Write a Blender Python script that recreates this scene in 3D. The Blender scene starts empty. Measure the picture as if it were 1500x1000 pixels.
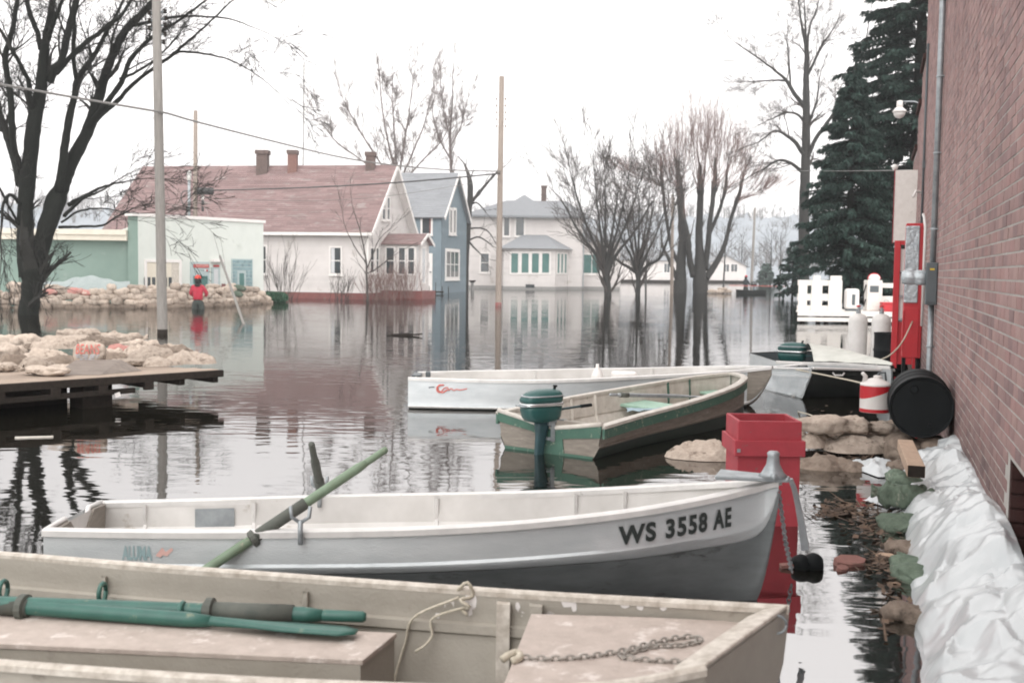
import bpy, bmesh, math, random
from mathutils import Vector, Matrix, Euler, noise
from mathutils.bvhtree import BVHTree
R = random.Random(11)
sc = bpy.context.scene
COL = sc.collection
rad = math.radians

# ------------------------------------------------------------------ camera
FPX, ROLL, PITCH, EYE = 1600.0, rad(0.75), rad(3.753), 1.65
cam = bpy.data.cameras.new('camera')
cam.sensor_width = 36.0
cam.lens = FPX * 36.0 / 1500.0
cam.clip_start, cam.clip_end = 0.05, 6000
cam.dof.use_dof = True
cam.dof.focus_distance = 9.0
cam.dof.aperture_fstop = 4.0
camo = bpy.data.objects.new('camera', cam)
COL.objects.link(camo)
camo.location = (0, 0, EYE)
camo.rotation_euler = (Euler((rad(90) - PITCH, 0, 0)).to_matrix() @ Matrix.Rotation(ROLL, 3, 'Z')).to_euler()
sc.camera = camo

# ------------------------------------------------------------------ light: bright overcast
SUN_EL, SUN_AZ = rad(42), rad(178)      # behind the camera, a little to the right
world = bpy.data.worlds.new('World')
sc.world = world
world.use_nodes = True
nt = world.node_tree
nt.nodes.clear()
wo = nt.nodes.new('ShaderNodeOutputWorld')
bg = nt.nodes.new('ShaderNodeBackground')
sky = nt.nodes.new('ShaderNodeTexSky')
sky.sky_type = 'NISHITA'
sky.sun_disc = False
sky.sun_elevation = SUN_EL
sky.sun_rotation = SUN_AZ
sky.air_density, sky.dust_density = 1.0, 4.0
hs = nt.nodes.new('ShaderNodeHueSaturation')
hs.inputs['Saturation'].default_value = 0.12
mx = nt.nodes.new('ShaderNodeMix')
mx.data_type = 'RGBA'
mx.inputs['Factor'].default_value = 0.86          # closed cloud cover over the clear sky
mx.inputs[7].default_value = (13.4, 12.9, 12.75, 1)
nt.links.new(sky.outputs[0], hs.inputs['Color'])
nt.links.new(hs.outputs[0], mx.inputs[6])
nt.links.new(mx.outputs[2], bg.inputs['Color'])
bg.inputs['Strength'].default_value = 0.072
nt.links.new(bg.outputs[0], wo.inputs['Surface'])
sun = bpy.data.lights.new('sun', 'SUN')
sun.energy = 1.5
sun.angle = rad(85)
sun.color = (1.0, 0.985, 0.965)
suno = bpy.data.objects.new('sun', sun)
COL.objects.link(suno)
sdir = Vector((math.sin(SUN_AZ) * math.cos(SUN_EL), math.cos(SUN_AZ) * math.cos(SUN_EL), math.sin(SUN_EL)))
suno.rotation_euler = sdir.to_track_quat('Z', 'Y').to_euler()
suno.location = (-20, -30, 60)
vs = sc.view_settings
vs.view_transform = 'Standard'
vs.look = 'None'
vs.exposure = 1.0
vs.gamma = 1.0
vs.use_curve_mapping = False
sc.render.engine = 'CYCLES'
cy = sc.cycles
cy.max_bounces, cy.diffuse_bounces, cy.glossy_bounces = 6, 3, 3
cy.transmission_bounces, cy.transparent_max_bounces, cy.volume_bounces = 4, 10, 0
cy.use_denoising = True
cy.filter_width = 1.9
cy.volume_step_rate = 4.0

# ------------------------------------------------------------------ helpers
def ray(px, py):
    u, v = (px - 750) / FPX, -(py - 500) / FPX
    c, s = math.cos(ROLL), math.sin(ROLL)
    ul, vl = c * u - s * v, s * u + c * v
    cp, sp = math.cos(PITCH), math.sin(PITCH)
    return Vector((ul, cp + vl * sp, -sp + vl * cp))
E0 = Vector((0, 0, EYE))
def at(px, py, z=0.0):                  # the point of the level z that the photo shows at a pixel
    d = ray(px, py)
    return E0 + d * ((z - EYE) / d.z)
def far(px, py, y):                     # the point at distance y
    d = ray(px, py)
    return E0 + d * (y / d.y)
def onwall(px, py, p0, u):              # (along, height) on the upright plane through p0 along u
    d = ray(px, py)
    n = Vector((u.y, -u.x, 0))
    q = E0 + d * ((Vector((p0.x, p0.y, 0)) - E0).dot(n) / d.dot(n))
    return (q - Vector((p0.x, p0.y, 0))).dot(Vector((u.x, u.y, 0))), q.z
def V(*a): return Vector(a)
def hx(s, k=1.0):                       # sRGB hex to linear
    o = []
    for i in (0, 2, 4):
        c = int(s[i:i + 2], 16) / 255
        o.append((c / 12.92 if c <= .04045 else ((c + .055) / 1.055) ** 2.4) * k)
    return tuple(o)

MATS = {}
def mat(name, col, col2=None, rough=.7, metal=0.0, ns=5.0, bump=0.0, bs=40.0, rnd=0.0, isl=0.0, spec=.5, stretch=(1, 1, 1), con=.5, dirt=None, ds=2.0, dt=.58, alpha=1.0, trans=0.0):
    m = bpy.data.materials.new(name)
    m.use_nodes = True
    t = m.node_tree
    N, L = t.nodes, t.links
    p = N['Principled BSDF']
    p.inputs['Roughness'].default_value = rough
    p.inputs['Metallic'].default_value = metal
    p.inputs['Specular IOR Level'].default_value = spec
    p.inputs['Alpha'].default_value = alpha
    p.inputs['Transmission Weight'].default_value = trans
    tc = N.new('ShaderNodeTexCoord')
    mp = N.new('ShaderNodeMapping')
    mp.inputs['Scale'].default_value = stretch
    L.new(tc.outputs['Object'], mp.inputs[0])
    no = N.new('ShaderNodeTexNoise')
    no.inputs['Scale'].default_value = ns
    no.inputs['Detail'].default_value = 6
    no.inputs['Roughness'].default_value = .62
    L.new(mp.outputs[0], no.inputs['Vector'])
    rp = N.new('ShaderNodeMapRange')
    rp.inputs[1].default_value, rp.inputs[2].default_value = .5 - con * .5, .5 + con * .5
    L.new(no.outputs['Fac'], rp.inputs[0])
    mix = N.new('ShaderNodeMix')
    mix.data_type = 'RGBA'
    c2 = col2 or tuple(c * .75 for c in col)
    mix.inputs[6].default_value = (*col, 1)
    mix.inputs[7].default_value = (*c2, 1)
    L.new(rp.outputs[0], mix.inputs[0])
    out = mix.outputs[2]
    if dirt:
        n2 = N.new('ShaderNodeTexNoise')
        n2.inputs['Scale'].default_value = ds
        n2.inputs['Detail'].default_value = 8
        n2.inputs['Roughness'].default_value = .7
        L.new(mp.outputs[0], n2.inputs['Vector'])
        r2 = N.new('ShaderNodeMapRange')
        r2.inputs[1].default_value, r2.inputs[2].default_value = dt, dt + .09
        L.new(n2.outputs['Fac'], r2.inputs[0])
        m2 = N.new('ShaderNodeMix')
        m2.data_type = 'RGBA'
        m2.inputs[7].default_value = (*dirt, 1)
        L.new(out, m2.inputs[6])
        L.new(r2.outputs[0], m2.inputs[0])
        out = m2.outputs[2]
    if rnd or isl:
        oi = N.new('ShaderNodeObjectInfo')
        ge = N.new('ShaderNodeNewGeometry')
        ad = N.new('ShaderNodeMath')
        ad.operation = 'ADD'
        L.new(oi.outputs['Random'], ad.inputs[0])
        L.new(ge.outputs['Random Per Island'], ad.inputs[1])
        fr = N.new('ShaderNodeMath')
        fr.operation = 'FRACT'
        L.new(ad.outputs[0], fr.inputs[0])
        k = N.new('ShaderNodeMapRange')
        a = max(rnd, isl)
        k.inputs[3].default_value, k.inputs[4].default_value = 1 - a, 1 + a * .6
        L.new(fr.outputs[0] if isl else oi.outputs['Random'], k.inputs[0])
        h = N.new('ShaderNodeHueSaturation')
        L.new(out, h.inputs['Color'])
        L.new(k.outputs[0], h.inputs['Value'])
        out = h.outputs[0]
    L.new(out, p.inputs['Base Color'])
    if bump:
        n3 = N.new('ShaderNodeTexNoise')
        n3.inputs['Scale'].default_value = bs
        n3.inputs['Detail'].default_value = 4
        L.new(mp.outputs[0], n3.inputs['Vector'])
        b = N.new('ShaderNodeBump')
        b.inputs['Strength'].default_value = 1.0
        b.inputs['Distance'].default_value = bump
        L.new(n3.outputs['Fac'], b.inputs['Height'])
        L.new(b.outputs[0], p.inputs['Normal'])
    MATS[name] = m
    return m

class MB:
    def __init__(s): s.v, s.f = [], []
    def add(s, vs, fs):
        o = len(s.v)
        s.v += [Vector(v) for v in vs]
        s.f += [tuple(i + o for i in f) for f in fs]
        return s
    def box(s, c, size, rz=0.0, M=None):
        hx_, hy, hz = size[0] / 2, size[1] / 2, size[2] / 2
        pts = [V(x, y, z) for z in (-hz, hz) for y in (-hy, hy) for x in (-hx_, hx_)]
        if M is not None: pts = [M @ p for p in pts]
        if rz:
            r = Matrix.Rotation(rz, 3, 'Z')
            pts = [r @ p for p in pts]
        c = Vector(c)
        return s.add([p + c for p in pts], [(0, 2, 3, 1), (4, 5, 7, 6), (0, 1, 5, 4), (2, 6, 7, 3), (0, 4, 6, 2), (1, 3, 7, 5)])
    def bar(s, a, b, w, h, up=(0, 0, 1)):    # box from a to b
        a, b = Vector(a), Vector(b)
        d = (b - a)
        l = d.length
        x = d / l
        y = Vector(up).cross(x)
        if y.length < 1e-4: y = V(1, 0, 0).cross(x)
        y.normalize()
        z = x.cross(y)
        M = Matrix((x, y, z)).transposed()
        return s.box((a + b) / 2, (l, w, h), M=M)
    def tube(s, pts, r, n=8, cap=True):
        pts = [Vector(p) for p in pts]
        rr = r if isinstance(r, (list, tuple)) else [r] * len(pts)
        o = len(s.v)
        ref = None
        for i, p in enumerate(pts):
            t = pts[min(i + 1, len(pts) - 1)] - pts[max(i - 1, 0)]
            if t.length < 1e-9: t = V(0, 0, 1)
            t.normalize()
            if ref is None:
                ref = t.orthogonal().normalized()
            else:
                ref = ref - t * ref.dot(t)
                if ref.length < 1e-6: ref = t.orthogonal()
                ref.normalize()
            b = t.cross(ref)
            for k in range(n):
                a = 2 * math.pi * k / n
                s.v.append(p + (ref * math.cos(a) + b * math.sin(a)) * rr[i])
        for i in range(len(pts) - 1):
            for k in range(n):
                k2 = (k + 1) % n
                s.f.append((o + i * n + k, o + i * n + k2, o + (i + 1) * n + k2, o + (i + 1) * n + k))
        if cap:
            s.f.append(tuple(o + k for k in range(n))[::-1])
            e = o + (len(pts) - 1) * n
            s.f.append(tuple(e + k for k in range(n)))
        return s
    def lathe(s, prof, n=20, c=(0, 0, 0), M=None):    # prof: (r, z)
        o = len(s.v)
        c = Vector(c)
        for r, z in prof:
            for k in range(n):
                a = 2 * math.pi * k / n
                p = V(r * math.cos(a), r * math.sin(a), z)
                if M is not None: p = M @ p
                s.v.append(p + c)
        for i in range(len(prof) - 1):
            for k in range(n):
                k2 = (k + 1) % n
                s.f.append((o + i * n + k, o + i * n + k2, o + (i + 1) * n + k2, o + (i + 1) * n + k))
        s.f.append(tuple(o + k for k in range(n))[::-1])
        e = o + (len(prof) - 1) * n
        s.f.append(tuple(e + k for k in range(n)))
        return s
    def grid(s, rows, close=False, flip=False):
        o = len(s.v)
        n = len(rows[0])
        for r in rows: s.v += [Vector(p) for p in r]
        for i in range(len(rows) - 1):
            for k in range(n if close else n - 1):
                k2 = (k + 1) % n
                q = (o + i * n + k, o + i * n + k2, o + (i + 1) * n + k2, o + (i + 1) * n + k)
                s.f.append(q[::-1] if flip else q)
        return s
    def prism(s, poly, ext):           # polygon pushed along ext
        e = Vector(ext)
        n = len(poly)
        a = [Vector(p) for p in poly]
        return s.add(a + [p + e for p in a], [tuple(range(n))[::-1], tuple(range(n, 2 * n))] + [(i, (i + 1) % n, n + (i + 1) % n, n + i) for i in range(n)])
    def quad(s, a, b, c, d): return s.add([a, b, c, d], [(0, 1, 2, 3)])

def mesh(name, mb, m, smooth=False, fix=True):
    me = bpy.data.meshes.new(name)
    me.from_pydata([tuple(v) for v in mb.v], [], mb.f)
    if fix:
        b = bmesh.new()
        b.from_mesh(me)
        bmesh.ops.recalc_face_normals(b, faces=b.faces)
        b.to_mesh(me)
        b.free()
    me.materials.append(m)
    if smooth:
        me.polygons.foreach_set('use_smooth', [True] * len(me.polygons))
    me.update()
    return me

def tag(o, label=None, cat=None, group=None, kind=None):
    if label: o['label'] = label
    if cat: o['category'] = cat
    if group: o['group'] = group
    if kind: o['kind'] = kind
    return o
def root(name, loc, label, cat, group=None, rz=0.0):
    o = bpy.data.objects.new(name, None)
    o.location = loc
    o.rotation_euler = (0, 0, rz)
    o.empty_display_size = .2
    COL.objects.link(o)
    return tag(o, label, cat, group)
def wloc(o):
    m = Matrix.LocRotScale(o.location, o.rotation_euler, o.scale)
    return (wloc(o.parent) @ m) if o.parent else m
def obj(name, mb, m, parent=None, world=True, smooth=False, bevel=0.0, kind=None, label=None, fix=True, auto=False, sharp=None):
    """one mesh object; geometry given in world space unless world is False"""
    if parent is not None and world:
        inv = wloc(parent).inverted()
        mb.v = [inv @ v for v in mb.v]
    elif parent is None and world and mb.v:
        pass
    me = mesh(name, mb, m, smooth, fix)
    o = bpy.data.objects.new(name, me)
    COL.objects.link(o)
    o.parent = parent
    if bevel:
        b = o.modifiers.new('bevel', 'BEVEL')
        b.width = bevel
        b.segments = 2
        b.limit_method = 'ANGLE'
        b.harden_normals = False
    if auto or sharp:
        try: me.set_sharp_from_angle(angle=rad(sharp or 38))
        except Exception: pass
    if kind: o['kind'] = kind
    if label: o['label'] = label
    return o
def solo(name, mb, m, label, cat, group=None, base=None, **k):
    """a thing that is one mesh; its origin is put at base"""
    b = Vector(base) if base is not None else Vector((sum(v.x for v in mb.v) / len(mb.v), sum(v.y for v in mb.v) / len(mb.v), min(v.z for v in mb.v)))
    mb.v = [v - b for v in mb.v]
    o = obj(name, mb, m, None, False, **k)
    o.location = b
    return tag(o, label, cat, group)
def clone(o, loc=None, rz=None, label=None, group=None, parent=None):
    c = o.copy()
    COL.objects.link(c)
    if parent is not None: c.parent = parent
    if loc is not None: c.location = loc
    if rz is not None: c.rotation_euler = (0, 0, rz)
    if label: c['label'] = label
    if group: c['group'] = group
    for ch in list(o.children):
        clone(ch, parent=c)
    return c
def nz(p, s=1.0, o=0.0): return noise.noise(Vector(p) * s + V(o, o * 1.7, -o))
def lerp(a, b, t): return a + (b - a) * t
def poly_at(pts, t):                   # smooth point of a polyline, t 0..1 (Catmull-Rom)
    n = len(pts) - 1
    x = min(max(t, 0), 1) * n
    i = min(int(x), n - 1)
    f = x - i
    p1, p2 = pts[i], pts[i + 1]
    p0 = pts[i - 1] if i else p1 * 2 - p2
    p3 = pts[i + 2] if i + 2 <= n else p2 * 2 - p1
    return .5 * ((2 * p1) + (p2 - p0) * f + (2 * p0 - 5 * p1 + 4 * p2 - p3) * f * f + (3 * p1 - p0 - 3 * p2 + p3) * f ** 3)
def text_mesh(s, size=1.0, bold=0.0, space=1.0, fine=False):
    """flat text outline as (verts, faces), baseline at 0, starting at x 0"""
    cu = bpy.data.curves.new('lettering', 'FONT')
    cu.body = s
    cu.size = size
    cu.offset = bold
    cu.space_character = space
    o = bpy.data.objects.new('lettering', cu)
    COL.objects.link(o)
    dg = bpy.context.evaluated_depsgraph_get()
    me = bpy.data.meshes.new_from_object(o.evaluated_get(dg))
    bpy.data.objects.remove(o)
    b = bmesh.new()
    b.from_mesh(me)
    bmesh.ops.triangulate(b, faces=b.faces)
    bmesh.ops.subdivide_edges(b, edges=[e for e in b.edges if e.calc_length() > size * .25], cuts=1)
    bmesh.ops.triangulate(b, faces=b.faces)
    for _ in range(3 if fine else 0):
        bmesh.ops.subdivide_edges(b, edges=[e for e in b.edges if e.calc_length() > size * .12], cuts=1)
        bmesh.ops.triangulate(b, faces=b.faces)
    vs_ = [v.co.copy() for v in b.verts]
    b.verts.index_update()
    fs_ = [tuple(v.index for v in f.verts) for f in b.faces]
    b.free()
    x0 = min(v.x for v in vs_)
    return [V(v.x - x0, v.y, 0) for v in vs_], fs_
def skin(name, pts, edges, radii, m, parent, sub=2, rootv=0):
    me = bpy.data.meshes.new(name)
    me.from_pydata(pts, edges, [])
    me.materials.append(m)
    o = bpy.data.objects.new(name, me)
    COL.objects.link(o)
    o.parent = parent
    md = o.modifiers.new('skin', 'SKIN')
    md.use_smooth_shade = True
    for i, r in enumerate(radii):
        d = me.skin_vertices[0].data[i]
        d.radius = r if isinstance(r, tuple) else (r, r)
        d.use_root = (i == rootv)
    s_ = o.modifiers.new('sub', 'SUBSURF')
    s_.levels = s_.render_levels = sub
    return o

# ------------------------------------------------------------------ materials
M_alu = mat('brushed_aluminium', hx('c9cdce'), hx('b0b6b8'), rough=.38, metal=.4, ns=3, bump=.0012, bs=60, stretch=(1, 1, 4), dirt=hx('a3a39e'), ds=3, dt=.66)
M_alu_in = mat('dull_aluminium', hx('d8d6d3'), hx('c0beba'), rough=.6, metal=.1, ns=4, dirt=hx('a0988d'), ds=5, dt=.62)
M_alu_rim = mat('bright_aluminium', hx('dcdad7'), hx('c3c2c0'), rough=.4, metal=.15, ns=9, dirt=hx('8a8680'), ds=12, dt=.66)
M_khaki = mat('khaki_boat_paint', hx('aca79d'), hx('8f897e'), rough=.65, ns=4, bump=.002, bs=70, con=.7, dirt=hx('7c766c'), ds=5, dt=.61)
M_khaki_top = mat('worn_khaki_deck', hx('bcb0a7'), hx('a4988f'), rough=.75, ns=16, bump=.002, bs=90, dirt=hx('d0c7c0'), ds=9, dt=.56)
M_khaki_rim = mat('scuffed_boat_edge', hx('d2ccc2'), hx('a59c90'), rough=.6, ns=22, con=.35)
M_green = mat('green_boat_paint', hx('47695a'), hx('35564a'), rough=.65, ns=8, dirt=hx('8f9788'), ds=16, dt=.58)
M_brown = mat('weathered_plywood_hull', hx('8d867c'), hx('6e675f'), rough=.75, ns=7, stretch=(1, 1, 6), dirt=hx('a19a90'), ds=9, dt=.60)
M_cream = mat('worn_cream_paint', hx('cbc6be'), hx('aaa49b'), rough=.6, ns=10, dirt=hx('747c6c'), ds=16, dt=.62)
M_palegrn = mat('pale_green_seat_paint', hx('9dbcaa'), hx('7f9c8c'), rough=.6, ns=9)
M_dark_hull = mat('black_green_hull_paint', (.009, .012, .0115), (.016, .018, .017), rough=.5, ns=4, spec=.25)
M_teal = mat('teal_motor_enamel', hx('26524f'), hx('1f4644'), rough=.36, ns=5, spec=.4, dirt=hx('4a6d6a'), ds=11, dt=.62)
M_teal_dk = mat('dark_teal_metal', hx('2b4b50'), hx('1f373b'), rough=.45, metal=.1, ns=8)
M_chrome = mat('chrome_trim', hx('d0d4d4'), rough=.25, metal=.8)
M_oar = mat('green_oar_paint', hx('38685d'), hx('2e574f'), rough=.42, ns=10, dirt=hx('7b8571'), ds=18, dt=.60)
M_oar_old = mat('faded_green_oar', hx('7d917c'), hx('66765f'), rough=.6, ns=12, dirt=hx('a79f8c'), ds=12, dt=.6)
M_oar_dk = mat('dark_oar_sleeve', hx('4a4f4a'), hx('5d5f58'), rough=.75, ns=20)
M_galv = mat('galvanised_steel', hx('a7adb0'), hx('83898c'), rough=.45, metal=.5, ns=14)
M_rope = mat('pale_rope', hx('cdc6b6'), hx('a59d8c'), rough=.9, ns=60)
M_red = mat('red_box_paint', hx('a53842'), hx('8f2f38'), rough=.6, ns=8, bump=.001, bs=80, dirt=hx('77504f'), ds=22, dt=.60)
M_red2 = mat('red_sheet_metal_paint', hx('b8252e'), hx('a8222a'), rough=.45, ns=4)
M_white = mat('white_enamel', hx('dbd8d5'), hx('cecac6'), rough=.45, ns=6, dirt=hx('b0a99f'), ds=6, dt=.66)
M_whitewood = mat('white_painted_wood', hx('d9d5d0'), hx('c6c1bb'), rough=.6, ns=10, dirt=hx('a0988e'), ds=9, dt=.64)
M_black = mat('black_drum_paint', (.007, .0085, .009), (.011, .013, .014), rough=.55, ns=6, spec=.1, dirt=(.018, .018, .018), ds=9, dt=.68)
M_bag = mat('burlap', hx('bdb0a3'), hx('988b80'), rough=.95, ns=12, bump=.008, bs=38, rnd=.26, spec=.06, con=.5, dirt=hx('75695f'), ds=4.5, dt=.56)
M_bag_dk = mat('wet_burlap', hx('8d8074'), hx('675c53'), rough=.9, ns=9, bump=.006, bs=26, rnd=.22, spec=.15, dirt=hx('4d453e'), ds=4, dt=.58)
M_bag_red = mat('red_stained_burlap', hx('b88b83'), hx('a06c66'), rough=.95, ns=3, bump=.005, bs=30, rnd=.15, spec=.15, dirt=hx('bdaea2'), ds=3, dt=.55)
M_bag_grn = mat('dull_green_sandbag', hx('6c7a6b'), hx('515d52'), rough=.9, ns=9, bump=.006, bs=24, rnd=.25, spec=.2, dirt=hx('8f9184'), ds=4, dt=.6)
M_sheet = mat('white_plastic_sheet', hx('bfc3c4'), hx('b0b6b8'), rough=.24, ns=3, bump=.004, bs=9, spec=.55, dirt=hx('988f83'), ds=3.2, dt=.67)
M_clear = mat('hazy_plastic_film', hx('c4c9cb'), hx('aeb5b8'), rough=.3, ns=8, bump=.01, bs=14, alpha=.45)
M_silver = mat('silvery_plastic_wrap', hx('b9bfc2'), hx('98a0a4'), rough=.25, metal=.35, ns=9, bump=.02, bs=12)
M_wood_old = mat('weathered_timber', hx('a39283'), hx('80726680'[:6]), rough=.85, ns=5, stretch=(1, 6, 6), bump=.004, bs=40, rnd=.2, isl=.12, dirt=hx('6d6259'), ds=2, dt=.6)
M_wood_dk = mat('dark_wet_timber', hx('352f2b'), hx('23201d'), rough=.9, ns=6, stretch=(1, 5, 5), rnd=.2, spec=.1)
M_wood_lt = mat('pale_worn_board', hx('b49a84'), hx('95806e'), rough=.8, ns=7, stretch=(5, 1, 5))
M_pole = mat('grey_weathered_pole', hx('8a8681'), hx('6c6965'), rough=.9, ns=9, stretch=(5, 5, .4), bump=.006, bs=30)
M_pole2 = mat('pinkish_weathered_pole', hx('94897f'), hx('7a7069'), rough=.9, ns=9, stretch=(5, 5, .4), dirt=hx('665d57'), ds=3, dt=.6)
M_wire = mat('black_cable', (.06, .06, .06), rough=.6)
M_wire_lt = mat('grey_cable', hx('7d7b78'), rough=.6)
M_bark = mat('dark_bark', (.019, .021, .018), (.009, .010, .0085), rough=.95, ns=8, stretch=(3, 3, .7), bump=.03, bs=14, spec=.15)
M_twig = mat('dark_twig_bark', (.03, .029, .026), (.02, .02, .018), rough=.95, spec=.2)
M_bark2 = mat('grey_brown_bark', (.06, .058, .055), (.032, .033, .032), rough=.95, ns=5, stretch=(3, 3, .6), bump=.02, bs=12, spec=.2)
M_twig2 = mat('grey_twig_bark', (.085, .075, .07), (.06, .054, .05), rough=.95, spec=.2)
M_twig_pk = mat('pinkish_twig_bark', (.22, .145, .13), (.16, .11, .10), rough=.95, spec=.2)
M_spruce = mat('dark_spruce_needles', (.021, .042, .035), (.044, .072, .06), rough=.9, ns=.7, isl=.5, spec=.15, con=.4)
M_spruce2 = mat('blue_green_needles', (.07, .11, .095), (.05, .085, .07), rough=.85, isl=.3)
M_bush = mat('evergreen_bush_leaves', (.04, .105, .062), (.06, .13, .08), rough=.8, isl=.4)
M_siding = mat('white_clapboard_paint', hx('cdc8c5'), hx('c0bbb8'), rough=.6, ns=1.2, isl=.06, dirt=hx('aea7a1'), ds=.9, dt=.58)
M_trim = mat('white_trim_paint', hx('e0dcd9'), hx('d3cfcb'), rough=.55, ns=4)
M_redroof = mat('faded_red_shingle', hx('8f7b79'), hx('746160'), rough=.95, ns=9, stretch=(.6, .6, 4), isl=.17, con=.7, dirt=hx('8f8683'), ds=1.6, dt=.55, spec=.2)
M_greyroof = mat('grey_shingle', hx('8f9194'), hx('7c7f82'), rough=.95, ns=5, stretch=(1, 1, 4), isl=.09, spec=.2, con=.7)
M_blue = mat('blue_grey_siding', hx('78868d'), hx('6c7980'), rough=.85, ns=2, isl=.07, dirt=hx('848e93'), ds=2, dt=.58)
M_mint = mat('pale_mint_stucco', hx('cdd1cb'), hx('c2c7c1'), rough=.85, ns=1.5, bump=.004, bs=14, dirt=hx('b5bab3'), ds=1.2, dt=.6)
M_tealwall = mat('sea_green_stucco', hx('80938a'), hx('73877e'), rough=.85, ns=1.2, bump=.004, bs=14, dirt=hx('8b9992'), ds=.9, dt=.57)
M_redfound = mat('red_foundation_paint', hx('83514e'), hx('6c4644'), rough=.85, ns=5, dirt=hx('71605b'), ds=3, dt=.55)
M_found = mat('grey_concrete', hx('93928f'), hx('7b7a78'), rough=.85, ns=5, bump=.004, bs=30)
M_glass = mat('dark_window_glass', (.035, .045, .05), (.06, .07, .075), rough=.08, ns=1.5, spec=.7)
M_glass_g = mat('green_window_glass', hx('49706b'), hx('5d7d7a'), rough=.1, ns=1.5, spec=.7)
M_curtain = mat('pale_curtain', hx('c9cacb'), hx('b4b6b8'), rough=.9, ns=9, stretch=(8, 8, 1))
M_glassblk = mat('glass_block', hx('93a9ac'), hx('7d9498'), rough=.2, ns=9, isl=.2)
M_chim = mat('sooty_chimney_brick', hx('6f5f5a'), hx('4d4441'), rough=.9, ns=9)
M_chim_r = mat('red_chimney_brick', hx('84645c'), hx('6a524c'), rough=.9, ns=9)
M_doorcream = mat('cream_door_paint', hx('d8d1c2'), hx('cbc3b3'), rough=.6, ns=3)
M_frame_g = mat('grey_window_frame', hx('a9b7b7'), hx('98a6a6'), rough=.5)
M_sign_red = mat('red_sign_face', hx('b24b4a'), hx('a24443'), rough=.5)
M_coat = mat('red_jacket_cloth', hx('b23445'), hx('98293a'), rough=.9, ns=8)
M_cap = mat('orange_cap_cloth', hx('ee5a4c'), hx('e04a3e'), rough=.8)
M_wader = mat('dark_green_waders', hx('39403c'), hx('2d3330'), rough=.7, ns=8)
M_skin = mat('skin', hx('c08f78'), rough=.6)
M_hair = mat('dark_hair', (.02, .018, .016), rough=.8)
M_letter = mat('black_registration_paint', (.022, .03, .028), rough=.55)
M_letter_t = mat('faded_teal_print', hx('7d9699'), hx('8fa2a4'), rough=.5)
M_letter_r = mat('faded_red_print', hx('c9998f'), hx('c7a69f'), rough=.5)
M_redink = mat('red_ink', hx('c4605a'), hx('bd7068'), rough=.9)
M_greyink = mat('grey_ink', hx('93949a'), hx('a3a3a6'), rough=.9)
M_redscript = mat('red_script_paint', hx('cf6a5f'), rough=.5)
M_box_grey = mat('grey_meter_box_paint', hx('565d60'), hx('4b5255'), rough=.45, ns=6)
M_yellow = mat('yellow_sticker', hx('d8b93c'), rough=.5)
M_tarp = mat('pale_canvas', hx('d3d4cd'), hx('b5b8b0'), rough=.8, ns=5)
M_debris = mat('dead_leaves', hx('6e5a49'), hx('4d4037'), rough=.9, isl=.5)
M_brickred = mat('broken_red_brick', hx('8a625a'), hx('6f4f49'), rough=.9, ns=12, bump=.004, bs=40)
M_bone = mat('grey_pvc', hx('dad9d6'), rough=.5)
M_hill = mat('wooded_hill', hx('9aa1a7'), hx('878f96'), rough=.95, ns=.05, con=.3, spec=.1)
M_bed = mat('mud', (.06, .05, .038), (.045, .038, .03), rough=.95, ns=.6)
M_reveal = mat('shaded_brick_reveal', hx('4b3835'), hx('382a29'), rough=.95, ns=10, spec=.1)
M_mortar = mat('grey_mortar', hx('aeaba8'), hx('99968f'), rough=.95, ns=12, bump=.003, bs=50)

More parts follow.
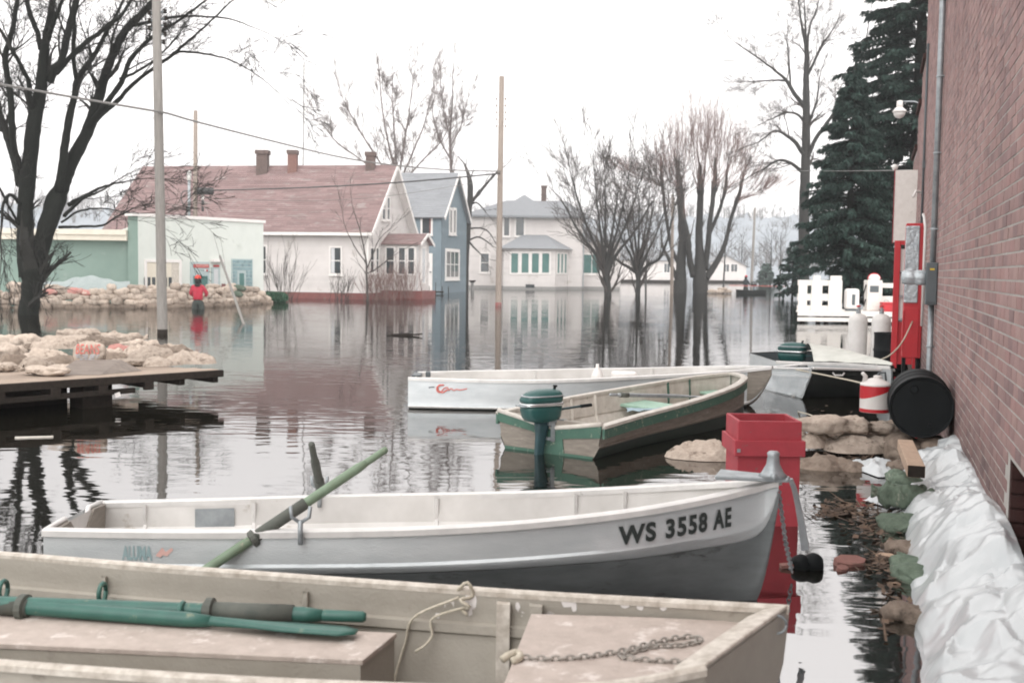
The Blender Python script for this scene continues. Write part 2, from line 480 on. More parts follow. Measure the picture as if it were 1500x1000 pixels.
def brick_material():
    m = mat('pink_brown_brick', hx('9c7f7a'), hx('846864'), rough=.9, ns=10, bump=.003, bs=60, spec=.3)
    t = m.node_tree
    N, L = t.nodes, t.links
    p = N['Principled BSDF']
    base = p.inputs['Base Color'].links[0].from_socket
    oi, ge = N.new('ShaderNodeObjectInfo'), N.new('ShaderNodeNewGeometry')
    ad = N.new('ShaderNodeMath')
    ad.operation = 'ADD'
    L.new(oi.outputs['Random'], ad.inputs[0])
    L.new(ge.outputs['Random Per Island'], ad.inputs[1])
    fr = N.new('ShaderNodeMath')
    fr.operation = 'FRACT'
    L.new(ad.outputs[0], fr.inputs[0])
    cr = N.new('ShaderNodeValToRGB')
    e = cr.color_ramp.elements
    cr.color_ramp.interpolation = 'CONSTANT'
    e[0].position, e[0].color = 0, (*hx('97807e'), 1)
    e[1].position, e[1].color = .22, (*hx('a08784'), 1)
    for pos, c in ((.42, '887273'), (.58, '9b7b79'), (.72, '77686b'), (.82, 'a48d88'), (.92, '6a6064')):
        x = e.new(pos)
        x.color = (*hx(c), 1)
    L.new(fr.outputs[0], cr.inputs[0])
    mx_ = N.new('ShaderNodeMix')
    mx_.data_type = 'RGBA'
    mx_.inputs[0].default_value = .45
    L.new(base, mx_.inputs[6])
    L.new(cr.outputs[0], mx_.inputs[7])
    ps = N.new('ShaderNodeSeparateXYZ')
    L.new(ge.outputs['Position'], ps.inputs[0])
    sn = N.new('ShaderNodeTexNoise')
    sn.inputs['Scale'].default_value = 1.1
    sn.inputs['Detail'].default_value = 7
    sn.inputs['Roughness'].default_value = .68
    L.new(ge.outputs['Position'], sn.inputs['Vector'])
    dz = N.new('ShaderNodeMath')
    dz.operation = 'MULTIPLY_ADD'
    L.new(sn.outputs['Fac'], dz.inputs[0])
    dz.inputs[1].default_value = -1.1
    L.new(ps.outputs['Z'], dz.inputs[2])
    dr2 = N.new('ShaderNodeMapRange')                 # damp foot of the wall
    dr2.inputs[1].default_value, dr2.inputs[2].default_value = -.15, .25
    dr2.inputs[3].default_value, dr2.inputs[4].default_value = .62, 1.0
    L.new(dz.outputs[0], dr2.inputs[0])
    st = N.new('ShaderNodeMapRange')                  # weather stains
    st.inputs[1].default_value, st.inputs[2].default_value = .35, .68
    st.inputs[3].default_value, st.inputs[4].default_value = .80, 1.14
    L.new(sn.outputs['Fac'], st.inputs[0])
    mm_ = N.new('ShaderNodeMath')
    mm_.operation = 'MULTIPLY'
    L.new(dr2.outputs[0], mm_.inputs[0])
    L.new(st.outputs[0], mm_.inputs[1])
    hv = N.new('ShaderNodeHueSaturation')
    L.new(mx_.outputs[2], hv.inputs['Color'])
    L.new(mm_.outputs[0], hv.inputs['Value'])
    L.new(hv.outputs[0], p.inputs['Base Color'])
    return m
M_brick = brick_material()

# ------------------------------------------------------------------ setting: flood water, bed, hills, haze
def water_material():
    m = bpy.data.materials.new('muddy_flood_water')
    m.use_nodes = True
    t = m.node_tree
    N, L = t.nodes, t.links
    p = N['Principled BSDF']
    p.inputs['Base Color'].default_value = (.007, .0065, .0045, 1)
    p.inputs['Roughness'].default_value = .03
    p.inputs['IOR'].default_value = 5.5
    tc = N.new('ShaderNodeTexCoord')
    def wave(scale, st, det, rz=0.0):
        mp = N.new('ShaderNodeMapping')
        mp.inputs['Scale'].default_value = st
        mp.inputs['Rotation'].default_value = (0, 0, rz)
        L.new(tc.outputs['Object'], mp.inputs[0])
        n = N.new('ShaderNodeTexNoise')
        n.inputs['Scale'].default_value = scale
        n.inputs['Detail'].default_value = det
        n.inputs['Roughness'].default_value = .5
        n.inputs['Distortion'].default_value = .4
        L.new(mp.outputs[0], n.inputs['Vector'])
        return n.outputs['Fac']
    def math_(op, a, b):
        x = N.new('ShaderNodeMath')
        x.operation = op
        for i, q in enumerate((a, b)):
            if isinstance(q, (int, float)): x.inputs[i].default_value = q
            else: L.new(q, x.inputs[i])
        return x.outputs[0]
    calm = N.new('ShaderNodeMapRange')                # slack and rippled patches
    calm.inputs[1].default_value, calm.inputs[2].default_value = .40, .62
    calm.inputs[3].default_value, calm.inputs[4].default_value = .35, 1.0
    L.new(wave(.16, (.6, 1, 1), 2), calm.inputs[0])
    rip = math_('MULTIPLY', wave(4.2, (.5, 1.35, 1), 1.5, .2), .0030)
    sx = N.new('ShaderNodeSeparateXYZ')
    L.new(tc.outputs['Object'], sx.inputs[0])
    opn = N.new('ShaderNodeMapRange')                 # open water away from the moored boats is more ruffled
    opn.inputs[1].default_value, opn.inputs[2].default_value = 9, 24
    opn.inputs[3].default_value, opn.inputs[4].default_value = 1.0, 2.0
    L.new(sx.outputs['Y'], opn.inputs[0])
    rip = math_('MULTIPLY', rip, opn.outputs[0])
    swell = math_('MULTIPLY', wave(.75, (.45, 1.2, 1), 2, -.1), .0050)
    h = math_('ADD', math_('MULTIPLY', rip, calm.outputs[0]), swell)
    b = N.new('ShaderNodeBump')
    b.inputs['Strength'].default_value = 1
    b.inputs['Distance'].default_value = 1
    L.new(h, b.inputs['Height'])
    L.new(b.outputs[0], p.inputs['Normal'])
    return m
M_water = water_material()
tag(obj('water', MB().quad((-900, -80, 0), (900, -80, 0), (900, 470, 0), (-900, 470, 0)), M_water, fix=False), 'brown flood water standing in the street between the houses and boats', kind='structure')
tag(obj('ground', MB().quad((-1000, -90, -1.6), (1000, -90, -1.6), (1000, 1000, -1.6), (-1000, 1000, -1.6)), M_bed, fix=False), kind='structure')
rows = []
NA = 520
for r_, h_ in ((405, -1.6), (425, -.3), (440, .7), (480, 5), (540, 17), (600, 29), (660, 34), (740, 30), (820, 10), (860, -1.6)):
    row = []
    for i in range(NA + 1):
        a = rad(-58 + 116 * i / NA)
        k = 1 + .16 * nz((i * .0225, r_ * .004, 0), 1.0, 3) + .05 * nz((i * .09, r_ * .02, 0), 1, 9) + (.07 * nz((i * .9, r_ * .13, 0), 1, 5) + R.uniform(-.03, .03) if h_ > 4 else 0)
        row.append(V(math.sin(a) * r_, math.cos(a) * r_, h_ * k if h_ > 1 else h_))
    rows.append(row)
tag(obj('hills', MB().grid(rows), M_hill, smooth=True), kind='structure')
mb = MB()                                              # far wooded slope: bare trees nobody could count
for i in range(2600):
    a = rad(R.uniform(-34, 30))
    r_ = R.choice((R.uniform(440, 520), R.uniform(560, 690)))
    zz = 1 if r_ < 480 else lerp(6, 33, min(1, (r_ - 500) / 150))
    x, y, h_ = math.sin(a) * r_, math.cos(a) * r_, R.uniform(6, 11)
    mb.tube([(x, y, zz - 2), (x + R.uniform(-.4, .4), y, zz + h_)], [.30, .06], 3, False)
    for k in range(5):
        z0 = zz + h_ * R.uniform(.3, .75)
        q = R.uniform(0, 6.28)
        l = R.uniform(1.5, 3.2)
        mb.tube([(x, y, z0), (x + math.cos(q) * l, y + math.sin(q) * l, z0 + l * 1.1)], [.16, .05], 3, False)
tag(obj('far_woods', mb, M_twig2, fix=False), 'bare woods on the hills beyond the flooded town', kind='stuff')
def haze():
    m = bpy.data.materials.new('pale_haze')
    m.use_nodes = True
    t = m.node_tree
    t.nodes.clear()
    o = t.nodes.new('ShaderNodeOutputMaterial')
    v = t.nodes.new('ShaderNodeVolumePrincipled')
    v.inputs['Color'].default_value = (.93, .95, .97, 1)
    v.inputs['Density'].default_value = .0008
    v.inputs['Anisotropy'].default_value = .1
    t.links.new(v.outputs[0], o.inputs['Volume'])
    tag(obj('haze', MB().box((0, 480, 26.4), (2300, 1240, 58)), m), 'thin pale haze over the flooded town', kind='stuff')
haze()

# ------------------------------------------------------------------ brick building on the right
WY = math.atan2(530.7, 1603.4)
WD, WN = V(math.sin(WY), math.cos(WY), 0), V(math.cos(WY), -math.sin(WY), 0)
WANG = math.atan2(WD.y, WD.x)
def W(s, d, z): return WD * s + WN * d + V(0, 0, z)
WF = .70                                                # face of the wall
bld = root('brick_building', W(14, WF, 0), 'long brick building rising out of the water beside the boats', 'building')
STEPS = [(-6.0, 20.0, 6.4), (20.0, 21.4, 5.3), (21.4, 22.9, 4.75), (22.9, 25.2, 4.1)]
HOLE = (4.7, 6.2, -.6, .70)
mb = MB()
def wallbox(s0, s1, z0, z1, d0=WF + .003, d1=WF + .34):
    mb.prism([W(s0, d0, z0), W(s1, d0, z0), W(s1, d1, z0), W(s0, d1, z0)], (0, 0, z1 - z0))
for s0, s1, zt in STEPS[1:]: wallbox(s0, s1, -1.5, zt)
wallbox(-6, HOLE[0], -1.5, 6.4)
wallbox(HOLE[0], HOLE[1], HOLE[3], 6.4)
wallbox(HOLE[1], 20.0, -1.5, 6.4)
obj('wall', mb, M_mortar, bld)
mb = MB()
mb.prism([W(-6, WF + 9, -1.5), W(25.2, WF + 9, -1.5), W(25.2, WF + .34, -1.5), W(-6, WF + .34, -1.5)], (0, 0, 5.4))
obj('rear_block', mb, M_mortar, bld)
for s0, s1, zt in STEPS:
    obj('coping', MB().prism([W(s0 - .05, WF - .05, zt), W(s1 + .05, WF - .05, zt), W(s1 + .05, WF + .4, zt), W(s0 - .05, WF + .4, zt)], (0, 0, .09)), M_reveal, bld, bevel=.01)
CO, BL, JT = .0755, .2, .0115
bme = mesh('brick', MB().box((0, 0, 0), (BL, .024, .064)), M_brick)
cells = []
k = 0
z = -.18
while z < 6.35:
    off = .5 * (BL + JT) * (k % 2)
    s = -1.0 + off
    while s < 25.1:
        zt = next(t for a, b, t in STEPS if a <= s < b)
        ok = z + .07 < zt and not (HOLE[0] - .02 < s + BL and s < HOLE[1] and z < HOLE[3] + .01)
        if ok: cells.append((s, z))
        s += BL + JT
    z += CO
    k += 1
def in_view(s, z):
    if s < 5.25: return False
    p = W(s + .1, WF, z)
    top = EYE + p.y * .242
    return .30 < z < top
cells.sort(key=lambda c: c[0])
single = [c for c in cells if in_view(*c)][:300]
sset = set(single)
for s, z in single:
    o = bpy.data.objects.new('brick', bme)
    COL.objects.link(o)
    o.parent = bld
    o.location = W(s + BL / 2, WF + .012 + R.uniform(-.002, .002), z + .032) - bld.location
    o.rotation_euler = (R.uniform(-.006, .006), R.uniform(-.006, .006), WANG)
mb = MB()
for s, z in cells:
    if (s, z) in sset: continue
    d0 = WF + R.uniform(-.002, .002)
    a, b, c_, d_ = W(s, d0, z), W(s + BL, d0, z), W(s + BL, d0, z + .064), W(s, d0, z + .064)
    e = WN * .02
    mb.add([a, b, c_, d_, a + e, b + e, c_ + e, d_ + e], [(0, 1, 2, 3), (4, 5, 1, 0), (1, 5, 6, 2), (3, 2, 6, 7), (4, 0, 3, 7)])
tag(obj('brickwork', mb, M_brick, bld, fix=False), kind='stuff')
# recess with a red frame low in the wall
mb = MB()
mb.prism([W(HOLE[1] - .001, WF + .004, -.6), W(HOLE[1] - .001, WF + .33, -.6), W(HOLE[1] - .05, WF + .33, -.6), W(HOLE[1] - .05, WF + .004, -.6)], (0, 0, 1.3))
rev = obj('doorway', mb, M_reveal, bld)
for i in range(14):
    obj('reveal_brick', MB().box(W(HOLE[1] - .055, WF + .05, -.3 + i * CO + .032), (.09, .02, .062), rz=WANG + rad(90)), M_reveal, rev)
mb = MB()
mb.prism([W(4.75, WF + .10, -.6), W(6.14, WF + .10, -.6), W(6.14, WF + .16, -.6), W(4.75, WF + .16, -.6)], (0, 0, 1.28))
obj('red_frame', mb, M_red2, rev)
mb = MB()
mb.prism([W(4.85, WF + .088, -.5), W(6.03, WF + .088, -.5), W(6.03, WF + .097, -.5), W(4.85, WF + .097, -.5)], (0, 0, 1.08))
obj('pane', mb, M_glass, rev)
# downpipes, conduits, meter
pp = root('conduit', W(14.05, .65, 0), 'thick grey conduit running down the brick wall into the meter box', 'pipe')
obj('riser', MB().tube([W(14.05, .652, 1.78), W(14.05, .652, 6.2)], .036, 12), M_galv, pp, smooth=True)
obj('lower_riser', MB().tube([W(14.0, .652, -.3), W(14.0, .652, 1.32)], .034, 12), M_galv, pp, smooth=True)
for z in (2.2, 3.1, 4.0, 4.9, .8):
    obj('strap', MB().lathe([(.042, -.012), (.046, 0), (.042, .012)], 12, W(14.05 if z > 1 else 14.0, .652, z)).box(W(14.05, .672, z), (.12, .05, .012), rz=WANG), M_galv, pp)
p2 = root('drainpipe', W(14.5, .66, 0), 'thin dark pipe fixed to the bricks just behind the thick conduit', 'pipe')
obj('pipe', MB().tube([W(14.55, .662, 1.2), W(14.55, .662, 6.2)], .024, 8), M_box_grey, p2, smooth=True)
for z in (2.5, 4.2):
    obj('clip', MB().box(W(14.55, .68, z), (.08, .05, .02), rz=WANG), M_box_grey, p2)
mbx = root('meter_box', W(13.9, .63, 1.3), 'dark grey electric meter box with yellow sticker on the brick wall', 'meter box')
obj('body', MB().box(W(13.9, .635, 1.55), (.24, .13, .5), rz=WANG), M_box_grey, mbx, bevel=.012)
obj('cover', MB().box(W(13.775, .635, 1.55), (.012, .11, .44), rz=WANG), M_box_grey, mbx, bevel=.004)
obj('sticker', MB().box(W(13.765, .635, 1.72), (.004, .05, .022), rz=WANG), M_yellow, mbx)
mm = Matrix.Rotation(WANG - rad(90), 3, 'Z') @ Matrix.Rotation(rad(-90), 3, 'Y')
obj('meter', MB().lathe([(.085, 0), (.09, .02), (.09, .10), (.082, .12), (.088, .14), (.084, .24), (.07, .265), (.02, .275)], 18, W(13.9, .57, 1.62), mm), M_silver, mbx, smooth=True)
t1 = root('white_conduit', W(17.2, .68, 0), 'slim white pipe ending above the water beside the red cabinet', 'pipe')
obj('pipe', MB().tube([W(17.2, .675, .9), W(17.2, .675, 2.35), W(17.3, .66, 2.5), W(17.6, .655, 2.56)], .02, 8), M_bone, t1, smooth=True)
obj('clip', MB().box(W(17.2, .685, 1.6), (.07, .03, .02), rz=WANG), M_bone, t1)
t1 = root('dark_conduit', W(18.7, .68, 0), 'slim dark pipe high on the far end of the brick wall', 'pipe')
obj('pipe', MB().tube([W(18.7, .675, 2.2), W(18.7, .675, 5.3)], .02, 8), M_box_grey, t1, smooth=True)
obj('bracket', MB().box(W(18.7, .68, 3.4), (.1, .05, .12), rz=WANG), M_box_grey, t1)
t1 = root('wall_fitting', W(19, .68, 2.85), 'small white fitting on the brick wall above the red cabinet', 'bracket')
obj('plate', MB().box(W(19.0, .685, 2.95), (.12, .03, .16), rz=WANG), M_white, t1, bevel=.005)
obj('spout', MB().tube([W(19.0, .68, 2.98), W(18.9, .58, 3.0), W(18.85, .54, 2.9)], .022, 8), M_white, t1, smooth=True)
# yard lamp
lp = root('yard_lamp', W(22.5, .7, 4.9), 'white yard lamp on a thin arm from the brick wall in front of the spruce', 'lamp')
obj('arm', MB().tube([W(22.5, .70, 4.92), W(22.5, .60, 4.96), W(22.5, .36, 4.97)], .014, 6), M_galv, lp, smooth=True)
obj('socket', MB().lathe([(.02, .06), (.055, .05), (.06, -.06), (.045, -.09)], 14, W(22.5, .34, 4.93)), M_white, lp, smooth=True)
obj('shade', MB().lathe([(.045, -.06), (.12, -.13), (.135, -.16), (.125, -.165)], 16, W(22.5, .34, 4.93)), M_white, lp, smooth=True)
obj('globe', MB().lathe([(.11, -.16), (.105, -.21), (.07, -.26), (.02, -.28)], 16, W(22.5, .34, 4.93)), M_white, lp, smooth=True)
# red cabinets and hanging sign beyond the meter
cb = root('red_cabinet', W(17.9, .56, .38), 'tall narrow red cabinet with silvery plastic over its upper half', 'cabinet')
obj('body', MB().box(W(17.9, .56, 1.41), (.5, .27, 2.04), rz=WANG), M_red2, cb, bevel=.012)
obj('plastic_cover', MB().box(W(17.635, .52, 1.81), (.03, .2, 1.16), rz=WANG), M_silver, cb, bevel=.012)
obj('panel', MB().box(W(17.64, .54, .78), (.016, .22, .76), rz=WANG), M_red2, cb, bevel=.006)
obj('hinge', MB().tube([W(17.63, .43, .5), W(17.63, .43, 1.1)], .012, 6), M_red2, cb)
for d in (.46, .66):
    obj('foot', MB().box(W(17.9, d, .17), (.4, .05, .46), rz=WANG), M_black, cb)
rk = root('display_rack', W(19.6, .5, .1), 'red framed rack with three white panels behind the red cabinet', 'rack')
for d in (.345, .69):
    obj('post', MB().box(W(19.6, d, 1.15), (.1, .1, 2.15), rz=WANG), M_red2, rk, bevel=.01)
obj('top_rail', MB().box(W(19.6, .515, 2.19), (.1, .24, .07), rz=WANG), M_red2, rk)
for z in (1.1, 1.49, 1.9):
    obj('panel', MB().box(W(19.62, .515, z), (.02, .24, .37), rz=WANG), M_white, rk)
    obj('rail', MB().box(W(19.58, .515, z - .2), (.05, .24, .022), rz=WANG), M_galv, rk)
obj('kick_panel', MB().box(W(19.62, .515, .5), (.03, .24, .72), rz=WANG), M_red2, rk)
sg = root('projecting_sign', W(22.2, .5, 2.2), 'blank white sign board standing out from the far end of the wall', 'sign')
obj('board', MB().box(W(22.2, .55, 2.95), (.06, .5, 1.36), rz=WANG), M_whitewood, sg, bevel=.006)
obj('edge_strip', MB().box(W(22.2, .292, 2.95), (.08, .012, 1.4), rz=WANG), M_red, sg)
obj('finial', MB().lathe([(.012, -.05), (.05, -.02), (.055, .02), (.03, .06), (.005, .07)], 12, W(22.2, .29, 3.68)), M_white, sg, smooth=True)

# ------------------------------------------------------------------ boats
class Hull:
    def __init__(s, near, farr, kz, prof):
        s.near, s.far, s.kz, s.prof = near, farr, kz, prof
    def N(s, t): return poly_at(s.near, t)
    def F(s, t): return poly_at(s.far, t)
    def pt(s, t, f, h):
        a, b = s.N(t), s.F(t)
        p = a.lerp(b, f)
        return V(p.x, p.y, lerp(p.z, s.kz(t), h))
    def full(s): return s.prof + [(1 - f, h) for f, h in reversed(s.prof) if f < .499]
    def fh(s, h):                        # inward fraction of the near side at depth fraction h
        for (f0, h0), (f1, h1) in zip(s.prof, s.prof[1:]):
            if h0 <= h <= h1 and h1 > h0: return lerp(f0, f1, (h - h0) / (h1 - h0))
        return s.prof[-1][0]
    def outer(s, n=40, t0=0.0, t1=1.0):
        mb = MB()
        rows = [[s.pt(lerp(t0, t1, i / n), f, h) for f, h in s.full()] for i in range(n + 1)]
        mb.grid(rows)
        mb.f.append(tuple(range(len(rows[0]))))
        if (rows[-1][0] - rows[-1][-1]).length > .1:
            mb.f.append(tuple(n * len(rows[0]) + i for i in range(len(rows[0]))))
        return mb
    def inner(s, n=36, t0=.012, t1=.97, floor=.84, inset=.03):
        mb = MB()
        pr = [(max(f, 0) + inset, h) for f, h in s.prof if h < floor]
        pr.append((s.fh(floor) + inset, floor))
        pr = pr + [(1 - f, h) for f, h in reversed(pr)]
        rows = [[s.pt(lerp(t0, t1, i / n), f, h) for f, h in pr] for i in range(n + 1)]
        mb.grid(rows, flip=True)
        mb.f.append(tuple(range(len(pr))))
        return mb
    def rail(s, side, w_out=.014, w_in=.03, h=.026, n=44, t0=0.0, t1=1.0, up=.004):
        mb = MB()
        rows = []
        for i in range(n + 1):
            t = lerp(t0, t1, i / n)
            a, b = (s.N(t), s.F(t)) if side == 0 else (s.F(t), s.N(t))
            g = s.N(min(t + .01, 1)) - s.N(max(t - .01, 0)) if side == 0 else s.F(min(t + .01, 1)) - s.F(max(t - .01, 0))
            g.z = 0
            q = V(-g.y, g.x, 0).normalized()
            if q.dot(b - a) < 0 and (b - a).length > .03: q = -q
            elif (b - a).length <= .03: q = q * (1 if side == 1 else 1) * (-1 if rows and q.dot(rows[-1][2] - rows[-1][0]) < 0 else 1)
            o, i_ = a - q * w_out, a + q * w_in
            rows.append([o + V(0, 0, up - h), o + V(0, 0, up * .2), a - q * w_out * .3 + V(0, 0, up + .004), i_ - q * .006 + V(0, 0, up + .003), i_ + V(0, 0, up - .004), i_ + V(0, 0, up - h)])
        mb.grid(rows, close=True)
        mb.f.append(tuple(range(6)))
        mb.f.append(tuple(n * 6 + k for k in range(6)))
        return mb
    def across(s, t0, t1, h, thick=.03, f0=.05, f1=.95):   # a seat plank from side to side
        a, b, c, d = s.pt(t0, f0, h), s.pt(t1, f0, h), s.pt(t1, f1, h), s.pt(t0, f1, h)
        return MB().prism([a, b, c, d], (0, 0, -thick))
    def rib(s, side, t, w=.02, h0=.06, h1=.8, proud=.02, base=.03, n=6):
        mb = MB()
        rows = []
        for i in range(n + 1):
            h = lerp(h0, h1, i / n)
            f = s.fh(h) + base + proud * .3
            p = s.pt(t, f if side == 0 else 1 - f, h)
            g = (s.N(min(t + .02, 1)) - s.N(max(t - .02, 0))).normalized()
            q = (s.F(t) - s.N(t)).normalized() * (proud if side == 0 else -proud)
            rows.append([p - g * w - q * .4, p - g * w * .6 + q, p + g * w * .6 + q, p + g * w - q * .4])
        return mb.grid(rows)
    def on_side(s, vs_, fs_, t0, h_top, h_bot, size, off=.004, dirn=1, length=None):
        """lay flat lettering on the near side; lettering x runs along the boat from t0"""
        L = length or (s.N(1) - s.N(0)).length
        out = []
        for v in vs_:
            t = t0 + dirn * v.x / L
            h = lerp(h_bot, h_top, v.y / size)
            p = s.pt(t, s.fh(h), h)
            n = (s.F(t) - s.N(t))
            n.z = 0
            out.append(p - n.normalized() * off)
        return MB().add(out, fs_)

def ease(t, a, p=2.0): return 0 if t < a else ((t - a) / (1 - a)) ** p

# --- outboard motor, origin at the clamp, +x aft, z up
def outboard(name, label, loc, rz, scale=1.0, cowl_m=None, group=None, tilt=0.0):
    r = root(name, loc, label, 'outboard motor', group, rz)
    if tilt: r.rotation_euler = (0, tilt, rz)
    r.scale = (scale * .96, scale * .96, scale * .80)
    cm = cowl_m or M_teal
    def rings(spec, n=26):
        mb = MB()
        rows = []
        for z, cx, ax, ay, pw in spec:
            row = []
            for k in range(n):
                a = 2 * math.pi * k / n
                c, s_ = math.cos(a), math.sin(a)
                row.append(V(cx + ax * abs(c) ** pw * (1 if c >= 0 else -1), ay * abs(s_) ** pw * (1 if s_ >= 0 else -1), z))
            rows.append(row)
        mb.grid(rows, close=True)
        mb.f.append(tuple(range(n))[::-1])
        mb.f.append(tuple((len(rows) - 1) * n + k for k in range(n)))
        return mb
    obj('cowl', rings([(.262, .085, .205, .112, .62), (.29, .085, .212, .118, .62), (.33, .075, .206, .115, .64), (.365, .06, .182, .10, .68), (.39, .045, .145, .078, .72), (.403, .035, .08, .045, .8), (.407, .033, .02, .015, 1)]), cm, r, False, True)
    obj('lower_cowl', rings([(.04, .075, .11, .07, .7), (.055, .08, .165, .092, .6), (.10, .083, .190, .104, .58), (.17, .085, .202, .111, .58), (.222, .085, .205, .112, .62)]), cm, r, False, True)
    obj('band', rings([(.224, .085, .214, .119, .62), (.234, .085, .218, .123, .62), (.250, .085, .218, .123, .62), (.26, .085, .212, .118, .62)]), M_chrome, r, False, True)
    obj('cowl_stripe', rings([(.326, .0755, .2095, .1185, .64), (.334, .0745, .2085, .1175, .64), (.342, .0725, .2035, .1145, .645)]), M_galv, r, False, True)
    obj('starter_knob', MB().tube([(-.06, 0, .40), (-.07, 0, .435)], .014, 8).tube([(-.07, -.025, .435), (-.07, .025, .435)], .011, 6), M_black, r, False)
    obj('carry_handle', MB().tube([(.25, -.06, .225), (.33, -.05, .232), (.335, 0, .234), (.33, .05, .232), (.25, .06, .225)], .011, 8), M_galv, r, False, True)
    obj('leg', rings([(-.62, .115, .075, .024, .9), (-.44, .115, .058, .026, .9), (-.3, .10, .05, .030, .9), (-.12, .085, .056, .038, .85), (-.02, .075, .07, .05, .8), (.06, .07, .085, .06, .8)], 18), M_teal_dk, r, False, True)
    obj('cavitation_plate', MB().prism([(.03, -.05, -.385), (.16, -.075, -.385), (.31, -.05, -.385), (.31, .05, -.385), (.16, .075, -.385), (.03, .05, -.385)], (0, 0, .012)), M_teal_dk, r, False)
    obj('gearcase', MB().lathe([(.004, -.12), (.035, -.08), (.048, 0), (.045, .08), (.028, .13)], 14, (.10, 0, -.60), Matrix.Rotation(rad(90), 3, 'Y')).prism([(.02, -.006, -.53), (.18, -.006, -.53), (.16, -.006, -.76), (.10, -.006, -.78)], (0, .012, 0)), M_teal_dk, r, False)
    pb = MB()
    for k in range(3):
        a = k * 2.09
        pb.add([(.235, .015 * math.cos(a), -.6 + .015 * math.sin(a)), (.225, .1 * math.cos(a - .3), -.6 + .1 * math.sin(a - .3)), (.25, .115 * math.cos(a + .1), -.6 + .115 * math.sin(a + .1)), (.262, .09 * math.cos(a + .45), -.6 + .09 * math.sin(a + .45))], [(0, 1, 2, 3)])
    obj('propeller', pb, M_galv, r, False)
    b = MB()
    for y in (-.075, .075):
        b.box((.0, y, -.06), (.035, .022, .24)).box((-.07, y, .05), (.15, .022, .03)).box((-.13, y, -.03), (.02, .022, .16))
        b.tube([(-.13, y, -.05), (-.05, y, -.05)], .009, 6)
        b.tube([(-.135, y - .035, -.05), (-.135, y + .035, -.05)], .006, 6)
    b.box((.02, 0, .03), (.05, .16, .05)).box((.02, 0, -.15), (.04, .16, .03))
    obj('clamp_bracket', b, M_galv, r, False)
    t = obj('tiller', MB().tube([(-.06, .02, .16), (-.16, .03, .175), (-.34, .04, .19)], .014, 8), M_teal_dk, r, False, True)
    obj('grip', MB().tube([(-.34, .04, .19), (-.46, .045, .2)], .02, 10), M_black, t, False, True)
    return r

# --- oar: a to b is handle end to blade tip
def oar(label, a, b, m, m_sleeve, blade=.55, sleeve=(.28, .40), r=.024, group=None, roll=0.0, bw=.07, ring=True):
    a, b = Vector(a), Vector(b)
    d = (b - a).normalized()
    L = (b - a).length
    rt = root('oar', a, label, 'oar', group)
    n = d.orthogonal().normalized()
    n = (V(0, 0, 1) - d * d.z).normalized()
    n = Matrix.Rotation(roll, 3, d) @ n
    s_ = d.cross(n)
    P = lambda t: a + d * (L * t)
    obj('grip', MB().tube([P(0), P(.005), P(.07), P(.075)], [r * .5, r * .72, r * .75, r * .6], 10), m, rt, smooth=True)
    sh = obj('shaft', MB().tube([P(.072), P(.1), P(1 - blade / L), P(1 - blade / L * .85)], [r * .75, r, r, r * .75], 10), m, rt, smooth=True)
    obj('sleeve', MB().tube([P(sleeve[0]), P(sleeve[1])], r * 1.22, 12), m_sleeve, rt, smooth=True)
    if ring:
        ts = sleeve[1] - .01
        c = P(ts)
        obj('collar', MB().lathe([(r * 1.25, -.016), (r * 1.75, -.012), (r * 1.75, .012), (r * 1.25, .016)], 14, c, Matrix((s_, n, d)).transposed()), M_oar_dk, rt)
    rows = []
    for i in range(13):
        t = i / 12
        w = bw * (.25 + .75 * min(1, t * 1.7) ** 1.2) * (1 if t < .93 else (1 - ((t - .93) / .07) ** 2 * .45))
        th = lerp(.02, .006, min(1, t * 1.5))
        c = a + d * (L - blade + blade * t)
        rows.append([c + s_ * w, c + n * th + s_ * w * .3, c + n * th - s_ * w * .3, c - s_ * w, c - n * th - s_ * w * .3, c - n * th + s_ * w * .3])
    mb = MB().grid(rows, close=True)
    mb.f += [tuple(range(6))[::-1], tuple(12 * 6 + k for k in range(6))]
    obj('blade', mb, m, rt, smooth=True)
    return rt

M_chain = mat('rusty_grey_chain', hx('8f8b85'), hx('a29c94'), rough=.75, metal=.15, ns=30)
# === silver rowing boat with registration number
PB = [(0, 0), (-.006, .1), (-.012, .27), (-.024, .292), (-.016, .32), (.05, .38), (.17, .62), (.30, .86), (.5, 1)]
bN = [at(64, 776, .42), at(170, 778, .43), at(300, 779, .44), at(440, 778, .45), at(600, 775, .46), at(760, 766, .48), at(920, 749, .52), at(1040, 728, .56), at(1110, 711, .60), at(1141, 704, .63)]
bF = [at(146, 735, .33), at(230, 733, .34), at(320, 731, .35), at(450, 727, .36), at(600, 724, .37), at(780, 720, .40), at(930, 713, .45), at(1030, 708, .51), at(1098, 705, .58), at(1141, 703, .63)]
HB = Hull(bN, bF, lambda t: lerp(-.10, .5, ease(t, .84, 2.2)), PB)
B = root('rowing_boat', (0, 5.5, 0), 'silver aluminium rowing boat with black registration number on its bow', 'boat')
obj('hull', HB.outer(56), M_alu, B, smooth=True, auto=True)
lw = MB()  # darker grey skin below the strake, painting in the shade on the lower hull
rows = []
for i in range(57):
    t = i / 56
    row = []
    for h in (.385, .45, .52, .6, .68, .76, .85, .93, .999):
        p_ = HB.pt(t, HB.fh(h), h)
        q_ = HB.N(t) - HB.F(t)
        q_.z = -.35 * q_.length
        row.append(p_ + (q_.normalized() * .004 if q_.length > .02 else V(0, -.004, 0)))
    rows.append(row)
obj('lower_hull_shade', lw.grid(rows), mat('shade_grey_aluminium', hx('7b8081'), hx('5b6061'), rough=.5, metal=.3, ns=3, stretch=(1, 1, 3), dirt=hx('464a48'), ds=4, dt=.58), B, smooth=True)
obj('interior', HB.inner(44), M_alu_in, B, smooth=True, auto=True)
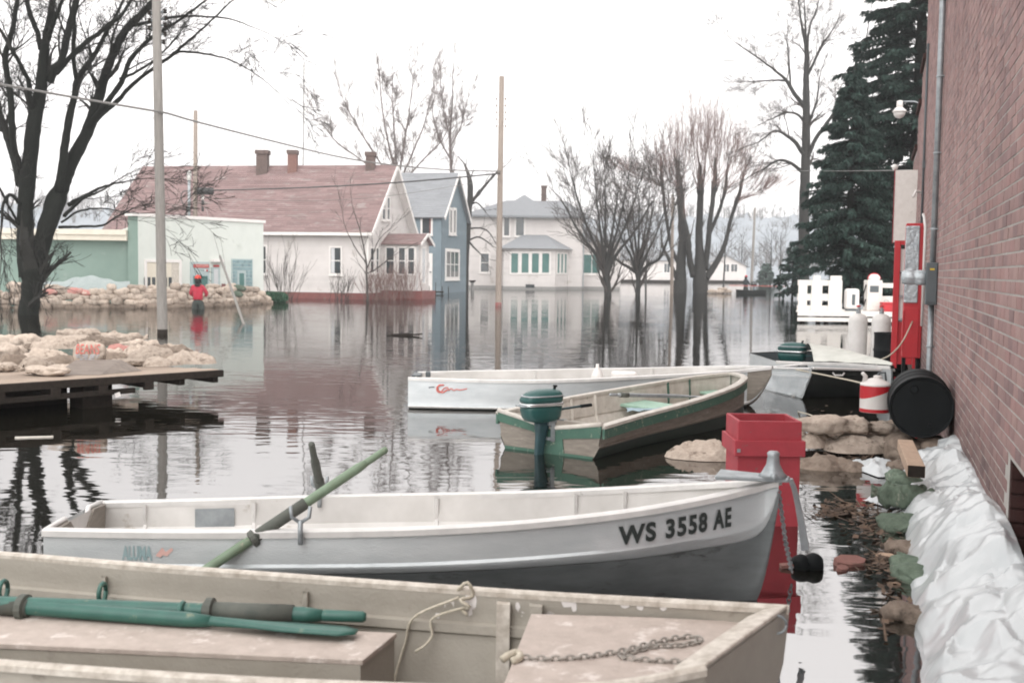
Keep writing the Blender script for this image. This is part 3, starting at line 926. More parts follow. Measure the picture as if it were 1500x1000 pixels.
for sd_ in (0, 1): obj('gunwale', HB.rail(sd_, .02, .035, .03), M_alu_rim, B, smooth=True, auto=True)
a, b = HB.N(0), HB.F(0)
obj('transom', MB().prism([HB.pt(.004, f, h) for f, h in ((.04, .02), (.10, .75), (.9, .75), (.96, .02), (.72, .0), (.6, .16), (.4, .16), (.28, 0))], (HB.N(.1) - HB.N(0)).normalized() * .035), M_brown, B)
obj('transom_rim', MB().tube([a + V(.01, 0, .0), HB.pt(.005, .28, -.02), HB.pt(.005, .4, .14), HB.pt(.005, .6, .14), HB.pt(.005, .72, -.02), b + V(.01, 0, 0)], .014, 8), M_alu_rim, B, smooth=True)
for t0, t1 in ((.12, .19), (.42, .50), (.70, .77)):
    st = obj('seat', HB.across(t0, t1, .40, .03, .085, .915), M_alu_in, B, bevel=.006)
    obj('seat_support', HB.across(t0 + .005, t1 - .005, .46, .10, .24, .76), M_alu_in, st)
for t in (.09, .27, .47, .60, .655):
    obj('rib', HB.rib(1, t, .014, .04, .8, .02), M_alu_rim, B)
    obj('rib', HB.rib(0, t, .014, .04, .8, .02), M_alu_rim, B)
obj('label_plate', MB().add([HB.pt(t, .962, h) for t, h in ((.185, .1), (.245, .1), (.245, .36), (.185, .36))], [(0, 1, 2, 3)]), M_galv, B)
lv, lf = text_mesh('WS 3558 AE', .155, .006, 1.16)
LB = (HB.N(.93) - HB.N(.70)).length / .23
wid = max(v.x for v in lv)
tS = next(t / 1000 for t in range(600, 1000) if HB.N(t / 1000).x > at(906, 752, .52).x)
tE = next(t / 1000 for t in range(600, 1000) if HB.N(t / 1000).x > at(1071, 722, .57).x)
k = (tE - tS) / wid
cap = .155 * .72
grp = list(range(len(lv)))
def find_(i):
    while grp[i] != i: i = grp[i]
    return i
for f in lf:
    for i in f[1:]: grp[find_(i)] = find_(f[0])
isl_ = {}
for f in lf: isl_.setdefault(find_(f[0]), []).append(f)
for fs in isl_.values():
    ids = sorted({i for f in fs for i in f})
    mp_ = {i: k_ for k_, i in enumerate(ids)}
    vv = []
    for i in ids:
        v = lv[i]
        h_ = lerp(.24, .105, v.y / cap)
        vv.append(HB.pt(tS + v.x * k, HB.fh(h_), h_) + V(0, -.006, .001))
    obj('registration_letter', MB().add(vv, [tuple(mp_[i] for i in f) for f in fs]), M_letter, B, fix=False)
lv, lf = text_mesh('ALUMA', .10, .004, 1.0)
cap = .072
tS = next(t / 1000 for t in range(0, 500) if HB.N(t / 1000).x > at(180, 778, .43).x)
tE = next(t / 1000 for t in range(0, 500) if HB.N(t / 1000).x > at(226, 778, .43).x)
k = (tE - tS) / max(v.x for v in lv)
obj('faded_lettering', MB().add([HB.pt(tS + v.x * k, .004 + HB.fh(lerp(.235, .12, v.y / cap)), lerp(.235, .12, v.y / cap)) + V(0, -.007, 0) for v in lv], lf), M_letter_t, B, fix=False)
sw = MB()
tE = tS + k * max(v.x for v in lv) + .004
for pts in ([(tE, .20), (tE + .008, .13), (tE + .013, .17), (tE + .006, .215)], [(tE + .008, .19), (tE + .02, .13), (tE + .0215, .15), (tE + .014, .205)]):
    sw.add([HB.pt(t, HB.fh(h) + .004, h) + V(0, -.007, 0) for t, h in pts], [(0, 1, 2, 3)])
obj('faded_emblem', sw, M_letter_r, B, fix=False)
# bow plate with hanging grey fitting
tip = HB.N(1)
bd = (HB.N(.995) - HB.N(.9)).normalized()
bd = V(bd.x, bd.y, 0).normalized()
sd2 = V(-bd.y, bd.x, 0)
mb = MB()
q = [tip - bd * .30 - sd2 * .10, tip - bd * .14 - sd2 * .07, tip + bd * .05 - sd2 * .035, tip + bd * .05 + sd2 * .035, tip - bd * .14 + sd2 * .07, tip - bd * .30 + sd2 * .10]
mb.prism([p + V(0, 0, .0) for p in q], (0, 0, .022))
pl = obj('bow_plate', mb, M_galv, B, bevel=.006)
obj('bow_handle', MB().lathe([(.075, 0), (.055, .02), (.034, .06), (.028, .10), (.032, .115), (.022, .125)], 14, tip + bd * -.03 + V(0, 0, .02)), M_galv, pl, smooth=True)
obj('bow_roller', MB().tube([tip - bd * .02 - sd2 * .08 + V(0, 0, .03), tip - bd * .02 + sd2 * .08 + V(0, 0, .03)], .018, 10), M_galv, pl, smooth=True)
mb = MB()
rows = []
for i in range(9):
    t = i / 8
    c = tip + bd * (.045 + .075 * t ** .7) + V(0, 0, .015 - .34 * t)
    w = .030 + .022 * t ** 1.5
    bow_ = .02 + .014 * t
    rows.append([c - sd2 * w, c - sd2 * w * .5 + bd * bow_, c + sd2 * w * .5 + bd * bow_, c + sd2 * w, c + sd2 * w * .5 + bd * (bow_ - .012), c - sd2 * w * .5 + bd * (bow_ - .012)])
mb.grid(rows, close=True)
mb.f += [tuple(range(6)), tuple(48 + i for i in range(6))]
obj('hanging_fluke', mb, M_galv, pl, smooth=True, auto=True)
def chain(label, pts, link=.035, r=.0045, m=None, name='chain', wide=.011):
    """real links along a curve"""
    c = root(name, pts[0], label, 'chain')
    L = [0]
    for p, q in zip(pts, pts[1:]): L.append(L[-1] + (q - p).length)
    d, i, k = 0.0, 0, 0
    mb = MB()
    while d < L[-1] - link:
        while L[i + 1] < d: i += 1
        p = pts[i].lerp(pts[i + 1], (d - L[i]) / max(L[i + 1] - L[i], 1e-6))
        g = (pts[i + 1] - pts[i]).normalized()
        n = g.orthogonal().normalized()
        n = Matrix.Rotation(k * 1.57 + .5, 3, g) @ n
        loop = [p + g * (link * .5 * (1 + 1.15 * math.cos(a)) ) + n * wide * math.sin(a) for a in [j * math.pi / 4 for j in range(9)]]
        mb.tube(loop, r, 5, False)
        d += link * .86
        k += 1
    tag(obj('links', mb, m or M_galv, c, smooth=True), kind='stuff')
    return c
e = at(1160, 838, .03)
chain('grey chain hanging from the silver boat bow to a black float', [tip + bd * .0 + V(0, 0, -.05), tip.lerp(e, .5) + V(0, 0, -.06), e], .032, .004)
# oars of the silver boat
oar('faded green oar leaning across the near side of the silver rowing boat', far(567, 657, 5.15), far(567, 657, 5.15) + (far(290, 842, 4.80) - far(567, 657, 5.15)) * 1.62, M_oar_old, M_oar_dk, .5, (.275, .455), .023, roll=.6)
oar('dark weathered oar standing up from the far side of the silver rowing boat', far(456, 649, 5.72), far(456, 649, 5.72) + (far(471, 722, 6.12) - far(456, 649, 5.72)) * 3.6, M_oar_dk, M_oar_dk, .5, (.2, .27), .024, ring=False)
for i, (px, py, z, sd_) in enumerate(((440, 778, .46, 0), (468, 727, .37, 1))):
    p = at(px, py, z)
    mb = MB().tube([p + V(0, 0, -.06), p + V(0, 0, .05)], .012, 8)
    for g in (-1, 1):
        mb.tube([p + V(0, 0, .04), p + V(.04 * g, 0, .065), p + V(.045 * g, 0, .115)], .009, 6)
    obj('oarlock', mb, M_galv, B, smooth=True)

# === khaki flat boat in front
PA = [(0, 0), (.004, .10), (-.004, .14), (.004, .18), (.06, .78), (.12, 1), (.5, 1.03)]
aF = [at(-330, 800, .48), at(-150, 802, .49), at(0, 810, .50), at(240, 829, .50), at(420, 842, .50), at(600, 855, .50), at(800, 869, .50), at(980, 879, .51), at(1156, 889, .53)]
aN = [V(-2.75, 3.36, .48), V(-2.2, 3.22, .49), V(-1.60, 3.10, .50), V(-1.1, 3.02, .5), V(-.70, 2.97, .50), V(-.3, 2.94, .50), V(.05, 2.93, .50), V(.32, 2.96, .51), V(.56, 3.03, .53)]
HA = Hull(aN, aF, lambda t: lerp(-.08, .30, ease(t, .72, 2.0)), PA)
A = root('flat_bottomed_boat', (-.5, 3.5, 0), 'khaki flat-bottomed boat with a long bench, nearest to the viewer', 'boat')
obj('hull', HA.outer(44), M_khaki, A, smooth=True, auto=True)
obj('interior', HA.inner(40, .01, .985, .9, .022), M_khaki, A, smooth=True, auto=True)
for sd_ in (0, 1): obj('gunwale', HA.rail(sd_, .012, .024, .022), M_khaki_rim, A, smooth=True, auto=True)
for h0, h1, pr in ((.20, .26, .016),):
    for sd_ in (0, 1):
        mb = MB()
        rows = []
        for i in range(31):
            t = .02 + .94 * i / 30
            row = []
            for h, o in ((h0, .022), (h0 + .01, .022 + pr), (h1, .022 + pr), (h1 + .02, .022)):
                f = HA.fh(h) + o
                row.append(HA.pt(t, f if sd_ == 0 else 1 - f, h))
            rows.append(row)
        obj('side_strake', mb.grid(rows), M_khaki, A)
# bow board and deck
p0, p1 = HA.N(1), HA.F(1)
ax = (HA.N(.97) - HA.N(1)).normalized()
obj('bow_board', MB().prism([p0 + V(0, 0, .012), p1 + V(0, 0, .012), p1 + ax * .10 + V(0, 0, .010), p0.lerp(p1, .9) + ax * .13 + V(0, 0, .010), p0.lerp(p1, .1) + ax * .13 + V(0, 0, .010), p0 + ax * .10 + V(0, 0, .010)], (0, 0, -.025)), M_khaki_rim, A, bevel=.006)
dk = [at(778, 898, .465), at(950, 903, .465), at(1085, 909, .465), at(1118, 920, .465)] + [V(p.x, p.y, .465) for p in (HA.pt(.985, .5, .1), HA.pt(.985, .05, .1), HA.pt(.9, .035, .1), HA.pt(.72, .03, .1))]
obj('bow_deck', MB().prism(dk, (0, 0, -.018)), M_khaki_top, A, bevel=.004)
bk = [at(-320, 893, .385), at(0, 899, .385), at(578, 926, .385), at(528, 966, .385), at(0, 941, .385), at(-320, 930, .385)]
bn = obj('bench', MB().prism([p - V(0, 0, .42) for p in bk], (0, 0, .402)), M_khaki, A)
big = [p + (p - sum(bk, V(0, 0, 0)) / 6).normalized() * .008 for p in bk]
obj('bench_top', MB().prism(big, (0, 0, -.018)), M_khaki_top, bn, bevel=.003)
fr = HA.F(.70).lerp(HA.F(.74), .5)
for t in (.705, .735):
    obj('side_brace', MB().prism([HA.pt(t, .965, .05), HA.pt(t, .93, .05), HA.pt(t, .90, .9), HA.pt(t, .93, .9)], (HA.F(t + .012) - HA.F(t))), M_khaki_rim if t < .72 else M_khaki, A)
for t in (.33, .52):
    obj('rib', HA.rib(1, t, .012, .08, .9, .02, .022), M_khaki, A)
obj('bow_ring', MB().tube([p1 + ax * .0 + V(-.06, -.09, -.03) + V(.03 * math.cos(a), 0, .03 * math.sin(a)) for a in [i * math.pi / 6 for i in range(13)]], .005, 6), M_galv, A, smooth=True)
oz = .385 + .03
oar('bright green oar lying on the khaki bench, its blade end towards the bow', at(-330, 862, oz + .01), at(522, 925, oz - .005), M_oar, M_oar_dk, .62, (.26, .46), .027, roll=0, bw=.055)
oar('bright green oar lying behind the other, its dark sleeve and grip end towards the bow', at(536, 903, oz), at(-330, 872, oz + .02), M_oar, M_oar_dk, .6, (.12, .27), .028, roll=.3)
for px, py in ((267, 897), (150, 868), (5, 864)):
    c = at(px, py, oz)
    A_ = obj('oar_collar', MB().tube([c + V(0, .036 * math.cos(q), .036 * math.sin(q)) for q in [i * math.pi / 7 for i in range(15)]], .009, 6), M_oar, A, smooth=True)
sp = MB()
for px, py, sx, sy in ((655, 884, .016, .02), (683, 876, .02, .035), (682, 893, .008, .016), (745, 885, .007, .018), (752, 897, .006, .012), (818, 881, .028, .012), (826, 886, .01, .016), (905, 885, .014, .010), (930, 887, .012, .012), (968, 888, .01, .010), (640, 897, .008, .010), (720, 896, .008, .009), (790, 895, .012, .006)):
    a_, z_ = onwall(px, py, HA.F(.64), (HA.F(.9) - HA.F(.64)).normalized())
    uu = (HA.F(.9) - HA.F(.64))
    tt = .64 + .26 * a_ / V(uu.x, uu.y, 0).length
    f_ = HA.F(tt)
    h_ = min(max((f_.z - z_) / (f_.z - HA.kz(tt)), .03), .19)
    n = 9
    ring = []
    for k in range(n):
        q = 2 * math.pi * k / n
        r_ = 1 + .45 * nz((k * 1.3, px * .1, py * .1))
        hh_ = h_ - sy * math.sin(q) * r_ / .55
        ring.append(HA.pt(tt + sx * math.cos(q) * r_ / 3.4, 1 - HA.fh(min(max(hh_, 0.0), .85)) - .024, hh_))
    sp.add(ring, [tuple(range(n))])
tag(obj('paint_splash', sp, M_trim, A), kind='stuff')
# rope hanging from the far gunwale
k0 = HA.pt(.676, .97, 0) + V(0, 0, .01)
ro = root('rope', k0, 'pale rope knotted over the far edge of the khaki boat and hanging inside', 'rope')
def sag(pts, r, n=18, sides=7):
    return MB().tube([poly_at(pts, i / n) for i in range(n + 1)], r, sides)
obj('knot', sag([k0 + V(-.03, .02, -.02), k0 + V(.01, -.02, .025), k0 + V(.03, .0, -.03), k0 + V(-.015, -.03, -.035), k0 + V(.02, -.035, -.06), k0 + V(-.01, -.02, -.07), k0 + V(.012, -.03, -.09)], .0065), M_rope, ro, smooth=True)
obj('long_end', sag([k0 + V(-.02, -.02, -.03), at(607, 903, .40), at(594, 940, .30), at(583, 975, .22), at(574, 1010, .15)], .005), M_rope, ro, smooth=True)
obj('short_end', sag([k0 + V(.01, -.03, -.06), at(634, 905, .40), at(633, 930, .34), at(622, 945, .31), at(608, 954, .29)], .005), M_rope, ro, smooth=True)
cz = .472
cp = [at(x, y, cz) for x, y in ((765, 962), (800, 964), (850, 962), (900, 955), (930, 948), (960, 940), (990, 934), (1015, 932), (1022, 938), (1000, 944), (960, 946), (935, 952), (910, 960), (940, 965), (990, 968), (1020, 966), (1055, 958), (1090, 950))]
chain('grey chain loop lying on the bow deck of the khaki boat', [poly_at(cp, i / 60) for i in range(61)], .026, .0036, M_chain, 'deck_chain', .008)
solo('rope_end', sag([at(735, 966, cz), at(745, 959, cz + .01), at(757, 955, cz + .012), at(762, 962, cz + .006), at(750, 968, cz)], .012, 14), M_rope, 'frayed pale rope end lying on the bow deck of the khaki boat', 'rope', smooth=True)

# === green trimmed boat with outboard
PD = [(0, 0), (.01, .14), (.03, .5), (.022, .53), (.03, .57), (.09, .9), (.5, 1)]
dN = [at(882, 624, .30), at(940, 607, .32), at(1000, 591, .355), at(1045, 577, .40), at(1076, 565, .44), at(1091, 554, .47), at(1088, 549, .475)]
dF = [at(730, 603, .33), at(800, 588, .35), at(863, 576, .37), at(940, 563, .40), at(1010, 552, .43), at(1068, 546, .46), at(1088, 549, .475)]
HD = Hull(dN, dF, lambda t: lerp(-.06, .36, ease(t, .84, 2.4)), PD)
D = root('plywood_boat', (1.2, 10.8, 0), 'brown plywood boat with green trim and a teal outboard on its stern', 'boat')
obj('hull', HD.outer(40), M_brown, D, smooth=True, auto=True)
obj('interior', HD.inner(36, .015, .97, .8, .03), M_cream, D, smooth=True, auto=True)
for sd_ in (0, 1):
    obj('gunwale', HD.rail(sd_, .03, .045, .03), M_cream, D, smooth=True, auto=True)
    obj('rub_strip', HD.rail(sd_, .026, -.002, .085, up=-.028), M_green, D, smooth=True, auto=True)
mb = MB()
for sd_ in (0, 1):
    rows = []
    for i in range(31):
        t = .985 * i / 30
        row = []
        for h in (.575, .7, .8, .9, 1.0):
            f = HD.fh(h) - .006
            row.append(HD.pt(t, f if sd_ == 0 else 1 - f, h * 1.01))
        rows.append(row)
    mb.grid(rows)
obj('bottom_paint', mb, mat('dark_green_bottom_paint', (.012, .028, .022), (.02, .04, .032), rough=.5, ns=6), D)
dax = (HD.N(.1) - HD.N(0)).normalized()
tq = [HD.pt(0, f, h) - dax * .003 for f, h in ((0, 0), (1, 0), (.988, .2), (.9, .36), (.62, .40), (.5, .86), (.35, .86), (.38, .42), (.1, .36), (.012, .2))]
obj('transom_trim', MB().prism([HD.pt(0, f, h) - dax * .012 for f, h in ((.0, .0), (.3, .17), (.42, .22), (.55, .22), (.7, .13), (1, 0), (.99, .22), (.66, .34), (.56, .44), (.54, .86), (.34, .86), (.36, .44), (.28, .40), (.01, .3))], dax * .01), M_green, D)
obj('transom_base', MB().prism([HD.pt(0, f, h) - dax * .011 for f, h in ((.072, .78), (.928, .78), (.91, .9), (.75, .945), (.5, 1.0), (.25, .945), (.09, .9))], dax * .01), M_green, D)
obj('transom_cap', MB().tube([HD.pt(0, f, h) + V(0, 0, .004) for f, h in ((0, -.03), (.28, .13), (.42, .2), (.56, .2), (.72, .1), (1, -.03))], .022, 8), M_cream, D, smooth=True)
for t0, t1, m_ in ((.05, .16, M_cream), (.42, .50, M_palegrn), (.70, .77, M_palegrn)):
    obj('seat', HD.across(t0, t1, .36, .028, .04, .96), m_, D, bevel=.005)
for t in (.25, .34, .58, .66, .84):
    for sd_ in (0, 1): obj('rib', HD.rib(sd_, t, .014, .03, .78, .02), M_cream if t < .5 else M_green, D)
obj('bow_plate', MB().prism([HD.N(.93), HD.N(.97), HD.N(1), HD.F(.97), HD.F(.93)], (0, 0, .012)), M_cream, D)
cl = HD.pt(0, .50, .14)
aft = -V(dax.x, dax.y, 0).normalized()
outboard('outboard_motor', 'teal outboard motor with a chrome band on the stern of the green trimmed boat', cl + V(0, 0, .0), math.atan2(aft.y, aft.x) - .45, 1.0)
oar('grey oar lying along inside the green trimmed boat beside its motor', at(893, 578, .46), at(1035, 581, .36), M_galv, M_oar_dk, .45, (.1, .18), .02, ring=False)
sf = HD.pt(.32, .55, .45)
solo('blue_cloth', MB().grid([[sf + V(.06 * i + .02 * R.random(), .05 * j, .03 * R.random() + .05) for j in range(6)] for i in range(9)]), mat('faded_blue_cloth', hx('9db0b8'), hx('7d939d'), rough=.9, ns=9), 'crumpled pale blue cloth lying in the green trimmed boat', 'cloth', smooth=True)

# === long aluminium boat behind it
PC = [(0, 0), (-.006, .15), (-.012, .6), (-.008, .80), (-.014, .84), (.06, .9), (.5, 1)]
cN = [at(598, 553, .37), at(690, 556, .36), at(776, 557, .36), at(860, 555, .375), at(940, 551, .39), at(1020, 547, .42), at(1085, 542, .46), at(1131, 537, .52)]
cF = [at(612, 545, .33), at(700, 543, .33), at(776, 542, .335), at(860, 540, .345), at(940, 539, .36), at(1020, 537, .39), at(1085, 536, .45), at(1131, 536.5, .52)]
HC = Hull(cN, cF, lambda t: lerp(-.04, .42, ease(t, .85, 2.2)), PC)
C = root('aluminium_boat', (1.0, 13, 0), 'long pale aluminium boat with small red script near its stern, behind the green trimmed boat', 'boat')
obj('hull', HC.outer(44), M_alu, C, smooth=True, auto=True)
obj('interior', HC.inner(36, .012, .96, .8, .03), M_alu_in, C, smooth=True, auto=True)
for sd_ in (0, 1): obj('gunwale', HC.rail(sd_, .02, .035, .035), M_alu_rim, C, smooth=True, auto=True)
mb = MB()
rows = []
for i in range(31):
    t = .9 * i / 30
    rows.append([HC.pt(t, HC.fh(h) - o, h) for h, o in ((.80, .0), (.81, .018), (.86, .018), (.88, 0))])
obj('spray_rail', mb.grid(rows), M_alu_rim, C)
obj('stern_fitting', MB().box(HC.pt(.01, .45, .02), (.10, .3, .05)).box(HC.pt(.03, .7, .02), (.06, .08, .07)), M_box_grey, C, bevel=.01)
for t0, t1 in ((.14, .22), (.45, .53), (.74, .80)):
    obj('seat', HC.across(t0, t1, .3, .03, .04, .96), M_alu_in, C)
for t in (.3, .6, .86): obj('rib', HC.rib(1, t, .014, .04, .7, .02), M_alu_rim, C)
bw_ = MB()
rows = []
for i in range(13):
    t = lerp(.885, .999, i / 12)
    rows.append([HC.pt(t, HC.fh(h) - .004 / max((HC.F(t) - HC.N(t)).length, .08), h) for h in (.06, .2, .35, .5, .65, .8, .9, .99)])
obj('bow_skin', bw_.grid(rows), M_brown, C, smooth=True)
sc_ = MB()
def script(pts, r=.006):
    out = []
    for x, y in pts:
        t = next(t / 1000 for t in range(0, 600) if HC.N(t / 1000).x > at(x, 556, .36).x)
        h = (y - 556) / 46.0
        out.append(HC.pt(t, HC.fh(min(max(h, .01), .7)), min(max(h, .01), .7)) + V(0, -.012, 0))
    sc_.tube([poly_at(out, i / 24) for i in range(25)], r, 5)
script([(645, 565), (639, 567), (640, 573), (645, 574), (649, 569), (655, 567), (657, 571), (661, 568), (664, 571), (669, 569), (674, 570), (684, 568)])
script([(650, 564), (642, 565), (641, 571), (648, 574), (655, 570)], .009)
obj('red_script', sc_, M_redscript, C)
sc_ = MB()
script([(627, 568), (631, 567), (636, 567)], .006)
obj('dark_dash', sc_, M_box_grey, C)
wb = HC.pt(.46, .6, .1)
solo('white_jug', MB().lathe([(.06, 0), (.075, .02), (.075, .09), (.05, .14), (.02, .19), (.02, .225)], 12, HC.pt(.455, .55, .28)), M_white, 'white pointed jug standing in the long aluminium boat', 'jug', smooth=True)
solo('white_box', MB().box(HC.pt(.525, .55, .13), (.32, .2, .12)), M_white, 'low white box lying beside the jug in the long aluminium boat', 'box', bevel=.03)

# === dark boat wrapped in clear plastic near the wall, and the canvas covered boat behind it
PE = [(0, 0), (.01, .12), (0, .16), (.02, .22), (.14, .5), (.5, 1)]
eN = [at(1190, 538, .42), at(1230, 539, .41), at(1270, 540, .40), at(1310, 541, .39)]
eF = [at(1131, 537, .33), at(1180, 533, .38), at(1235, 530, .4), at(1300, 533, .39)]
HE = Hull(eN, eF, lambda t: -.22, PE)
Eb = root('dark_boat', (4.4, 14.5, 0), 'small black-green boat whose grey stern is draped with clear plastic', 'boat')
obj('hull', HE.outer(16), M_dark_hull, Eb, smooth=True, auto=True)
obj('interior', HE.inner(12, .02, .98, .6, .03), M_box_grey, Eb, smooth=True)
for sd_ in (0, 1): obj('gunwale', HE.rail(sd_, .02, .03, .03), M_alu_rim, Eb, smooth=True)
ed = (HE.N(.1) - HE.N(0)).normalized()
obj('transom', MB().prism([HE.pt(0, f, h) - ed * .02 for f, h in ((0, 0), (.0, .16), (.14, .5), (.5, 1), (.86, .5), (1, .16), (1, 0))], ed * .015), M_alu, Eb)
for h in (.03, .2): obj('transom_rib', MB().tube([HE.pt(0, .01, h) - ed * .03, HE.pt(0, .99, h) - ed * .03], .014, 8), M_alu_rim, Eb)
hp = HE.pt(.25, 0, .1)
obj('side_handle', MB().tube([hp, hp + V(.02, -.03, -.03), hp + V(.12, -.035, -.03), hp + V(.15, -.01, 0)], .012, 6), M_alu_rim, Eb, smooth=True)
obj('transom_tag', MB().box(HE.pt(0, .35, .62) - ed * .05, (.02, .10, .03)), M_white, Eb)
mb = MB()
rows = []
for i in range(15):
    t = i / 14
    row = []
    for j in range(9):
        h = j / 8
        dr = .5 - abs(t - .45)
        p = HE.pt(0, lerp(-.02, 1.1, t), .12 + h * (.55 + 1.1 * dr)) - ed * (.045 + .10 * h * (1 - t * .4) + .03 * nz((t * 4, h * 4, 2)))
        p.z = max(p.z, .015)
        row.append(p)
    rows.append(row)
solo('plastic_drape', mb.grid(rows), M_clear, 'clear plastic hanging over the stern of the small dark boat', 'plastic sheet', smooth=True)
fN = [at(1137, 529, .40), at(1180, 531, .40), at(1230, 532, .42), at(1306, 537, .44)]
fF = [at(1099, 517, .42), at(1160, 515, .44), at(1230, 517, .46), at(1308, 536, .45)]
HF = Hull(fN, fF, lambda t: -.1, PC)
Fb = root('canvas_covered_boat', (4.5, 16, 0), 'grey boat with pale canvas over its bow, behind the dark boat', 'boat')
obj('hull', HF.outer(18), M_alu, Fb, smooth=True, auto=True)
obj('interior', HF.inner(14, .02, .95, .7, .03), M_box_grey, Fb, smooth=True)
for sd_ in (0, 1): obj('gunwale', HF.rail(sd_, .02, .035, .04), M_dark_hull if sd_ else M_alu_rim, Fb)
mb = MB()
rows = []
for i in range(11):
    t = lerp(.42, 1, i / 10)
    rows.append([HF.pt(t, f, 0) + V(0, 0, .02 + (.17 - .14 * (t - .42) / .58) * math.sin(math.pi * f) ** .8 + .012 * nz((t * 9, f * 5, 1))) for f in [j / 8 for j in range(9)]])
obj('canvas_cover', mb.grid(rows), M_tarp, Fb, smooth=True)
outboard('outboard_motor', 'dark teal outboard motor standing in the canvas covered boat', far(1168, 535, 16.2), 2.6, 1.05)
solo('tie_rope', sag([HE.pt(0, .3, .05) - ed * .05, at(1250, 558, .33), at(1292, 570, .36)], .010), M_rope, 'pale rope stretched from the dark boat to the red and white can', 'rope', smooth=True)
solo('tie_rope', sag([W(17.6, .56, .95), far(1322, 500, 15.6), far(1305, 519, 15.0), far(1285, 530, 15.0), HE.pt(.8, 0, 0)], .010), M_rope, 'pale rope sagging from the red cabinet to the boats', 'rope', smooth=True)
solo('tie_rope', sag([HE.pt(0, .5, .98) - ed * .02, at(1188, 608, .2), at(1200, 617, .2)], .008), M_rope, 'short rope running down from the dark boat stern to the sandbags', 'rope', smooth=True)

# ------------------------------------------------------------------ sandbags
def facet(x, y, seed):
    """crumpled, piecewise flat height: random heights on a bent triangle lattice"""
    x, y = x + .35 * nz((x * .9, y * .9, seed + 40)), y + .35 * nz((y * .9, x * .9, seed + 60))
    sk = (x + y) * .366
    i, j = math.floor(x + sk), math.floor(y + sk)
    h = lambda a, b_: random.Random((a * 7349 + b_ * 9151 + seed * 311)).uniform(-1, 1)
    us = (i + j) * .2113
    fx, fy = x - (i - us), y - (j - us)
    sx, sy = fx + (fx + fy) * .366, fy + (fx + fy) * .366
    if sx > sy: return h(i, j) * (1 - sx) + h(i + 1, j) * (sx - sy) + h(i + 1, j + 1) * sy
    return h(i, j) * (1 - sy) + h(i, j + 1) * (sy - sx) + h(i + 1, j + 1) * sx
def bag_mesh(seed, nu, nv, tie=True, fold=1.0):
    mb = MB()
    rows = []
    for i in range(nu + 1):
        u = -1 + 2 * i / nu
        w = max(1 - abs(u) ** 3.0, 0) ** .5 * .93 + .07
        if tie and u > .55:
            q = (u - .55) / .45
            w = lerp(w, .17, min(1, q * 1.7)) if q < .6 else lerp(.17, .36, (q - .6) / .4)
        row = []
        for k in range(nv):
            a = 2 * math.pi * k / nv
            c, s_ = math.cos(a), math.sin(a)
            ww = w * (1 + .07 * fold * math.sin(7 * a + seed) * abs(u) ** 2 + .05 * fold * math.sin(11 * a + 2 * seed) * abs(u) ** 4)
            y = .29 * ww * (abs(c) ** .8) * (1 if c >= 0 else -1)
            z = .135 * (w ** .8) * (abs(s_) ** .75) * (1 if s_ >= 0 else -1)
            p = V(.5 * u + .02 * nz((u * 2, k * .7, seed)), y, z)
            n_ = nz((p.x * 3.2, p.y * 3.6, p.z * 3 + seed * 3.1)) * .052 + nz((p.x * 9, p.y * 9, p.z * 9 + seed)) * .008 * fold
            n_ += fold * (.026 * facet(u * 2.6 + 3, ((a + 1.57) % 6.283) * 1.1, seed) + .012 * facet(u * 6, ((a + 1.57) % 6.283) * 2.4, seed + 7))
            ridge = (1 - abs(nz((p.x * 4.4 + seed, p.y * 6.5, p.z * 5)))) ** 5 * .026 * fold + (1 - abs(nz((p.x * 9 + seed, p.y * 5 + p.x * 4, p.z * 9)))) ** 8 * .014 * fold
            p = p + V(n_ * .35, (n_ - ridge) * c, (n_ - ridge) * s_)
            p.z += .125 + .03 * u * u * (1 if seed % 2 else -.6)
            p.z = max(p.z, 0.004 * (k % 3))
            row.append(p)
        rows.append(row)
    mb.grid(rows, close=True)
    mb.f.append(tuple(range(nv))[::-1])
    mb.f.append(tuple(nu * nv + k for k in range(nv)))
    return mesh('sandbag', mb, M_bag, True)
def heap_mesh(seed, n=34):                       # an emptied, crumpled sack
    mb = MB()
    rows = []
    for i in range(n + 1):
        row = []
        for j in range(n + 1):
            x, y = -1 + 2 * i / n, -1 + 2 * j / n
            sx, sy = x * (1 - .22 * y * y) + .1 * nz((x, y, seed), 1.3), y * (1 - .2 * x * x) + .1 * nz((x, y, seed + 9), 1.3)
            r2 = min(1, (abs(x) ** 3 + abs(y) ** 3) ** (1 / 3))
            q = V(x * 1.1 + .35 * nz((x, y, seed), .9), y * 1.1 + .35 * nz((y, x, seed + 3), .9), seed * 2.7)
            fold = .075 * facet(q.x * 2.2, q.y * 1.5, seed) + .04 * facet(q.x * 4.6 + q.y, q.y * 3.4, seed + 5) + .014 * facet(q.x * 10, q.y * 8, seed + 9)
            z = (.20 + .10 * nz((x * .9, y * .9, seed + 4)) + fold) * max(0, 1 - r2 ** 3.2) ** .55 + .008
            row.append(V(.5 * sx, .36 * sy, max(z, .004)))
        rows.append(row)
    mb.grid(rows)
    return mesh('sandbag', mb, M_bag, True)
BAG_HI = [bag_mesh(s_, 44, 30, True, 1.35) for s_ in range(1, 7)]
BAG_LO = [bag_mesh(s_ + 20, 12, 9, False, .6) for s_ in range(6)]
HEAPS = [heap_mesh(s_) for s_ in range(1, 6)]
def bag(me, loc, sc_, rz, label, group=None, m=None, tilt=(0, 0), name='sandbag'):
    o = bpy.data.objects.new(name, me)
    COL.objects.link(o)
    o.location = loc
    o.rotation_euler = (tilt[0], tilt[1], rz)
    o.scale = sc_ if isinstance(sc_, tuple) else (sc_,) * 3
    if m:
        o.material_slots[0].link = 'OBJECT'
        o.material_slots[0].material = m
    return tag(o, label, 'sandbag', group)

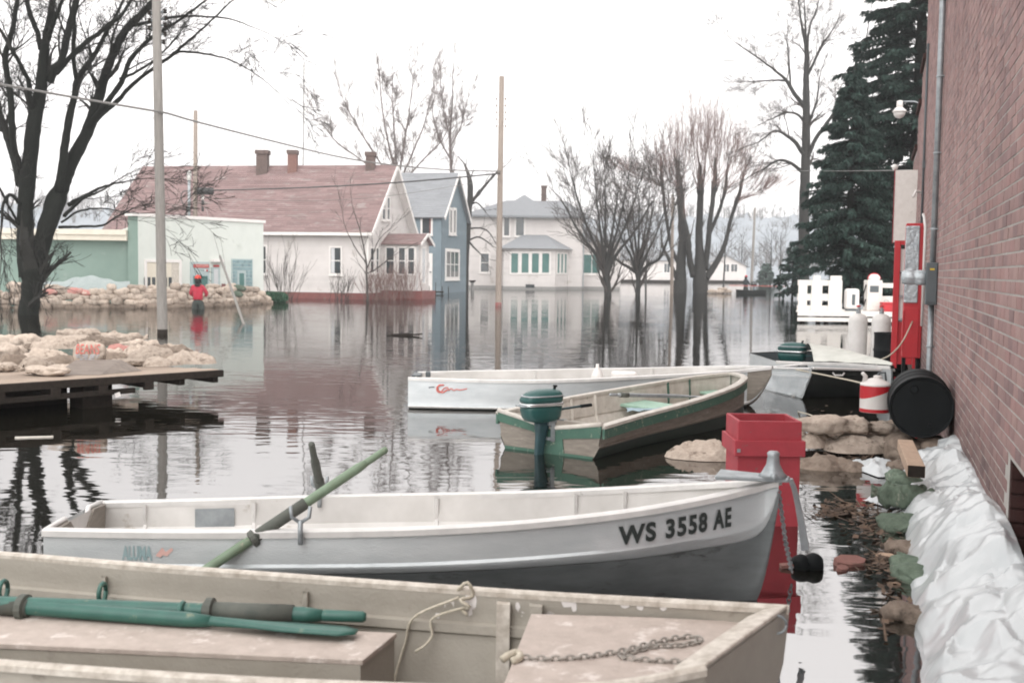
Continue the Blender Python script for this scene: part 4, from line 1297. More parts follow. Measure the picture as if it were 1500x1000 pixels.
# --- long sandbag wall before the green building
wl = [at(-70, 452), at(0, 451), at(100, 451), at(205, 451), at(300, 450), at(350, 447), at(392, 444)]
cum = [0]
for p, q in zip(wl, wl[1:]): cum.append(cum[-1] + (q - p).length)
def along(d):
    i = 0
    while i < len(wl) - 2 and cum[i + 1] < d: i += 1
    t = (d - cum[i]) / (cum[i + 1] - cum[i])
    return wl[i].lerp(wl[i + 1], t), wl[i + 1] - wl[i]
for row in range(5):
    d = .1 + .25 * (row % 2)
    while d < cum[-1] - .1 - row * .22:
        w = R.uniform(.50, .70)
        p, g = along(min(d + w / 2, cum[-1] - .02))
        d += w * R.uniform(.66, .82)
        pxv = 0
        if row == 4 and R.random() < .45: continue
        z = -.12 + row * .195 + R.uniform(-.025, .025)
        n_ = V(-g.y, g.x, 0).normalized()
        ang = math.atan2(g.y, g.x) + (R.uniform(-.25, .25) if R.random() < .7 else rad(90) + R.uniform(-.3, .3))
        loc = p + n_ * (row * .12 + R.uniform(-.05, .07)) + V(0, 0, z)
        x_img = 750 + FPX * loc.x / loc.y
        seg_ = 'left of the big tree trunk' if x_img < 40 else 'between the big tree trunk and the utility pole' if x_img < 238 else 'between the utility pole and the person in red' if x_img < 290 else 'right of the person in red'
        red = row in (2, 3, 4) and 60 < x_img < 165 and R.random() < .42
        bag(R.choice(BAG_LO), loc, (w * 1.1, w * R.uniform(1.0, 1.25), w * R.uniform(1.55, 2.0)), ang + R.choice((0, math.pi)),
            ('%s red stained sandbag below the plastic film' if red else '%s beige sandbag ' + seg_) % ('bottom row', 'second row', 'middle row', 'upper row', 'loose topmost')[row],
            'red stained sandbags in the wall' if red else 'sandbags in the long wall', M_bag_red if red else (M_bag_dk if row == 0 else None), (R.uniform(-.15, .15), R.uniform(-.12, .12)))
for px, py, y_, s_, lab in ((352, 427, 46.6, .95, 'upper of two dull green bags on the wall beside the person in red'), (347, 436, 46.2, 1.0, 'lower of two dull green bags on the wall beside the person in red')):
    bag(BAG_LO[2], far(px - 8, py, y_), (s_, s_ * .8, s_ * 1.2), .35, lab, 'green bags on the long wall', M_bag_grn)
film = []
for i in range(25):
    row = []
    for j in range(7):
        px = lerp(60, 190, i / 24)
        top = 412 - 8 * math.sin(math.pi * min(1, max(0, (i - 6) / 14))) + 2 * nz((i * .4, 1, 2))
        p = far(px, lerp(top, 428, j / 6), 43.9 - .35 * j / 6 + .05 * nz((i * .6, j * .7, 4)))
        row.append(p)
    film.append(row)
solo('plastic_film', MB().grid(film), M_clear, 'clear plastic film behind the sandbag wall against the sea green wall', 'plastic sheet', smooth=True)

# --- timber platform on the left with its load of sacks
PZ = .36
pA, pB = at(0, 562, PZ), at(322, 541, PZ)
g = (pB - pA).normalized()
nb = V(-g.y, g.x, 0)
pA = pB - g * 4.6
plat = root('timber_platform', (pA + pB) / 2 - V(0, 0, PZ), 'weathered timber platform loaded with sacks, standing over the dark water', 'platform')
for k in range(9):
    w = .215
    c = nb * (w * (k + .5))
    e0 = R.uniform(-.03, .02) - (.10 * k if k else 0)
    obj('deck_board', MB().bar(pA + c - V(0, 0, .016), pB + g * e0 + c - V(0, 0, .016 + R.uniform(0, .006)), w - .012, .034), M_wood_old, plat, bevel=.004)
obj('front_beam', MB().bar(pA - nb * .035 - V(0, 0, .045), pB + g * .02 - nb * .035 - V(0, 0, .045), .055, .085), M_wood_dk, plat, bevel=.006)
obj('lower_beam', MB().bar(pA - nb * .02 - V(0, 0, .195), pB - g * 1.15 - nb * .02 - V(0, 0, .175), .06, .06), M_wood_dk, plat, bevel=.006)
obj('rear_beam', MB().bar(pA + nb * 1.95 - V(0, 0, .06), pB - g * .9 + nb * 1.95 - V(0, 0, .06), .06, .1), M_wood_dk, plat)
for q in (.06, .52, .98, 1.55, 2.1, 2.7, 3.4, 4.1):
    obj('cross_joist', MB().bar(pB - g * q - V(0, 0, .10), pB - g * (q + .05) + nb * 1.8 - V(0, 0, .10), .07, .12), M_wood_dk, plat)
    if q > .9: obj('spacer_block', MB().box(pB - g * q - nb * .03 - V(0, 0, .13), (.11, .06, .10), rz=math.atan2(g.y, g.x)), M_wood_dk, plat)
for q, n_ in ((1.55, .25), (2.9, .15), (4.2, .2), (1.7, 1.5), (3.3, 1.5)):
    obj('support_post', MB().box(pB - g * q + nb * n_ - V(0, 0, PZ * .5 + .45), (.36, .34, 1.2), rz=math.atan2(g.y, g.x)), M_wood_dk, plat, bevel=.01)
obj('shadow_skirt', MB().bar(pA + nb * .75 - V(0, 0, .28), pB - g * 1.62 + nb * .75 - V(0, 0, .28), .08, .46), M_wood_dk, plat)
wd = [at(146, 549, PZ + .002), at(177, 526.5, PZ + .135), at(209, 543, PZ + .002)]
mb = MB().prism(wd, nb * .30 - g * .42)
solo('wooden_wedge', mb, mat('grey_timber', hx('857b73'), hx('655d57'), rough=.9, ns=5, stretch=(1, 6, 6), dirt=hx('574f4a'), ds=3, dt=.58), 'grey wooden wedge lying on the platform in front of the lettered sack', 'wedge', bevel=.004)
G1 = 'sacks on the timber platform'
beans = None
for px, py, dz, w, h, d_, rz, kind, m_, lab in (
    (6, 545, 0, .46, 1.1, .9, .3, 'b1', None, 'plump sack at the cut off left end of the platform'),
    (16, 527, .0, .62, 1.5, 1.0, 1.2, 'b2', None, 'tall pale sack behind the plump one near the left end of the platform'),
    (72, 551, 0, .60, .85, .8, 2.9, 'b3', None, 'smooth fat sack lying alone at the front edge of the platform'),
    (50, 521, .10, .34, 1.2, .8, .9, 'h1', M_bag_dk, 'brown puckered sack neck standing up among the sacks'),
    (72, 529, .04, .56, 1.1, 1.0, .2, 'h2', None, 'folded sack left of the lettered sack'),
    (108, 519, .16, .80, .9, .9, .0, 'b4', None, 'long pale sack lying across the top of the pile'),
    (100, 532, .0, .50, 1.0, .9, .5, 'h3', M_bag_dk, 'crumpled dark sack beside the lettered sack'),
    (168, 524, .02, .42, 1.3, .9, 1.2, 'h4', None, 'folded sack just right of the lettered sack'),
    (196, 537, 0, .50, .9, .85, .1, 'b5', None, 'smooth rounded sack right of the wooden wedge'),
    (186, 521, .08, .44, 1.1, .8, .6, 'h5', M_bag_red, 'pink stained sack on top of the pile'),
    (228, 531, .04, .62, 1.35, 1.1, -.2, 'h1', None, 'big crumpled sack at the right of the pile'),
    (281, 533, .0, .66, 1.25, .9, .1, 'h3', None, 'sagging sack draped over the right end of the platform'),
    (262, 522, .02, .5, 1.4, .8, .5, 'h2', None, 'crumpled sack behind the draped one at the right end'),
    (150, 513, .06, .62, 1.3, 1.0, .4, 'b6', None, 'sack lying behind the lettered sack'),
    (213, 514, .02, .62, 1.2, 1.0, .1, 'b2', None, 'half hidden sack at the back of the pile'),
    (34, 512, .04, .7, 1.4, 1.0, .2, 'b4', None, 'half hidden sack at the back left of the pile'),
    (100, 541, 0, .36, .8, .8, .2, 'h4', None, 'flat folded sack in front of the pile, left of the wedge'),
    (24, 536, .02, .5, 1.2, 1.0, .8, 'h2', M_bag_dk, 'dark crumpled sack between the two plump ones at the left end'),
    (60, 537, .0, .46, 1.3, .9, 1.1, 'h5', None, 'creased sack leaning on the fat one at the front edge'),
    (84, 521, .12, .60, 1.2, .9, .3, 'h1', None, 'crumpled sack heaped left of the lettered sack'),
    (142, 519, .16, .62, 1.1, .9, .2, 'h3', M_bag_dk, 'dark folded sack lying on top behind the lettered sack'),
    (172, 530, .0, .50, 1.2, .9, .2, 'h2', M_bag_dk, 'dark creased sack low down right of the lettered sack'),
    (206, 526, .06, .56, 1.2, .9, 2.2, 'h4', None, 'loosely folded sack heaped in the middle right of the pile'),
    (244, 536, .0, .52, 1.1, .9, .9, 'h5', None, 'flattened sack low at the right of the pile'),
    (256, 527, .07, .6, 1.2, .9, .4, 'h4', M_bag_dk, 'dark wrinkled sack on top at the right end of the pile'),
    (124, 509, .14, .7, 1.2, 1.0, .1, 'b1', None, 'full sack high at the back of the pile'),
    (186, 510, .08, .66, 1.2, 1.0, .3, 'b3', None, 'full sack at the back, right of the highest one')):
    me = BAG_HI[int(kind[1]) - 1] if kind[0] == 'b' else HEAPS[int(kind[1]) - 1]
    bag(me, at(px, py, PZ) + V(0, 0, dz * .8) + nb * .1, (w * 1.08, w * d_, w * h * .82), rz, lab, G1, m_, name='sack')
# the lettered sack stands upright, its print towards the water
bm_ = bag_mesh(5, 30, 24, False, .5)
lo = at(131, 541, PZ) - nb * .02
bs_ = tag(bpy.data.objects.new('sack', bm_), 'upright sack printed with red letters and grey lines on the platform', 'sack', G1)
COL.objects.link(bs_)
bs_.location = lo + V(0, 0, .20)
bs_.rotation_euler = Euler((0, 0, 0))
Mx = Matrix((V(.40, 0, 0), V(0, .14, .52).normalized() * .52, V(0, -.62, .20).normalized() * .62)).transposed()
for v in bm_.vertices: v.co = Mx @ (v.co - V(0, 0, .125))
for v in bm_.vertices: v.co.z = max(v.co.z, -.165)
bvh = BVHTree.FromPolygons([v.co[:] for v in bm_.vertices], [p.vertices[:] for p in bm_.polygons])
def print_on(vs_, fs_, cx, cz, k, m, name):
    out = []
    for v in vs_:
        hit = bvh.ray_cast(V(cx + v.x * k, -1, cz + v.y * k), V(0, 1, 0))[0]
        out.append((hit if hit is not None else V(cx + v.x * k, -.05, cz + v.y * k)) + V(0, -.013, 0))
    obj(name, MB().add(out, fs_), m, bs_, False, fix=False)
lv, lf = text_mesh('BEANS', .1, 0.0, 1.08, True)
print_on([V(v.x, v.y * 1.8, 0) for v in lv], lf, -.14, .0, .285 / max(v.x for v in lv), M_redink, 'red_lettering')
for zz, w in ((-.022, .30), (-.046, .26), (-.07, .17)):
    vv, ff = [], []
    for i in range(14):
        x = lerp(-w / 2, w / 2, i / 13)
        vv += [V(x, 0, 0), V(x, .014, 0)]
        if i and i % 4: ff.append((2 * i - 2, 2 * i, 2 * i + 1, 2 * i - 1))
    print_on(vv, ff, 0, zz, 1, M_greyink, 'grey_print')
# floating stick and drift
solo('floating_stick', MB().bar(at(22, 641.5), at(78, 640), .03, .025), M_cream, 'thin pale stick floating in the dark water below the platform', 'stick')
solo('floating_tag', MB().bar(pB - g * 1.42 - nb * .08 - V(0, 0, .215), pB - g * 1.36 - nb * .08 - V(0, 0, .20), .01, .05), M_white, 'small white tag hanging under the platform edge', 'tag')
mb = MB()
c0 = at(580, 491.5)
for i in range(9):
    a = R.uniform(-.5, .5)
    p = c0 + V(R.uniform(-.3, .3), R.uniform(-.25, .25), R.uniform(0, .03))
    mb.bar(p, p + V(.4 * math.cos(a), .4 * math.sin(a), R.uniform(0, .03)), .05, .03)
tag(obj('driftwood', mb, M_wood_dk), 'low clump of drift floating in mid water', kind='stuff')

# ------------------------------------------------------------------ red box standing in the water
rb = root('red_wooden_box', at(1123, 775), 'tall open red wooden box standing in the water at the silver boat bow', 'box')
bc = V(at(1123, 616, .68).x, 7.25, 0)
bw, bdp, th = .415, .40, .022
def boxwalls(w, d, z0, z1, nm, m, t=th, world_c=bc):
    for sx in (-1, 1):
        obj(nm, MB().box(world_c + V(sx * (w / 2 - t / 2), 0, (z0 + z1) / 2), (t, d - 2 * t - .003, z1 - z0)), m, rb, bevel=.004)
        obj(nm, MB().box(world_c + V(0, sx * (d / 2 - t / 2), (z0 + z1) / 2), (w, t, z1 - z0)), m, rb, bevel=.004)
boxwalls(bw, bdp, .52, .69, 'upper_board', M_red)
boxwalls(bw + .045, bdp + .045, .462, .565, 'collar_board', M_red)
boxwalls(bw - .008, bdp - .008, -.6, .47, 'lower_board', M_red)
obj('bottom_board', MB().box(bc + V(0, 0, .40), (bw - .06, bdp - .06, .02)), M_wood_dk, rb)
obj('screw_plate', MB().box(bc + V(-.205, -bdp / 2 - .026, .50), (.022, .006, .022)), M_galv, rb)

# ------------------------------------------------------------------ sandbag island, drum, can
G2 = 'sandbags of the islet under the drum'
IS = [
    (1030, 674, .0, .64, .75, .8, 2.9, 'h2', None, 'pale lumpy sandbag sticking out into the water left of the red box'),
    (1228, 636, .17, .90, .62, .72, .05, 'b2', None, 'long smooth sandbag on top, reaching from the red box to the can'),
    (1315, 640, .14, .55, .7, .9, .3, 'b3', None, 'sandbag under the can and the drum'),
    (1260, 662, .02, .64, .75, 1.1, .1, 'h1', None, 'wrinkled sagging sandbag under the long smooth one'),
    (1195, 655, .04, .52, .75, 1.0, .5, 'h2', None, 'folded sandbag just right of the red box rim'),
    (1218, 688, -.03, .58, .8, .9, .1, 'h3', M_bag_dk, 'wet grey brown sandbag lying lowest, right of the red box'),
    (1262, 690, -.04, .40, .9, .9, 1.0, 'h5', M_bag_dk, 'small wet puckered sandbag at the water edge'),
    (1080, 668, -.03, .50, .75, .9, .4, 'b5', None, 'sandbag behind the red box, mostly hidden'),
    (1150, 646, -.02, .60, .8, 1.0, .1, 'b6', None, 'sandbag behind the rim of the red box'),
    (1320, 655, -.02, .60, .95, 1.0, 1.3, 'b4', M_bag_dk, 'dark damp sandbag below the drum'),
    (1300, 640, -.02, .60, .95, 1.0, .3, 'b6', M_bag_dk, 'lower sandbag half hidden under the can'),
    (1240, 645, -.06, .66, .9, 1.0, .2, 'b5', M_bag_dk, 'hidden damp sandbag in the heart of the islet'),
]
for px, py, dz, w, h, d_, rz, kind, m_, lab in IS:
    me = BAG_HI[int(kind[1]) - 1] if kind[0] == 'b' else HEAPS[int(kind[1]) - 1]
    bag(me, at(px, py, max(dz, 0)) + V(0, .12, min(dz, 0)), (w, w * d_, w * h * 1.15), rz, lab, G2, m_)
for dd, lab in ((.28, 'damp sandbag under the left side of the lying drum'), (.56, 'damp sandbag under the wall side of the lying drum')):
    bag(BAG_HI[2], W(10.45, dd, -.03), (.8, .6, .8), WANG + .1, lab, 'sandbags under the drum', M_bag_dk)
dr = root('oil_drum', W(10.6, .42, .27), 'black oil drum lying on sandbags against the brick wall', 'drum')
DM = Matrix((WN, V(0, 0, 1), WD)).transposed()
r_ = .268
prof = [(.01, .012), (r_ - .022, .012), (r_ - .016, 0), (r_, -.004), (r_ + .004, .008), (r_, .022)]
for zc in (.30, .58):
    prof += [(r_, zc - .03), (r_ + .012, zc - .012), (r_ + .012, zc + .012), (r_, zc + .03)]
for zc in (.42, .46, .70, .74): prof.append((r_ + (.003 if zc in (.42, .70) else 0), zc))
prof = sorted(prof[:6], key=lambda p: 0) + sorted(prof[6:], key=lambda p: p[1]) + [(r_, .86), (r_ + .004, .875), (r_, .88), (.01, .87)]
obj('body', MB().lathe(prof, 40, W(10.2, .425, .49), DM), M_black, dr, smooth=True, auto=True)
obj('bung', MB().lathe([(.001, -.012), (.032, -.012), (.036, .0), (.036, .014)], 12, W(10.205, .36, .645), DM), M_black, dr)
obj('bung', MB().lathe([(.001, -.008), (.018, -.008), (.02, .0), (.02, .014)], 12, W(10.205, .50, .335), DM), M_black, dr)
gc = root('fuel_can', at(1281, 603, .33), 'red and white fuel can standing on a sandbag beside the black drum', 'fuel can')
c0 = at(1281, 603, .33)
rr = .5 * 43 / 1600 * c0.y
hh = 47 / 1600 * c0.y
obj('can_body', MB().lathe([(rr * .97, 0), (rr, .004), (rr, hh * .84), (rr * 1.02, hh * .86), (rr * 1.0, hh * .885), (rr * .9, hh * .93), (rr * .55, hh * 1.02), (rr * .3, hh * 1.06)], 32, c0), M_white, gc, smooth=True, auto=True)
mb = MB()
def band(za, zb, n=48):
    rows = []
    for k in range(n + 1):
        a = 2 * math.pi * k / n
        rows.append([c0 + V(rr * 1.006 * math.cos(a), rr * 1.006 * math.sin(a), (za(a) if callable(za) else za)), c0 + V(rr * 1.006 * math.cos(a), rr * 1.006 * math.sin(a), zb)])
    return MB().grid(rows)
obj('red_base_band', band(.004, hh * .12), M_red2, gc, smooth=True)
obj('red_slant_band', band(lambda a: hh * (.58 + .16 * math.cos(a)), hh * .83), M_red2, gc, smooth=True)
obj('cap', MB().lathe([(.04, 0), (.04, .03), (.02, .035)], 14, c0 + V(.02, 0, hh * 1.04)), M_white, gc)
obj('spout', MB().tube([c0 + V(-rr * .75, 0, hh * .9), c0 + V(-rr * .7, 0, hh * 1.12), c0 + V(-rr * .95, -.02, hh * 1.22)], [.026, .022, .017], 10), M_white, gc, smooth=True)
obj('handle', MB().tube([c0 + V(.0, 0, hh * 1.05), c0 + V(.03, 0, hh * 1.22), c0 + V(.09, 0, hh * 1.24), c0 + V(.10, 0, hh * .98)], .011, 8), M_box_grey, gc, smooth=True)
pk = root('short_plank', W(7.9, .28, .2), 'weathered timber block lying end-on at the corner of the white plastic', 'plank')
obj('block', MB().bar(W(7.75, .305, .335), W(9.15, .27, .305), .115, .085), M_wood_lt, pk, bevel=.008)
obj('end_cut', MB().bar(W(7.744, .305, .335), W(7.75, .305, .335), .108, .078), M_wood_dk, pk)

# ------------------------------------------------------------------ white plastic over the bank of bags along the wall
def sheet_z(s, t):
    base = .215 + .04 * math.sin(s * 1.3) + .02 * math.sin(s * 3.1 + 1)
    f = .06 * facet(s * 2.0 + t * .6, t * 1.9 - s * .5, 1) + .036 * facet(s * 4.4 - t * 1.4, t * 3.4 + s * .7, 2) + .012 * facet(s * 10 + t * 3, t * 7 - s * 2, 3)
    return base, f + .05 * nz((s * .9, t * 1.4, 1)) + .03
rows = []
NS, NT = 400, 64
for i in range(NS + 1):
    s = lerp(1.6, 10.05, i / NS)
    edge = .245 + .03 * nz((s * 1.3, 0, 5)) + .012 * nz((s * 6, 0, 8)) - .05 * max(0, 4.6 - s)
    row = []
    for j in range(NT + 1):
        t = j / NT
        base, f = sheet_z(s, t)
        d = lerp(.698, edge - .03, t) + (.02 * nz((s * 3, t * 3, 21)) if .1 < t < .95 else 0)
        hw = base + .09 - .05 * max(0, 5 - s) * 0
        z = hw * (1 - t ** 1.9) * (1 - .22 * t) + f * min(1, t * 6 + .2) * min(1, (1 - t) * 5) + .018 * (1 - t)
        if t > .93: z = lerp(z, -.03, ((t - .93) / .07) ** 1.5)
        if s > 9.6: z = lerp(z, max(z - .2, -.02), (s - 9.6) / .45 * (1 if t > .3 else .4))
        row.append(W(s, d, z))
    rows.append(row)
tag(solo('plastic_sheet', MB().grid(rows), M_sheet, 'crumpled white plastic sheet covering the sandbank along the brick wall', 'plastic sheet', smooth=True, sharp=11))
G3 = 'green bags under the plastic edge'
for px, py, z, w, hh_, rz, v_, m_, lab in (
    (1315, 716, .03, .38, 1.3, .35, 0, M_bag_grn, 'green sandbag below the end of the weathered timber block'),
    (1318, 748, .02, .44, 1.7, 1.5, 4, M_bag_grn, 'roundest green sandbag bulging at the plastic edge'),
    (1309, 772, -.03, .38, 1.2, .1, 1, M_bag_grn, 'flat green sandbag at the water beside the leaf litter'),
    (1322, 806, -.05, .34, 1.2, 1.0, 5, M_bag_dk, 'brown damp sandbag next to the pale board scrap'),
    (1326, 842, -.04, .40, 1.1, .2, 2, M_bag_grn, 'dark low green sandbag just past the broken bricks'),
    (1330, 905, -.05, .40, 1.2, 1.3, 3, M_bag_dk, 'nearest damp sandbag almost under water'),
    (1316, 690, .03, .30, 1.2, .9, 5, M_bag_dk, 'small brown sandbag beside the timber block')):
    bag(BAG_HI[v_], at(px, py, max(z, 0)) + V(.03, 0, min(z, 0)), (w, w * 1.15, w * hh_), rz + WANG, lab, G3, m_, (R.uniform(-.3, .3), R.uniform(-.2, .2)))
# crumpled plastic at the water edge of the islet
def crumple(c, w, d, h, seed, rz=0.0):
    rows = []
    for i in range(19):
        row = []
        for j in range(15):
            x, y = -1 + 2 * i / 18, -1 + 2 * j / 14
            z = h * ((1 - abs(nz((x * 2, y * 2, seed)))) ** 3) * max(0, 1 - max(abs(x), abs(y)) ** 4) + .008
            q = Matrix.Rotation(rz, 3, 'Z') @ V(x * w / 2 * (1 + .15 * nz((x, y, seed + 2))), y * d / 2, z)
            row.append(c + q)
        rows.append(row)
    return MB().grid(rows)
solo('plastic_scrap', crumple(at(1290, 690), .36, .55, .10, 3, .2), M_sheet, 'crumpled white plastic scrap at the water edge beside the timber block', 'plastic scrap', smooth=True)
solo('plastic_scrap', crumple(at(1298, 738), .18, .3, .06, 6, .4), M_sheet, 'small crumpled plastic scrap floating beside the green bags', 'plastic scrap', smooth=True)
# leaf litter, broken bricks, float
mb = MB()
spots = [(1240, 745, 60, 12, 420), (1280, 770, 50, 26, 420), (1296, 822, 34, 24, 320), (1215, 752, 34, 8, 160), (1310, 850, 18, 40, 160), (1210, 622, 60, 20, 160), (1260, 668, 70, 8, 160), (1300, 900, 14, 40, 60)]
for cx, cy_, sx, sy, n in spots:
    for i in range(int(n * .33)):
        px, py = R.gauss(cx, sx * .5), R.gauss(cy_, sy * .5)
        if px > 1334 or px < 1178: continue
        p = at(px, py, .006) + V(0, 0, abs(R.gauss(0, .006)))
        a, l, w = R.uniform(0, 6.28), R.uniform(.015, .05), R.uniform(.008, .022)
        if R.random() < .25: l, w = R.uniform(.08, .22), .006
        u = V(math.cos(a), math.sin(a), R.uniform(-.3, .3))
        n_ = V(-math.sin(a), math.cos(a), R.uniform(-.3, .3))
        mb.add([p - u * l, p - n_ * w, p + u * l, p + n_ * w], [(0, 1, 2, 3)])
        
tag(obj('leaf_litter', mb, M_debris, fix=False), 'brown leaf and stick litter floating along the wall', kind='stuff')
def shard(px, py, sz, rz, m, label, cat, name):
    mb = MB()
    n = 7
    pts = [V(sz[0] / 2 * (1 + .25 * nz((k, 1, rz))) * math.cos(2 * math.pi * k / n), sz[1] / 2 * (1 + .25 * nz((k, 5, rz))) * math.sin(2 * math.pi * k / n), 0) for k in range(n)]
    M3 = Matrix.Rotation(rz, 3, 'Z') @ Matrix.Rotation(.25, 3, 'X')
    mb.prism([M3 @ p + at(px, py) + V(0, 0, -.02) for p in pts], M3 @ V(0, 0, sz[2]))
    solo(name, mb, m, label, cat, bevel=.004)
shard(1243, 826, (.20, .12, .055), .2, M_brickred, 'broken red brick lying in the leaf litter', 'brick', 'broken_brick')
shard(1232, 834, (.10, .06, .04), .9, M_brickred, 'small red brick chip beside the broken brick', 'brick', 'brick_chip')
shard(1298, 816, (.14, .10, .03), .1, M_wood_lt, 'pale flat board scrap right of the broken brick', 'board', 'board_scrap')
fl = root('black_float', at(1182, 832), 'black lumpy float tied to the silver boat chain', 'float')
c0 = at(1182, 832, .0)
fb = MB()
for c, r_ in ((V(-.035, 0, .025), .055), (V(.035, 0, .03), .058)):
    fb.lathe([(r_ * math.sin(a) * (1 + .08 * math.sin(5 * a)) + .001, -r_ * math.cos(a)) for a in [math.pi * i / 10 for i in range(11)]], 14, c0 + c, Matrix.Rotation(.5, 3, 'Y'))
obj('float_body', fb, M_black, fl, smooth=True)
obj('red_strap', MB().bar(c0 + V(-.15, 0, .01), c0 + V(-.07, .0, .02), .05, .02), M_brickred, fl)

# ------------------------------------------------------------------ gas cylinders, upright drum
def gas(px, y_, label, name='gas_cylinder'):
    b = far(px, 500, y_)
    b.z = -.25
    r = root(name, b, label, 'gas cylinder', 'gas cylinders by the wall')
    q = .178
    top = EYE - (458 - 400.5) / FPX * y_
    h = top - b.z
    obj('tank', MB().lathe([(q * .8, 0), (q, .06), (q, .5), (q, h - .13), (q * .94, h - .08), (q * .72, h - .03), (q * .35, h), (.05, h + .005)], 24, b), M_alu_in, r, smooth=True, auto=True)
    obj('collar', MB().lathe([(.045, h), (.045, h + .05), (.03, h + .06)], 12, b), M_galv, r)
    v = obj('valve', MB().tube([b + V(0, 0, h + .04), b + V(0, 0, h + .13)], .022, 8).tube([b + V(-.05, 0, h + .08), b + V(.05, 0, h + .08)], .014, 6), M_galv, r)
    obj('valve_cap', MB().lathe([(.04, 0), (.045, .015), (.04, .03), (.01, .035)], 10, b + V(0, 0, h + .13)), M_red2, v)
    return r
gas(1256, 21.2, 'left silvery gas cylinder with a red valve cap standing behind the boats')
gas(1290, 20.9, 'right silvery gas cylinder half hidden by the upright black drum')
b = far(1304, 536, 19.0)
b.z = -.3
ud = root('upright_drum', b, 'black drum standing upright in the water beside the red cabinet', 'drum')
r_, h = .285, EYE - (486 - 401) / FPX * 19.0 + .3
prof = [(r_ * .98, 0), (r_, .02)]
for zc in (h * .35, h * .68): prof += [(r_, zc - .03), (r_ + .012, zc - .01), (r_ + .012, zc + .01), (r_, zc + .03)]
prof += [(r_, h - .03), (r_ + .006, h - .02), (r_ + .006, h), (r_ - .01, h), (r_ - .02, h - .02), (.02, h - .02)]
obj('body', MB().lathe(prof, 32, b), M_black, ud, smooth=True, auto=True)
obj('bung', MB().lathe([(.03, -.02), (.03, .01), (.005, .012)], 10, b + V(.1, -.1, h - .01)), M_black, ud)

# ------------------------------------------------------------------ white dock at the far right
DY = 36.5
dk0, dk1 = far(1168, 460, DY), far(1310, 460, DY)
zt = .40
dock = root('white_dock', V(dk0.x, dk0.y, 0), 'white timber dock with plank fascia at the end of the brick wall', 'dock')
u = V(dk1.x - dk0.x, dk1.y - dk0.y, 0).normalized()
n_ = V(-u.y, u.x, 0)
L = (V(dk1.x, dk1.y, 0) - V(dk0.x, dk0.y, 0)).length
o0 = V(dk0.x, dk0.y, 0)
for k in range(12):
    obj('deck_plank', MB().bar(o0 + u * (.056 * k) + n_ * (.1 + .2 * k) + V(0, 0, zt - .02), o0 + u * L + n_ * (.1 + .2 * k) + V(0, 0, zt - .02), .19, .04), M_whitewood, dock)
for z in (zt - .09, zt - .27):
    obj('fascia_board', MB().bar(o0 - n_ * .03 + V(0, 0, z), o0 + u * L - n_ * .03 + V(0, 0, z), .04, .13), M_whitewood, dock)
for q in (.75, 1.6, 2.6, L - .1):
    for nn in (.2, 2.2):
        obj('pile', MB().tube([o0 + u * q + n_ * nn + V(0, 0, -1), o0 + u * q + n_ * nn + V(0, 0, zt - .05)], .08, 8), M_wood_dk, dock)
def pz(py, y_): return EYE - (py - 400.7) / FPX * y_
fp = root('fence_panel', o0 + V(0, 0, zt), 'white board fence panel standing on the left of the dock', 'fence panel')
y0 = DY + .5
x_of = lambda px: (px - 750) / FPX * y0
for a, b_ in ((1168, 1181), (1187, 1203), (1212, 1232)):
    obj('board', MB().box(V((x_of(a) + x_of(b_)) / 2, y0, (pz(456, y0) + pz(410, y0)) / 2), (x_of(b_) - x_of(a), .03, pz(410, y0) - pz(456, y0))), M_whitewood, fp, bevel=.005)
for a, b_ in ((410, 418), (430, 440), (447, 455)):
    obj('rail', MB().box(V((x_of(1167) + x_of(1232)) / 2, y0 + .035, (pz(a, y0) + pz(b_, y0)) / 2), (x_of(1232) - x_of(1167), .03, pz(a, y0) - pz(b_, y0))), M_whitewood, fp, bevel=.005)
for a, b_ in ((1189, 1200), (1214, 1231)):
    obj('post_cap', MB().box(V((x_of(a) + x_of(b_)) / 2, y0, pz(407, y0)), (x_of(b_) - x_of(a), .04, .17)), M_whitewood, fp, bevel=.02)
pu = root('fuel_pump', V(x_of(1277), y0 + .6, zt), 'white fuel pump with a red topped head on the dock', 'fuel pump')
cx = (1277 - 750) / FPX * (y0 + .6)
hz = pz(409, y0 + .6)
obj('cabinet', MB().box(V(cx, y0 + .6, (zt + hz) / 2), (.52, .42, hz - zt)), M_whitewood, pu, bevel=.03)
obj('head', MB().lathe([(.18, 0), (.2, .03), (.2, .12), (.12, .2), (.02, .22)], 16, V(cx + .02, y0 + .6, hz - .01)), M_white, pu, smooth=True)
obj('head_ring', MB().tube([V(cx + .02 + .215 * math.cos(a), y0 + .58, hz + .03 + .2 * math.sin(a)) for a in [i * math.pi / 12 for i in range(13)]], .02, 6), M_red2, pu, smooth=True)
obj('dial', MB().box(V(cx - .02, y0 + .385, hz - .3), (.3, .015, .22)), M_box_grey, pu, bevel=.006)
obj('hose', MB().tube([V(cx - .27, y0 + .5, hz - .15), V(cx - .36, y0 + .48, hz - .5), V(cx - .33, y0 + .48, zt + .15), V(cx - .27, y0 + .5, zt + .4)], .022, 7), M_black, pu, smooth=True)
mo = root('white_motor_cover', V(x_of(1249), y0 + .2, zt), 'rounded white machine with a dark front slot on the dock', 'machine')
cx, cz_ = x_of(1249), (pz(422, y0) + pz(452, y0)) / 2
obj('shell', MB().box(V(cx, y0 + .2, cz_), (.46, .36, pz(422, y0) - pz(452, y0))), M_white, mo, bevel=.09)
obj('slot', MB().box(V(cx + .01, y0 + .012, cz_ - .02), (.11, .02, .36)), M_box_grey, mo, bevel=.02)
obj('base', MB().box(V(cx, y0 + .2, zt + .03), (.34, .3, .08)), M_box_grey, mo)
rl = root('dock_railing', V(x_of(1298), y0 + .9, zt), 'short white railing beside the fuel pump', 'railing')
